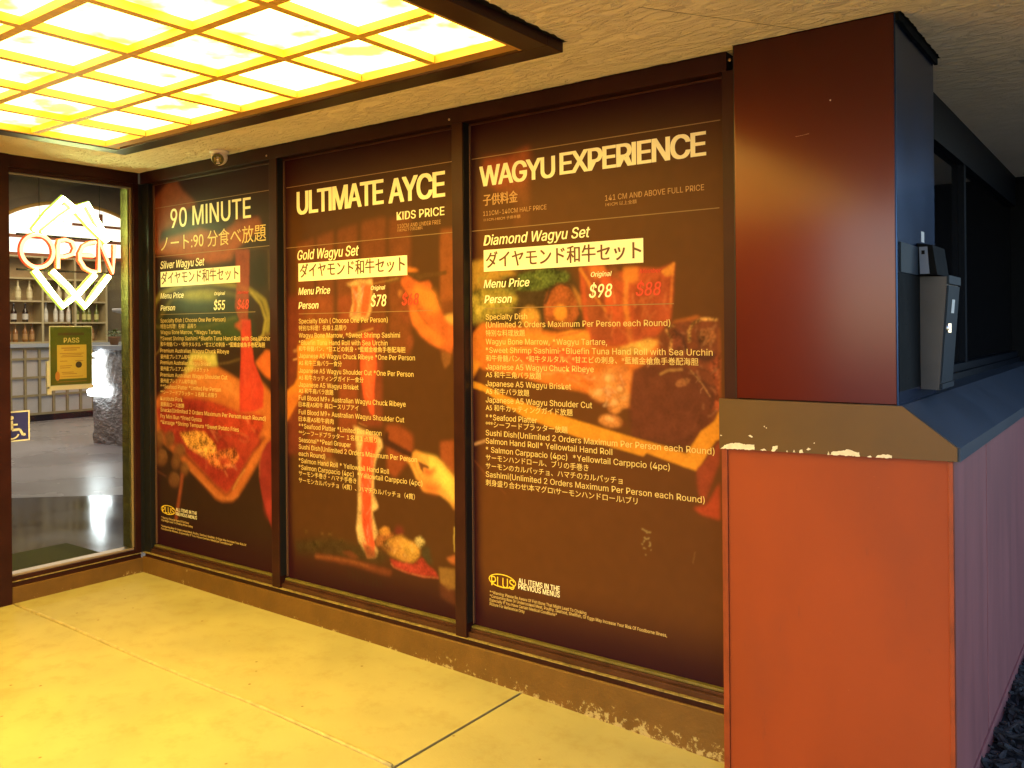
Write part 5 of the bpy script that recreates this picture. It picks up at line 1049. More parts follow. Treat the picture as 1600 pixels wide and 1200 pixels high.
# ------------------------------------------------------------------ long storefront frame
fr = thing('storefront_frame', 'long dark bronze storefront frame holding the three menu panels', 'window frame', (2.05, 0, .103))
bm = bm_(); box(bm, .0, 4.105, 0, .12, 2.577, 2.652, .002); obj('header', bm, M['bronze'], fr)
for a, b in ((1.347, 1.415), (2.722, 2.788), (4.087, 4.15)):
    bm = bm_(); box(bm, a, b, -.001, .12, .131, 2.5765, .002); obj('mullion', bm, M['bronze'], fr)
    if a < 4:
        bm = bm_(); box(bm, b+.0005, b+.003, .004, .05, .2, 2.5755); obj('reveal_gasket', bm, M['bronze_dark'], fr)
bm = bm_(); box(bm, -.1, .075, .012, .12, .131, 2.5765, .002); obj('jamb', bm, M['bronze_dark'], fr)
bm = bm_(); box(bm, -.1, -.001, -.0125, .0117, .131, 2.5765); obj('corner_post', bm, M['bronze_dark'], fr)
bm = bm_(); box(bm, .02, 4.10, .004, .11, .1035, .128); obj('sill_base', bm, M['bronze'], fr)
bm = bm_(); box(bm, .0, 4.095, -.004, .1, .128, .1325, .001); obj('sill_edge', bm, M['bead'], fr)
for a, b in ((.075, 1.3465), (1.4155, 2.7215), (2.7885, 4.0865)):
    bm = bm_(); box(bm, a, b, .012, .1, .133, .158, .002); box(bm, a+.001, b-.001, .028, .1, .158, .17, .002); obj('sill_step', bm, M['sill'], fr)
    bm = bm_(); box(bm, a+.002, b-.002, .034, .1, .1705, .182, .003); obj('glazing_bead', bm, mat('yellowed glazing bead', (.13, .10, .025), .45, var=.2, vscale=20), fr)
    bm = bm_(); box(bm, a+.004, b-.004, .046, .056, 2.566, 2.5735, .001); obj('head_bead', bm, M['sill'], fr)
    bm = bm_(); box(bm, a+.004, a+.009, .044, .056, .19, 2.565, .001); obj('side_bead', bm, mat('bronze bead', (.16, .08, .045), .4, .3), fr)
bm = bm_(); ragged(bm, ((.0, -.0002), (4.15, -.0002)), (0, -1), .007, 2.6492); obj('paint_edge', bm, M['bronze_dark'], fr)
for x, z in ((4.12, 2.615), (1.33, 2.60), (2.71, 2.60)):
    bm = bm_(); lathe(bm, [(.006, 0), (.006, .002), (.003, .004)], seg=10)
    bmesh.ops.rotate(bm, verts=bm.verts, cent=(0, 0, 0), matrix=Matrix.Rotation(R(90), 3, 'X')); bmesh.ops.translate(bm, verts=bm.verts, vec=(x, -.001, z))
    obj('screw', bm, mat('brass screw', (.6, .4, .25), .35, .8), fr)

# ------------------------------------------------------------------ printed menu panels
ILL = np.array([1.72, 1.45, .42])
def s2l(c):
    c = np.asarray(c, float)/255
    return np.where(c <= .04045, c/12.92, ((c+.055)/1.055)**2.4)
def boxblur(a, r):
    if r < 1: return a
    for ax in (0, 1):
        p = np.pad(a, [(r+1, r) if i == ax else (0, 0) for i in (0, 1)], mode='edge').cumsum(ax)
        n = a.shape[ax]
        hi = np.take(p, range(2*r+1, 2*r+1+n), ax); lo = np.take(p, range(0, n), ax)
        a = (hi-lo)/(2*r+1)
    return a
def paint(p, x0, x1, z0, z1, step=3.0):
    nx = int((x1-x0)*1000/step)+1; nz = int((z1-z0)*1000/step)+1
    xs = np.linspace(x0*1000, x1*1000, nx); zs = np.linspace(z0*1000, z1*1000, nz)
    img = np.empty((nz, nx, 3)); base = s2l({1: (66, 40, 13), 2: (97, 55, 13), 3: (112, 61, 13)}[p])/ILL
    noise_f = boxblur(rng.random((nz, nx)), 1); noise_f = (noise_f-noise_f.mean())/noise_f.std()
    noise_c = boxblur(boxblur(rng.random((nz, nx)), 5), 5); noise_c = (noise_c-noise_c.mean())/noise_c.std()
    img[:] = base*(1+.018*noise_c)[..., None]
    # dark red at the panel edges, blending into the brown ground
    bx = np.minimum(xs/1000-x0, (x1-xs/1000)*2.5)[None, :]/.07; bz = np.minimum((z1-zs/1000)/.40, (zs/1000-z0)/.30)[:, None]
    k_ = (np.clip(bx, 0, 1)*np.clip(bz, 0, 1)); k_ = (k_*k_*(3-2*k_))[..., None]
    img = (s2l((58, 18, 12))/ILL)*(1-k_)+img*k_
    for col, bl, al, no, q in ART[p]:
        X = np.array(q[0::2], float); Z = np.array(q[1::2], float); pad = bl*2.5+6
        i0, i1 = np.searchsorted(xs, (X.min()-pad, X.max()+pad)); j0, j1 = np.searchsorted(zs, (Z.min()-pad, Z.max()+pad))
        if i1-i0 < 1 or j1-j0 < 1: continue
        gx, gz = xs[None, i0:i1], zs[j0:j1, None]
        inside = np.zeros((j1-j0, i1-i0), bool)
        for a in range(len(X)):
            xa, za, xb, zb = X[a], Z[a], X[(a+1) % len(X)], Z[(a+1) % len(X)]
            if za == zb: continue
            inside ^= ((za > gz) != (zb > gz)) & (gx < (xb-xa)*(gz-za)/(zb-za)+xa)
        m = inside.astype(float); r = int(round(bl*.75/step))
        m = boxblur(boxblur(m, r), r) if r else boxblur(m, 1)*.5+m*.5
        c = s2l(col)/(ILL*.86)
        nz_ = max(no, .16)*(.30*noise_f[j0:j1, i0:i1]+.35*noise_c[j0:j1, i0:i1])
        cc = c*np.clip(1+nz_, .25, 2.2)[..., None]
        m = (m*al)[..., None]
        img[j0:j1, i0:i1] = img[j0:j1, i0:i1]*(1-m)+cc*m
    for c_ in range(3): img[..., c_] = .5*img[..., c_]+.5*boxblur(img[..., c_], 1)
    return xs/1000, zs/1000, np.clip(img, .0015, .9)

def print_mat():
    m = bpy.data.materials.new('printed film'); m.use_nodes = True; nt = m.node_tree; b = nt.nodes['Principled BSDF']
    a = nt.nodes.new('ShaderNodeAttribute'); a.attribute_name = 'print'; nt.links.new(a.outputs['Color'], b.inputs['Base Color'])
    b.inputs['Roughness'].default_value = .42; b.inputs['Specular IOR Level'].default_value = .14
    return m
PRINT = print_mat()
YP = .055
def poster(p, x0, x1, z0, z1, label):
    t = thing('menu_poster', label, 'menu poster', ((x0+x1)/2, YP, z0), 'printed menu panels in the storefront frame')
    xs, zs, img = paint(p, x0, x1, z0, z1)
    nx, nz = len(xs), len(zs)
    co = np.zeros((nz, nx, 3)); co[..., 0] = xs[None, :]; co[..., 1] = YP; co[..., 2] = zs[:, None]
    idx = np.arange(nx*nz).reshape(nz, nx)
    fs = np.stack([idx[:-1, :-1], idx[:-1, 1:], idx[1:, 1:], idx[1:, :-1]], -1).reshape(-1, 4)
    me = bpy.data.meshes.new('artwork'); me.vertices.add(nx*nz); me.vertices.foreach_set('co', co.ravel())
    me.loops.add(fs.size); me.loops.foreach_set('vertex_index', fs.ravel().astype(np.int32))
    me.polygons.add(len(fs)); me.polygons.foreach_set('loop_start', np.arange(0, fs.size, 4, dtype=np.int32)); me.polygons.foreach_set('loop_total', np.full(len(fs), 4, np.int32))
    me.update(calc_edges=True)
    at = me.color_attributes.new('print', 'FLOAT_COLOR', 'POINT')
    at.data.foreach_set('color', np.concatenate([img, np.ones((nz, nx, 1))], -1).ravel().astype(np.float32))
    link('artwork', me, PRINT, t)
    bm = bm_(); box(bm, x0, x1, YP+.001, YP+.009, z0, z1); obj('panel_glass', bm, M['black'], t)
    return t

dg = None
try:      # the sans serif face that ships inside Blender; the built-in face if it is missing
    import os
    INTER = bpy.data.fonts.load(os.path.join(bpy.utils.system_resource('DATAFILES'), 'fonts', 'Inter.woff2'))
except Exception:
    INTER = None
FONT_CACHE = {}
def glyphs(s, italic, tight):
    plain = INTER and ord(max(s)) < 0x2000
    if plain: s = s.replace('I', '\u0399').replace('l', '\u0399')     # plain stroke for I and l
    cu = bpy.data.curves.new('txt', 'FONT'); cu.body = s; cu.size = 1.0; cu.resolution_u = 3
    if plain: cu.font = INTER
    if tight: cu.space_character = .90
    if italic: cu.shear = .22
    o = bpy.data.objects.new('txt', cu); SC.collection.objects.link(o)
    d = bpy.context.evaluated_depsgraph_get(); d.update()
    me = bpy.data.meshes.new_from_object(o.evaluated_get(d))
    v = np.empty(len(me.vertices)*3); me.vertices.foreach_get('co', v); v = v.reshape(-1, 3)
    fs = [tuple(q.vertices) for q in me.polygons]
    bpy.data.objects.remove(o); bpy.data.curves.remove(cu); bpy.data.meshes.remove(me)
    return v, fs
def capheight(cjk):
    if cjk not in FONT_CACHE:
        v, f = glyphs('国' if cjk else 'H', False, 0); FONT_CACHE[cjk] = (v[:, 1].min() if cjk else 0, v[:, 1].max())
    return FONT_CACHE[cjk]
def add_text(bm, s, X, Z, W, H, place, st='', face=Vector((0, -1, 0))):
    """fit text: left X, base Z, width W, cap height H (metres); place(x,z)->point"""
    cjk = ord(max(s)) > 0x2fff
    off = {'B': .066, 'b': .030, 'm': .009}.get((st.replace('i', '') or ' ')[0], 0)   # stroke weight
    v, fs = glyphs(s, 'i' in st, 'B' in st)
    if len(v) == 0: return
    lo, hi = capheight(cjk)
    sx = W/(v[:, 0].max()-v[:, 0].min()); sz = H/(hi-lo)
    x = X+(v[:, 0]-v[:, 0].min())*sx; z = Z+(v[:, 1]-lo)*sz
    d = off*H*.72
    for k, (dx, dz) in enumerate([(0, 0)] if off == 0 else [(-d, -d*.35), (d, d*.35), (-d, d*.35), (d, -d*.35)]):
        ps = [Vector(place(a, b)) for a, b in zip(x+dx, z+dz)]
        for q, f in enumerate(fs):     # outlines of one glyph may overlap: keep their faces off one plane
            e = face*(.00016*k + .00002*(q % 8))
            bm.faces.new([bm.verts.new(ps[i]+e) for i in f])
NAMES = {'w': 'heading_lettering', 'y': 'menu_lettering', 'o': 'note_lettering', 'g': 'emblem', 'r': 'member_price', 'k': 'highlight_lettering'}
def letter(p, t):
    bms = {k: bm_() for k in 'wyogrk'}
    for s, X, Z, W, H, st, c in TEXT[p]:
        if c == 'g': st = 'm'
        yy = YP-(.0022 if c == 'k' else .0012)
        add_text(bms[c], s, X/1000, Z/1000, W/1000, H/1000, lambda a, b: (a, yy, b), st)
    cx, cz, rx, rz = [v/1000 for v in OVALS.get(p, (0, 0, 0, 0))]
    ring = bms['g']; N = 40; w = .005
    if rx: A = [ring.verts.new((cx+rx*math.cos(2*math.pi*i/N), YP-.0012, cz+rz*math.sin(2*math.pi*i/N))) for i in range(N)]
    if rx: B = [ring.verts.new((cx+(rx-w)*math.cos(2*math.pi*i/N), YP-.0012, cz+(rz-w)*math.sin(2*math.pi*i/N))) for i in range(N)]
    for i in range(N if rx else 0): ring.faces.new((A[i], A[(i+1) % N], B[(i+1) % N], B[i]))
    for k, b in bms.items():
        if len(b.verts): obj(NAMES[k], b, M['print_'+k], t)
        else: b.free()
    bm = bm_(); x0, z1, x1, z0 = [v/1000 for v in BARS[p]]
    box(bm, x0, x1, YP-.0014, YP-.0006, z0, z1); obj('highlight_bar', bm, M['bar'], t)
    bm = bm_()
    for x0, z, x1 in RULES[p]: box(bm, x0/1000, x1/1000, YP-.0012, YP-.0006, z/1000-.0018, z/1000+.0018)
    obj('rule_lines', bm, M['rule'], t)
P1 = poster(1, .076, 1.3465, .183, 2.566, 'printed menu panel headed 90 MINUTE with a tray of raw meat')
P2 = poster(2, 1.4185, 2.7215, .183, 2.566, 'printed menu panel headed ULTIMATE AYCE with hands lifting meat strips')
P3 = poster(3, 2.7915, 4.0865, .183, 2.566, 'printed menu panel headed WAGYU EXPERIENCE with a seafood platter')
for p, t in ((1, P1), (2, P2), (3, P3)): letter(p, t)

# ------------------------------------------------------------------ clear window beside the door
sw = thing('window', 'clear window beside the door with the neon sign behind it', 'window', (0, -.43, .095))
bm = bm_(); box(bm, -.1, .0, -.826, -.013, 2.577, 2.652, .002); box(bm, -.08, -.006, -.826, -.05, 2.55, 2.577, .003); obj('header', bm, M['bronze'], sw)
bm = bm_(); box(bm, -.1, 0, -.05, -.013, .131, 2.5765, .002); obj('mullion', bm, M['bronze'], sw)
bm = bm_(); box(bm, -.03, -.018, -.063, -.0505, .17, 2.549, .002); obj('bead', bm, mat('brass coloured bead', (.35, .26, .13), .35, .4), sw)
bm = bm_(); box(bm, -.1, -.004, -.826, -.013, .0955, .124); obj('sill_base', bm, M['bronze'], sw)
bm = bm_(); box(bm, -.1, .003, -.826, -.013, .1245, .129, .001); obj('sill_edge', bm, M['bead'], sw)
bm = bm_(); box(bm, -.1, -.008, -.826, -.0505, .1295, .152, .002); obj('sill_step', bm, M['bronze'], sw)
bm = bm_(); box(bm, -.1, -.022, -.826, -.0505, .1525, .166, .002); obj('sill_bead', bm, mat('worn aluminium bead', (.42, .32, .24), .4, .5), sw)
bm = bm_(); box(bm, -.03, -.02, -.826, -.0505, 2.538, 2.549, .002); obj('head_bead', bm, mat('grey aluminium bead', (.3, .27, .2), .4, .4), sw)
bm = bm_(); box(bm, -.036, -.030, -.83, -.05, .166, 2.552); obj('pane', bm, M['glass'], sw)

dr = thing('entrance_door', 'glazed entrance door in a dark bronze frame left of the window', 'door', (0, -1.4, 0))
bm = bm_(); box(bm, -.1, .012, -.93, -.8265, -.02, 2.652, .002); obj('door_post', bm, M['bronze'], dr)
bm = bm_(); box(bm, -.1, .0, -2.1, -.93, 2.3, 2.652, .002); obj('header', bm, M['bronze'], dr)
bm = bm_(); box(bm, -.07, -.03, -2.1, -2.0, .0, 2.3, .002); box(bm, -.07, -.03, -1.03, -.932, .0, 2.3, .002); box(bm, -.07, -.03, -2.0, -1.03, .0, .25); box(bm, -.07, -.03, -2.0, -1.03, 2.2, 2.3); obj('leaf', bm, M['bronze'], dr)
bm = bm_(); box(bm, -.054, -.046, -2.0, -1.03, .25, 2.2); obj('pane', bm, M['darkglass'], dr)
bm = bm_(); tube(bm, [(-.03, -1.1, .95), (.04, -1.1, .97), (.04, -1.1, 1.25), (-.03, -1.1, 1.27)], .012); obj('handle', bm, M['chrome'], dr)
bm = bm_(); box(bm, -.1, .0, -6.2, -2.1, -.2, 2.652); tag(obj('side_wall', bm, mat('dark red brown wall', (.12, .04, .03), .7, var=.2)), 'dark red brown wall left of the entrance door', 'wall')

# PASS certificate hung inside the glass
cs = thing('certificate_poster', 'green PASS certificate poster in a white holder on the window', 'certificate', (-.04, -.436, 1.245))
GX = -.0405
bm = bm_(); box(bm, GX-.004, GX-.002, -.578, -.31, 1.262, 1.636); obj('border', bm, M['white'], cs)
bm = bm_(); box(bm, GX-.0016, GX-.0006, -.572, -.314, 1.268, 1.630); obj('sheet', bm, mat('olive green print', (.095, .12, .012), .5), cs)
bm = bm_(); box(bm, GX-.0004, GX, -.532, -.348, 1.306, 1.518); obj('paper', bm, mat('yellow print', (.72, .50, .10), .5), cs)
bm = bm_(); add_text(bm, 'PASS', -.49, 1.532, .096, .03, lambda a, b: (GX+.0004, a, b), 'b', Vector((1, 0, 0))); obj('lettering', bm, mat('yellow lettering', (.85, .68, .25), .5), cs)
bm = bm_()
for y0, y1, z0, h in ((-.505, -.39, 1.495, .006), (-.49, -.41, 1.483, .005), (-.515, -.365, 1.462, .004), (-.5, -.38, 1.452, .004), (-.51, -.37, 1.442, .004), (-.515, -.47, 1.415, .004), (-.42, -.37, 1.415, .004), (-.515, -.44, 1.385, .004), (-.515, -.45, 1.373, .004), (-.505, -.43, 1.345, .004), (-.5, -.41, 1.335, .004), (-.51, -.37, 1.318, .003)):
    box(bm, GX+.0001, GX+.0004, y0, y1, z0, z0+h)
box(bm, GX-.0004, GX, -.53, -.35, 1.287, 1.29); obj('print_lines', bm, mat('brown print', (.40, .20, .05), .6), cs)
bm = bm_(); box(bm, GX-.0005, GX-.0001, -.525, -.362, 1.578, 1.594); obj('print_band', bm, mat('dark print', (.10, .07, .02), .6), cs)
bm = bm_()
ring = [(GX+.0002, -.398+.020*math.cos(a), 1.392+.020*math.sin(a)) for a in np.linspace(0, 2*math.pi, 25)[:-1]]
prism(bm, ring, (.0004, 0, 0)); obj('seal', bm, mat('dark seal', (.06, .045, .03), .6), cs)
bm = bm_(); ring = [(GX+.0002, -.53+.014*math.cos(a), 1.325+.03*math.sin(a)) for a in np.linspace(0, 2*math.pi, 17)[:-1]]
prism(bm, ring, (.0004, 0, 0)); obj('orange_mark', bm, mat('orange print', (.65, .25, .05), .6), cs)
bm = bm_(); box(bm, GX-.02, GX-.004, -.59, -.30, 1.238, 1.262); box(bm, GX-.02, GX-.004, -.592, -.578, 1.25, 1.42); box(bm, GX-.018, GX-.005, -.59, -.565, 1.215, 1.238); obj('holder', bm, M['white_plastic'], cs)

# access symbol
ac = thing('access_sticker', 'blue wheelchair access sticker low on the window beside the post', 'sticker', (-.029, -.77, .95))
AX = -.0295
bm = bm_(); box(bm, AX, AX+.0006, -.86, -.703, .95, 1.13); obj('border', bm, M['white'], ac)
bm = bm_(); box(bm, AX+.0007, AX+.001, -.853, -.711, .958, 1.122); obj('ground', bm, mat('blue film', (.03, .035, .24), .45), ac)
bm = bm_()
P = lambda y, z: (AX+.0014, y, z)
def stroke(pts, w):
    for (ya, za), (yb, zb) in zip(pts, pts[1:]):
        d = math.hypot(yb-ya, zb-za) or 1; ny, nz = -(zb-za)/d*w/2, (yb-ya)/d*w/2
        prism(bm, [P(ya+ny, za+nz), P(yb+ny, zb+nz), P(yb-ny, zb-nz), P(ya-ny, za-nz)], (.0003, 0, 0))
prism(bm, [P(-.806+.012*math.cos(a), 1.092+.012*math.sin(a)) for a in np.linspace(0, 2*math.pi, 17)[:-1]], (.0003, 0, 0))
stroke([(-.806, 1.075), (-.803, 1.02), (-.76, 1.02), (-.742, .985), (-.728, .99)], .014); stroke([(-.804, 1.05), (-.772, 1.05)], .010)
stroke([(-.815+.0, 1.03)] + [(-.803+.038*math.cos(a), 1.005+.038*math.sin(a)) for a in np.linspace(R(125), R(340), 14)], .009)
obj('wheelchair_figure', bm, M['white'], ac)

# ------------------------------------------------------------------ neon OPEN sign
ns = thing('neon_sign', 'lit neon OPEN sign with white green diamond chevrons and red letters', 'neon sign', (-.12, -.43, 1.75))
NX = -.11
K = 1.0
def npx(u, v):   # local sign units (zoomed drawing) to metres
    return (NX, -.393 + (u-555)*.00080, 2.62 - (v-90)*.00080)
ghalo = emis('yellow green halo', (.72, .95, .14), 1.0)
wt = emis('white green neon', (.80, 1.0, .42), 34.0)
for nm, pts in (('chevron_tube', [(262, 585), (360, 450), (485, 312), (590, 395), (700, 510), (835, 628)]), ('chevron_tube', [(330, 600), (470, 470), (580, 385), (675, 335), (770, 490), (850, 620)]),
                ('chevron_tube', [(262, 890), (360, 1020), (475, 1165), (600, 1060), (735, 905)]), ('chevron_tube', [(395, 890), (520, 1010), (650, 1165), (760, 1030), (850, 910)])):
    bm = bm_(); tube(bm, [npx(u, v) for u, v in pts], .016, 10); obj(nm, bm, wt, ns, True)
    bm = bm_(); tube(bm, [(NX-.02, p[1], p[2]) for p in (npx(u, v) for u, v in pts)], .026, 8); obj('chevron_halo', bm, ghalo, ns, True)  # wider glowing tube behind imitates the yellow-green halo of the neon
rt = emis('red white neon', (1.0, .30, .14), 5.5)
LET = {'letter_o': [[(285+120*math.cos(a), 740+125*math.sin(a)) for a in np.linspace(0, 2*math.pi, 36)]],
       'letter_p': [[(440, 868), (440, 690), (450, 650), (500, 636), (550, 650), (572, 700), (550, 750), (490, 772), (445, 772)]],
       'letter_e': [[(742, 640), (690, 650), (640, 680), (610, 740), (612, 790), (650, 850), (700, 876), (745, 880)], [(625, 752), (725, 752)]],
       'letter_n': [[(768, 882), (768, 625), (885, 882), (902, 650)]]}
for nm, ls in LET.items():
    bm = bm_()
    for l in ls: tube(bm, [npx(u, v) for u, v in l], .0105, 8)
    lo = obj(nm, bm, rt, ns, True)
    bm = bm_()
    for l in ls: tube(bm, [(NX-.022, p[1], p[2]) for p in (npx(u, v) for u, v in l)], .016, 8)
    obj('letter_halo', bm, emis('red halo', (1.0, .10, .03), .75), ns, True)  # red glow around the letters, imitated by a fatter lit tube behind
for v in (615, 885):
    a, b = npx(150, v), npx(905, v); bm = bm_(); box(bm, NX-.045, NX-.035, a[1], b[1], a[2]-.006, a[2]+.006); obj('rail', bm, M['bronze_dark'], ns)
for u in (320, 800):
    bm = bm_(); tube(bm, [(NX-.04, npx(u, 0)[1], npx(0, 615)[2]), (NX-.04, npx(u, 0)[1], 2.9)], .002, 6); obj('hanging_wire', bm, M['bronze_dark'], ns)
bm = bm_(); tube(bm, [(NX-.04, npx(560, 0)[1], npx(0, 1100)[2]), (NX-.04, npx(560, 0)[1], 1.55)], .004, 6)
obj('cable', bm, M['bronze_dark'], ns)

# ------------------------------------------------------------------ restaurant interior seen through the window
bm = bm_(); box(bm, -15, -.11, -6, 12, -.1, .0)
fl = struct('interior_floor', bm, mat('polished grey floor', (.26, .24, .26), .28, 0, .5, var=.25, vscale=.7, bump=.02, bscale=3))
# darker polished area of the lobby floor
bm = bm_(); 
prism(bm, [(-.11, -4, .004), (-8.1, -4, .004), (-3.45, .64, .004), (-.6, 3.3, .004), (-.11, 3.3, .004)], (0, 0, .0005))
struct('lobby_floor', bm, mat('polished dark floor', (.055, .048, .055), .10, 0, .55, var=.5, vscale=1.6))
bm = bm_(); box(bm, -15, -.11, -6, 12, 4.6, 4.7); struct('interior_ceiling', bm, mat('dark brown ceiling', (.10, .075, .03), .8, var=.1))
bm = bm_(); box(bm, -12.2, -12.0, -6, 12, 0, 4.6); box(bm, -12.2, -.11, 11.8, 12, 0, 4.6); box(bm, -12.0, -.11, -6, -5.8, 0, 4.6); box(bm, -.11, 4.1, 5, 5.2, 0, 4.6)
box(bm, -.1105, 4.15, .125, .14, 2.653, 4.6); box(bm, -.13, -.1101, -6, .13, 2.66, 4.6); box(bm, .0, 4.15, .125, .14, .0, 2.6525)
struct('interior_wall', bm, mat('brown interior wall', (.20, .15, .09), .8, var=.15, vscale=2))
bm = bm_(); box(bm, -1.15, -.30, -.75, .06, .005, .018, .004); tag(obj('doormat', bm, mat('olive fibre mat', (.10, .10, .012), .95, var=.25, vscale=90, bump=.6, bscale=300)), 'olive green doormat on the lobby floor inside the window', 'doormat')
rough_stone = mat('split face stone', (.30, .27, .27), .85, var=.3, vscale=5, bump=1.0, bscale=14, stretch=(1, 1, 2.2))
rough_stone.node_tree.nodes['Bump'].inputs['Distance'].default_value = .05
bm = bm_(); box(bm, -.105, -.03, -.062, .12, .0, 4.59); box(bm, -.4, -.106, -.055, .12, 0, 4.59)
bm.free(); bm = bm_(); box(bm, -.125, -.038, -.068, -.0506, .167, 2.549); tag(obj('stone_pier', bm, mat('yellowish stone pier', (.17, .145, .045), .85, var=.3, vscale=14, bump=1.0, bscale=40)), 'rough stone pier just inside the window at the corner', 'pier')

# stone desk with white neon mark
dk = thing('reception_desk', 'rough grey stone reception desk with a white neon mark on it', 'desk', (-6.2, 3.6, 0))
bm = bm_()
nxg, nzg = 60, 50; grid = []
for j in range(nzg+1):
    row = []
    for i in range(nxg+1):
        x = -6.86 + 2.0*i/nxg; z = 1.34*j/nzg
        n = math.sin(x*11+z*23+3*math.sin(z*9))*.006 + math.sin(x*31-z*17+2*math.sin(x*13))*.005 + random.uniform(-.004, .004)
        row.append(bm.verts.new((x, 3.25+n, z)))
    grid.append(row)
for j in range(nzg):
    for i in range(nxg): bm.faces.new((grid[j][i], grid[j][i+1], grid[j+1][i+1], grid[j+1][i]))
box(bm, -6.84, -4.86, 3.29, 4.0, 0, 1.34); obj('stone_front', bm, rough_stone, dk)
bm = bm_(); box(bm, -6.9, -4.8, 3.2, 4.05, 1.342, 1.40, .005); obj('desk_top', bm, mat('pale blue grey worktop', (.38, .40, .46), .35), dk)
wn_ = emis('white neon', (.85, .95, 1.0), 9.0)
bm = bm_()
for q in ([(-6.70, 1.27), (-6.52, 1.32), (-6.50, 1.2), (-6.66, 1.12), (-6.5, 1.02), (-6.66, .95), (-6.48, .88)], [(-6.86, .74), (-6.60, .86), (-6.44, .78), (-6.30, .80), (-6.34, .71), (-6.84, .71)], [(-6.76, 1.2), (-6.76, .82)], [(-6.58, 1.25), (-6.58, .8)]):
    tube(bm, [(x, 3.19, z) for x, z in q], .032, 8)
obj('neon_mark', bm, wn_, dk, True)

# counter with lattice front
ct = thing('service_counter', 'long service counter with a pale square lattice front', 'counter', (-10.9, 4.5, 0))
bm = bm_(); box(bm, -11.2, -10.63, 3.0, 6.5, .12, 1.32); obj('body', bm, mat('pale counter panel', (.42, .38, .36), .6, var=.08, vscale=3), ct)
bm = bm_(); box(bm, -11.25, -10.56, 2.95, 6.55, 1.325, 1.39, .005); obj('counter_top', bm, mat('grey worktop', (.30, .31, .33), .3), ct)
bm = bm_(); box(bm, -11.15, -10.7, 3.05, 6.45, 0, .12); obj('plinth', bm, M['bronze'], ct)
bm = bm_()
for y in np.arange(3.02, 6.5, .245): box(bm, -10.628, -10.60, y-.022, y+.022, .1205, 1.32)
for z in (.14, .47, .79, 1.12, 1.30): box(bm, -10.6275, -10.603, 3.0, 6.5, z-.02, z+.02)
obj('lattice', bm, mat('lattice wood', (.26, .20, .10), .6, var=.15), ct)

# bottle shelf
sh = thing('bottle_shelf', 'pale wooden wall shelf full of bottles behind the counter', 'shelf', (-11.8, 4.8, 1.3))
upm = mat('pale shelf wood', (.50, .40, .22), .5, var=.1)
for y in (3.55, 4.795, 5.42, 6.05):
    bm = bm_(); box(bm, -12.0, -11.65, y-.02, y+.02, 1.3, 3.05); obj('upright', bm, upm, sh)
for z in (1.40, 1.775, 2.185, 2.615, 3.03):
    for a, b in ((3.5705, 4.7745), (4.8155, 5.3995), (5.4405, 6.0295)):
        bm = bm_(); box(bm, -11.985, -11.66, a, b, z-.015, z+.015); obj('shelf_board', bm, upm, sh)
bm = bm_(); box(bm, -11.999, -11.988, 3.571, 6.029, 1.31, 3.045); obj('back_panel', bm, mat('tan back panel', (.36, .24, .11), .6, var=.12), sh)
def bottle(name, body, label_c, h, r):
    t = thing(name, 'x', 'bottle', (0, 0, 0))
    bm = bm_(); lathe(bm, [(r*.9, 0), (r, .01), (r, h*.55), (r*.8, h*.64), (r*.36, h*.76), (r*.3, h*.97), (r*.34, h)], seg=14); obj('glass', bm, mat(name+' glass', body, .15, 0, .6), t, True)
    bm = bm_(); lathe(bm, [(r*1.02, h*.14), (r*1.02, h*.46)], seg=14); obj('label', bm, mat(name+' label', label_c, .6), t)
    bm = bm_(); lathe(bm, [(r*.36, h*1.0), (r*.36, h*1.05)], seg=10); obj('stopper', bm, mat(name+' stopper', label_c, .5), t)
    return t
kinds = [('dark_bottle', (.02, .012, .008), (.6, .56, .5), .34, .052, 'dark sake bottle with a white label on the middle shelf'),
         ('white_bottle', (.62, .58, .5), (.75, .7, .6), .36, .04, 'pale frosted bottle standing on the middle shelf'),
         ('green_bottle', (.16, .17, .03), (.6, .55, .2), .34, .042, 'green glass bottle at the right end of the middle shelf'),
         ('amber_bottle', (.30, .13, .04), (.45, .25, .1), .33, .045, 'amber bottle on the lowest shelf above the counter'),
         ('cream_bottle', (.55, .45, .25), (.7, .6, .35), .36, .05, 'cream bottle with a wide label on the upper shelf')]
spots = [[(4.02, 1.79), (4.30, 1.79), (4.52, 1.79)], [(4.90, 1.79), (5.07, 1.79), (5.20, 1.79), (5.32, 1.79)], [(5.50, 1.79), (5.63, 1.79), (5.74, 1.79), (5.88, 1.79)],
         [(4.05, 1.415), (4.20, 1.415), (4.34, 1.415), (4.50, 1.415), (4.64, 1.415), (5.6, 1.415), (5.8, 1.415)], [(4.1, 2.2), (4.38, 2.2), (4.6, 2.2), (4.95, 2.2), (5.15, 2.2), (5.3, 2.2), (5.62, 2.2), (5.85, 2.2)]]
for (nm, bc, lc, h, r, lab), sp in zip(kinds, spots):
    b0 = bottle(nm, bc, lc, h, r); b0['label'] = lab; g = nm.replace('_', ' ')+'s on the wall shelf'; b0['group'] = g
    for i, (y, z) in enumerate(sp):
        loc = (-11.76+.03*(i % 2), y, z+.001)
        if i == 0: b0.location = loc
        else: inst(b0, loc, lab, g)
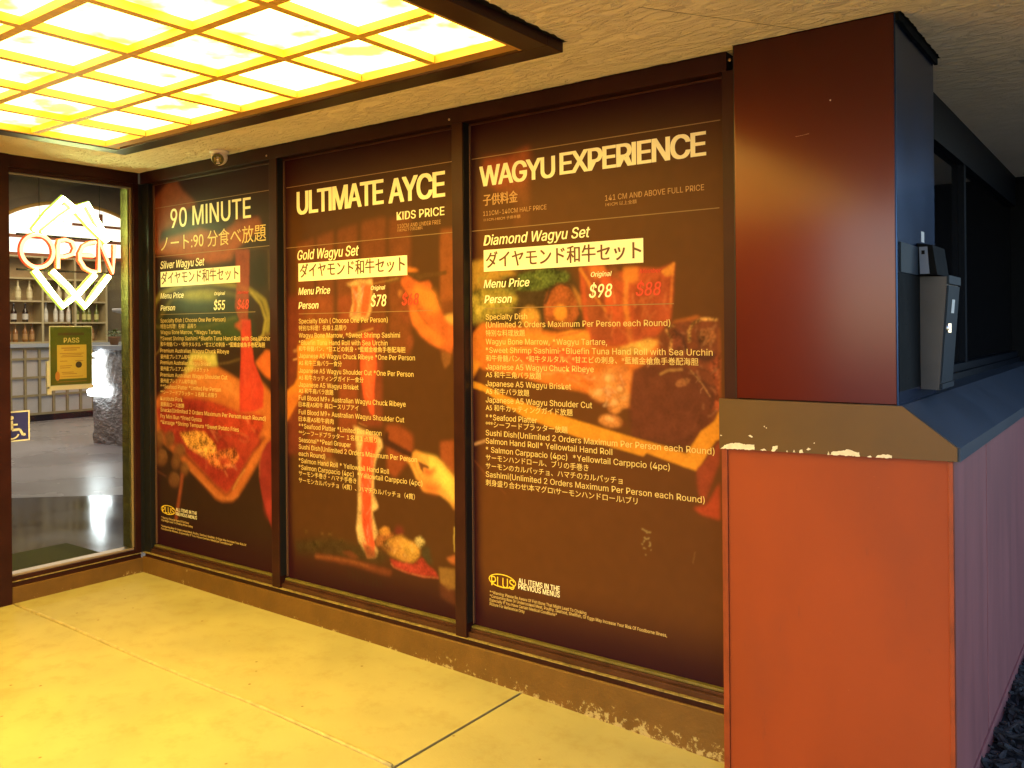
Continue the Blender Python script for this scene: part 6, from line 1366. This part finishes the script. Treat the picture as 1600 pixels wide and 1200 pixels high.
# glowing arched alcove over the shelf
ar = thing('arched_light', 'big glowing white arch light on the wall above the bottle shelf', 'arch light', (-11.9, 5.5, 3.0))
bm = bm_(); N = 40
prism(bm, [(-11.97, 5.55+1.72*math.cos(a), 3.12+1.02*math.sin(a)) for a in np.linspace(0, math.pi, N)], (.03, 0, 0)); obj('glowing_panel', bm, emis('arch glow', (1.0, .97, .85), 1.6), ar)
bm = bm_(); tube(bm, [(-11.93, 5.55+1.74*math.cos(a), 3.12+1.04*math.sin(a)) for a in np.linspace(0, math.pi, N)], .035, 8); obj('arch_rim', bm, mat('amber rim', (.55, .30, .06), .5), ar, True)
bm = bm_(); box(bm, -11.93, -11.88, 6.05, 6.11, 3.12, 4.0); box(bm, -11.93, -11.88, 5.5, 7.2, 3.72, 3.77); box(bm, -11.93, -11.86, 3.8, 7.3, 3.40, 3.46); box(bm, -11.93, -11.86, 3.8, 7.3, 3.05, 3.12); obj('crossbar', bm, mat('reddish wood bar', (.35, .12, .05), .5), ar)
bm = bm_(); box(bm, -11.935, -11.925, 4.3, 7.2, 3.14, 3.38); obj('lower_panel', bm, emis('lower glow', (1.0, .95, .86), 1.2), ar)
# desk-top things
pt = thing('potted_plant', 'small green plant in a terracotta pot on the stone desk', 'potted plant', (-6.72, 3.5, 1.402))
bm = bm_(); lathe(bm, [(.05, 0), (.075, .1), (.08, .1), (.08, .12)], (-6.72, 3.5, 1.402)); obj('pot', bm, mat('terracotta', (.30, .14, .06), .7), pt, True)
bm = bm_()
for i in range(140):
    a = random.uniform(0, 6.28); rr = random.uniform(.02, .13); c = Vector((-6.72+rr*math.cos(a), 3.5+rr*math.sin(a), 1.53+random.uniform(0, .12)*(1-rr*4)))
    d = Vector((math.cos(a), math.sin(a), random.uniform(.1, .8))).normalized()*.035; s = d.cross(Vector((0, 0, 1))).normalized()*.012
    bm.faces.new([bm.verts.new(p) for p in (c-d*.4, c+s, c+d, c-s)])
obj('foliage', bm, mat('leaf green', (.07, .12, .02), .6, var=.4), pt)
tp = thing('drinks_tower', 'white pedestal with a dark curved tap on the stone desk', 'drinks tap', (-6.1, 3.5, 1.402))
bm = bm_(); lathe(bm, [(.16, 0), (.09, .05), (.075, .40), (.1, .44), (.24, .48), (.24, .52)], (-6.28, 3.5, 1.402)); obj('pedestal', bm, mat('white ceramic', (.6, .58, .55), .4), tp, True)
bm = bm_(); tube(bm, [(-6.2, 3.5, 1.9)] + [(-6.05-.15*math.cos(a), 3.5, 2.1+.15*math.sin(a)) for a in np.linspace(0, math.pi*.6, 10)], .03, 8); obj('tap', bm, M['black'], tp, True)
mn = thing('menu_board', 'framed grey menu board standing behind the desk', 'board', (-6.6, 4.2, 1.4))
bm = bm_(); box(bm, -7.05, -5.6, 4.3, 4.33, 1.5, 2.75); obj('frame', bm, M['bronze'], mn)
bm = bm_(); box(bm, -6.99, -5.66, 4.29, 4.2995, 1.56, 2.69); obj('face', bm, mat('grey board', (.28, .25, .22), .5, var=.2, vscale=3), mn)
il = bpy.data.lights.new('interior_lamp', 'AREA'); il.energy = 95; il.color = (1.0, .82, .58); il.shape = 'RECTANGLE'; il.size = 3; il.size_y = 3
ilo = bpy.data.objects.new('interior_lamp', il); SC.collection.objects.link(ilo); ilo.location = (-8.6, 4.2, 4.5)

il2 = bpy.data.lights.new('lobby_fill', 'AREA'); il2.energy = 42; il2.color = (1.0, .86, .74); il2.shape = 'DISK'; il2.size = .5  # unseen fill light added to brighten the desk front and lobby floor
ilo2 = bpy.data.objects.new('lobby_fill', il2); SC.collection.objects.link(ilo2); ilo2.location = (-5.2, 1.2, 4.4)

# ------------------------------------------------------------------ lattice ceiling light
lb = thing('ceiling_light', 'big lit ceiling lightbox with wooden lattice and dark frame', 'ceiling light', (2.2, -1.9, 2.612))
BX0, BX1, BY0, BY1, zb = .669, 3.673, -5.0, -.478, 2.612  # near end stretched out of view to throw more light on floor and ceiling
fw = .105
bm = bm_()
box(bm, BX0, BX1, BY1-fw, BY1, zb, 2.651, .003); box(bm, BX0, BX1, BY0, BY0+fw, zb, 2.651, .003)
box(bm, BX0, BX0+fw, BY0+fw, BY1-fw, zb, 2.651, .003); box(bm, BX1-fw, BX1, BY0+fw, BY1-fw, zb, 2.651, .003)
obj('frame', bm, mat('dark bronze box frame', (.03, .008, .007), .4, .1, .25, var=.2, vscale=6), lb)
bm = bm_()
ix0, ix1, iy0, iy1 = BX0+fw, BX1-fw, BY0+fw, BY1-fw
for x in (ix0+.012, ix1-.006): box(bm, x-.012, x+.012 if x < 2 else x+.005, iy0, iy1, zb+.004, 2.648)
for y in (iy0+.02, iy1-.04): box(bm, ix0+.025, ix1-.019, y-.04, y+.02 if y > -1 else y+.04, zb+.004, 2.648)
obj('inner_rim', bm, mat('rim wood', (.5, .24, .05), .55, var=.15), lb)
bm = bm_()
bars_x = [3.19, 2.79, 2.385, 1.985, 1.585, 1.18]; bars_y = [-1.045, -1.425, -1.80, -2.18, -2.56, -2.94, -3.32, -3.70, -4.08, -4.46]
for x in bars_x: box(bm, x-.018, x+.018, iy0+.065, iy1-.085, zb+.006, 2.6475)
xs_ = [ix0+.026]+sorted(bars_x)+[ix1-.020]
for y in bars_y:
    for a, b in zip(xs_, xs_[1:]): box(bm, a+.0182, b-.0182, y-.018, y+.018, zb+.0065, 2.647)
obj('lattice', bm, M['wood'], lb)
bm = bm_(); ragged(bm, ((BX1+.0003, BY0), (BX1+.0003, BY1)), (1, 0), .022, 2.6493); obj('paint_edge', bm, M['bronze_dark'], lb)
def diff_mat():
    m = bpy.data.materials.new('glowing diffuser'); m.use_nodes = True; nt = m.node_tree; b = nt.nodes['Principled BSDF']
    b.inputs['Base Color'].default_value = (.7, .6, .3, 1)
    tc = nt.nodes.new('ShaderNodeTexCoord'); n = nt.nodes.new('ShaderNodeTexNoise'); n.inputs['Scale'].default_value = 4.2; n.inputs['Detail'].default_value = 4
    nt.links.new(tc.outputs['Object'], n.inputs['Vector'])
    r = nt.nodes.new('ShaderNodeValToRGB'); r.color_ramp.elements[0].position = .37; r.color_ramp.elements[1].position = .50
    r.color_ramp.elements[0].color = (.60, .44, .018, 1); r.color_ramp.elements[1].color = (1.0, .725, .155, 1)
    nt.links.new(n.outputs[0], r.inputs[0]); nt.links.new(r.outputs[0], b.inputs['Emission Color']); b.inputs['Emission Strength'].default_value = 4.8
    return m
bm = bm_(); box(bm, ix0, ix1, iy0, iy1, 2.6482, 2.6495); obj('diffuser', bm, diff_mat(), lb)

# ------------------------------------------------------------------ security camera
sc_ = thing('security_camera', 'small white turret security camera on the ceiling above the first menu', 'security camera', (1.04, -.10, 2.65))
cpos = Vector((1.03, -.105, 2.612))
bm = bm_(); lathe(bm, [(.055, 2.65), (.055, 2.637), (.045, 2.628)], (1.03, -.105, 0), 24); obj('base', bm, M['white_plastic'], sc_, True)
bm = bm_(); bmesh.ops.create_uvsphere(bm, u_segments=24, v_segments=16, radius=.047, matrix=Matrix.Translation(cpos)); obj('ball', bm, M['white_plastic'], sc_, True)
d = Vector((.55, -.62, -.42)).normalized(); u = d.orthogonal().normalized(); v = d.cross(u)
bm = bm_(); cc = cpos+d*.030
prism(bm, [cc+.034*(math.cos(a)*u+math.sin(a)*v) for a in np.linspace(0, 2*math.pi, 25)[:-1]], d*.014); obj('face', bm, M['lens'], sc_)
bm = bm_(); u2 = Vector((0, 0, 1)).cross(d).normalized(); v2 = d.cross(u2); cc = cpos+d*.0442
prism(bm, [cc+u2*a+v2*b for a, b in ((-.020, -.012), (.020, -.012), (.020, .012), (-.020, .012))], d*.002); obj('window', bm, mat('amber lens window', (.22, .14, .05), .15), sc_)
bm = bm_(); cc = cpos+d*.0442-v2*.022
prism(bm, [cc+u2*a+v2*b for a, b in ((-.010, -.003), (.010, -.003), (.010, .003), (-.010, .003))], d*.002); obj('indicator', bm, M['white_plastic'], sc_)

# ------------------------------------------------------------------ red metal pillar
pl = thing('pillar', 'dark red metal clad pillar at the end of the menu wall', 'pillar', (4.44, .25, 1.33))
bm = bm_(); box(bm, 4.155, 4.718, -.05, .56, 1.328, 2.652, .003); obj('cladding', bm, M['red_metal'], pl)
bm = bm_(); box(bm, 4.151, 4.1545, -.048, .3, 1.328, 2.652); obj('seam', bm, M['bronze_dark'], pl)
bm = bm_(); box(bm, 4.16, 4.735, -.045, .585, 2.625, 2.651); bm.free()
bm = bm_(); box(bm, 4.7185, 4.722, -.046, .575, 1.328, 2.652); obj('side_cladding', bm, mat('sky tinted cladding', (.022, .055, .15), .24, .9, .25, var=.1, vscale=4), pl)  # blue of the sky light put into the side's own colour
bm = bm_()
N = 14
prism(bm, [(4.7222, -.046, 2.651), (4.7222, .60, 2.651)] + [(4.7222, y, 2.62+.008*random.random()) for y in np.linspace(.60, -.046, N)], (.012, 0, 0)); obj('top_trim', bm, M['black'], pl)

bm = bm_(); ragged(bm, ((4.151, -.0503), (4.735, -.0503)), (0, -1), .006, 2.6491); ragged(bm, ((4.7345, -.05), (4.7345, .6)), (1, 0), .008, 2.6491); obj('paint_edge', bm, M['black'], pl)
bm = bm_()
lathe(bm, [(.0028, 0), (.002, .0015)], seg=8); bmesh.ops.rotate(bm, verts=bm.verts, cent=(0, 0, 0), matrix=Matrix.Rotation(R(90), 3, 'X')); bmesh.ops.translate(bm, verts=bm.verts, vec=(4.508, -.0502, 2.388)); obj('rivet', bm, M['chip'], pl)
bm = bm_()
for i in range(7): box(bm, 4.385+i*.007, 4.392+i*.007-.001, -.0504, -.0501, 2.276+.0006*i, 2.2776+.0006*i+random.random()*.001)
obj('scratch', bm, mat('light scratch', (.22, .12, .07), .6), pl)

# ------------------------------------------------------------------ low wall with cap
lw = thing('low_wall', 'orange red boarded low wall with a sloped metal cap', 'low wall', (4.5, 1, -.1))
bm = bm_(); box(bm, 4.12, 4.872, -.05, .30, -.2, 1.17); obj('front_board', bm, M['orange'], lw)
bm = bm_(); box(bm, 4.096, 4.119, -.056, .1, -.2, 1.15, .002); obj('edge_trim', bm, M['orange_trim'], lw)
bm = bm_(); box(bm, 4.873, 4.888, -.058, -.035, -.2, 1.152, .002); obj('corner_trim', bm, M['orange_trim'], lw)
side = mat('sky tinted red side board', (.31, .10, .095), .55, 0, .4, var=.14, vscale=5, bump=.08, bscale=12, stretch=(1, 2, .3))  # cooler copy of the board's red, with bluish sky light mixed in
scuff(side, (.24, .08, .08), (.42, .28, .30), .45)
ys = [-.034, .642, 1.9, 3.1, 4.1]
for a, b in zip(ys, ys[1:]):
    bm = bm_(); box(bm, 4.8, 4.886, a+(.003 if a < 0 else .008), b-.008, -.2, 1.155, .002); obj('side_board', bm, side, lw)
bm = bm_(); box(bm, 4.886, 4.894, -.03, 4.1, -.07, .02, .002); obj('kick_strip', bm, side, lw)
bm = bm_(); box(bm, 4.6, 4.8, .3, 4.1, -.2, 1.15); obj('core', bm, M['black'], lw)
prof = [(4.092, 1.326), (4.738, 1.326), (4.902, 1.199), (4.902, 1.155), (4.092, 1.138)]
bm = bm_(); prism(bm, [(x, -.066, z) for x, z in prof], (0, .014, 0)); obj('fascia', bm, M['olive'], lw)
bm = bm_(); prism(bm, [(x, -.0515, z) for x, z in ((4.6, 1.327), (4.735, 1.327), (4.908, 1.197), (4.908, 1.152), (4.8875, 1.152), (4.8875, 1.18), (4.6, 1.29))], (0, 4.05, 0)); obj('cap', bm, M['cap'], lw)
# bare patches where the paint of the fascia has peeled
def fpx(pts, bm):
    q = []
    for (xa, za), (xb, zb) in zip(pts, pts[1:]+pts[:1]):      # ragged flake outline
        n = max(1, int(math.hypot(xb-xa, zb-za)/6))
        for i in range(n):
            j = 0 if i == 0 else 1
            q.append((xa+(xb-xa)*i/n+random.uniform(-2, 2)*j, za+(zb-za)*i/n+random.uniform(-3, 3)*j))
    pts = q
    prism(bm, [(4.092+(x-72)*.81/1070, -.0664, 1.138+.003*(x-72)/180+.0-(z-1008-(x-72)*.0752)*.000655) for x, z in pts], (0, .0003, 0))
bm = bm_()
for pts in ([(75, 1010), (110, 985), (160, 978), (215, 988), (252, 990), (252, 1020), (180, 1016), (130, 1012)], [(280, 1022), (300, 1012), (312, 1026)], [(335, 1026), (345, 1000), (368, 998), (366, 1015), (350, 1030)], [(408, 1032), (412, 1022), (416, 1034)], [(440, 1036), (446, 1020), (452, 1036)], [(470, 1038), (474, 1022), (485, 1020), (490, 1040)], [(503, 1020), (512, 1010), (526, 1018), (512, 1026)], [(600, 1050), (604, 1026), (610, 1050)], [(613, 1050), (622, 1034), (660, 1030), (690, 1022), (720, 1034), (742, 1038), (745, 1060), (690, 1056), (650, 1052)], [(775, 1062), (790, 1055), (796, 1064)], [(812, 1066), (820, 1054), (850, 1050), (880, 1056), (880, 1070)], [(222, 938), (232, 934), (245, 948), (238, 950)], [(76, 930), (88, 934), (80, 938)], [(298, 888), (306, 886), (304, 894)], [(308, 896), (316, 895), (314, 902)], [(536, 986), (544, 982), (542, 990)]):
    fpx(pts, bm)
obj('peeled_patch', bm, M['chip'], lw)

# ------------------------------------------------------------------ dark window behind the pillar
dw = thing('dark_window', 'black unlit window above the low wall behind the metal box', 'window', (4.6, 2.2, 1.33))
bm = bm_(); box(bm, 4.45, 4.585, .577, 4.1, 1.30, 2.652); obj('pane', bm, M['darkglass'], dw)
bm = bm_(); box(bm, 4.5855, 4.62, .577, 4.0, 2.44, 2.652); box(bm, 4.5855, 4.615, .577, .64, 1.36, 2.44); box(bm, 4.5855, 4.615, 1.93, 1.98, 1.36, 2.44); box(bm, 4.5855, 4.64, .577, 4.0, 1.328, 1.36); box(bm, 4.5855, 4.625, .577, 4.0, 1.3605, 1.40, .004); obj('frame', bm, mat('black window frame', (.006, .008, .012), .5, 0, .15), dw)
bm = bm_(); box(bm, 4.586, 6.3, 4.0, 4.2, -.2, 2.655); tag(obj('end_wall', bm, M['black']), 'black wall closing the end of the walkway at far right', 'wall')

# ------------------------------------------------------------------ metal drop box and reader
db = thing('drop_box', 'tapered grey metal drop box with a dark door on the pillar side', 'metal box', (4.77, .4, 1.36))
def hexa(bm, A, B):
    a = [bm.verts.new(p) for p in A]; b = [bm.verts.new(p) for p in B]
    bm.faces.new(a); bm.faces.new(b[::-1])
    for i in range(4): bm.faces.new((a[i], b[i], b[(i+1) % 4], a[(i+1) % 4]))
bm = bm_(); hexa(bm, [(4.7235, .294, 1.362), (4.785, .294, 1.360), (4.785, .52, 1.360), (4.7235, .52, 1.362)], [(4.7235, .294, 1.775), (4.814, .294, 1.772), (4.814, .52, 1.772), (4.7235, .52, 1.775)])
obj('body', bm, M['greybox'], db)
bm = bm_(); hexa(bm, [(4.7855, .300, 1.385), (4.792, .300, 1.385), (4.792, .515, 1.385), (4.7855, .515, 1.385)], [(4.8125, .300, 1.74), (4.819, .300, 1.74), (4.819, .515, 1.74), (4.8125, .515, 1.74)]); dd = obj('door', bm, M['bluebox'], db)
bm = bm_(); box(bm, 4.813, 4.822, .292, .522, 1.745, 1.776, .001); obj('lid_strip', bm, M['bluebox'], db)
bm = bm_(); hexa(bm, [(4.786, .296, 1.362), (4.795, .296, 1.362), (4.795, .518, 1.362), (4.786, .518, 1.362)], [(4.788, .296, 1.382), (4.796, .296, 1.382), (4.796, .518, 1.382), (4.788, .518, 1.382)]); obj('bottom_strip', bm, M['bluebox'], db)
bm = bm_(); hexa(bm, [(4.8118, .375, 1.64), (4.8125, .375, 1.64), (4.8125, .43, 1.64), (4.8118, .43, 1.64)], [(4.8162, .375, 1.69), (4.8167, .375, 1.69), (4.8167, .43, 1.69), (4.8162, .43, 1.69)])
for v_ in bm.verts: v_.co.x += .0005
obj('label_plate', bm, M['white'], db)
bm = bm_(); lathe(bm, [(.012, 0), (.012, .006), (.008, .012)], seg=14); bmesh.ops.rotate(bm, verts=bm.verts, cent=(0, 0, 0), matrix=Matrix.Rotation(R(90), 3, 'Y')); box(bm, .008, .02, -.004, .004, -.018, .018, .002); bmesh.ops.translate(bm, verts=bm.verts, vec=(4.803, .322, 1.585)); obj('lock', bm, M['chrome'], db)
bm = bm_(); box(bm, 4.7222, 4.7234, -.035, .293, 1.372, 1.776); 
for y, z in ((.10, 1.69), (.10, 1.65), (.07, 1.60), (.11, 1.48), (.10, 1.41), (.02, 1.50)): box(bm, 4.7234, 4.7238, y-.003, y+.003, z-.003, z+.003)
obj('black_panel', bm, M['black'], db)  # thin black sheet on the pillar side in front of the box
rd = thing('card_reader', 'small dark housing with a square eye on top of the metal box', 'card reader', (4.74, .38, 1.777))
bm = bm_(); hexa(bm, [(4.7235, .25, 1.778), (4.79, .25, 1.778), (4.79, .47, 1.778), (4.7235, .47, 1.778)], [(4.7235, .25, 1.895), (4.775, .25, 1.885), (4.775, .47, 1.885), (4.7235, .47, 1.895)]); obj('housing', bm, M['black'], rd)
bm = bm_(); hexa(bm, [(4.734, .2465, 1.782), (4.765, .2465, 1.782), (4.765, .2495, 1.782), (4.734, .2495, 1.782)], [(4.731, .2465, 1.880), (4.758, .2465, 1.880), (4.758, .2495, 1.880), (4.731, .2495, 1.880)]); obj('face_plate', bm, mat('blue grey plate', (.16, .19, .26), .4), rd)
bm = bm_(); box(bm, 4.739, 4.750, .2455, .2462, 1.853, 1.867); obj('eye', bm, M['black'], rd)
bm = bm_(); box(bm, 4.7222, 4.7285, -.02, .245, 1.778, 1.88); obj('back_plate', bm, M['bluebox'], rd)
bm = bm_(); box(bm, 4.7222, 4.7226, .33, .38, 1.905, 1.945); tag(obj('paper_tag', bm, M['white']), 'small white paper tag above the card reader', 'tag')
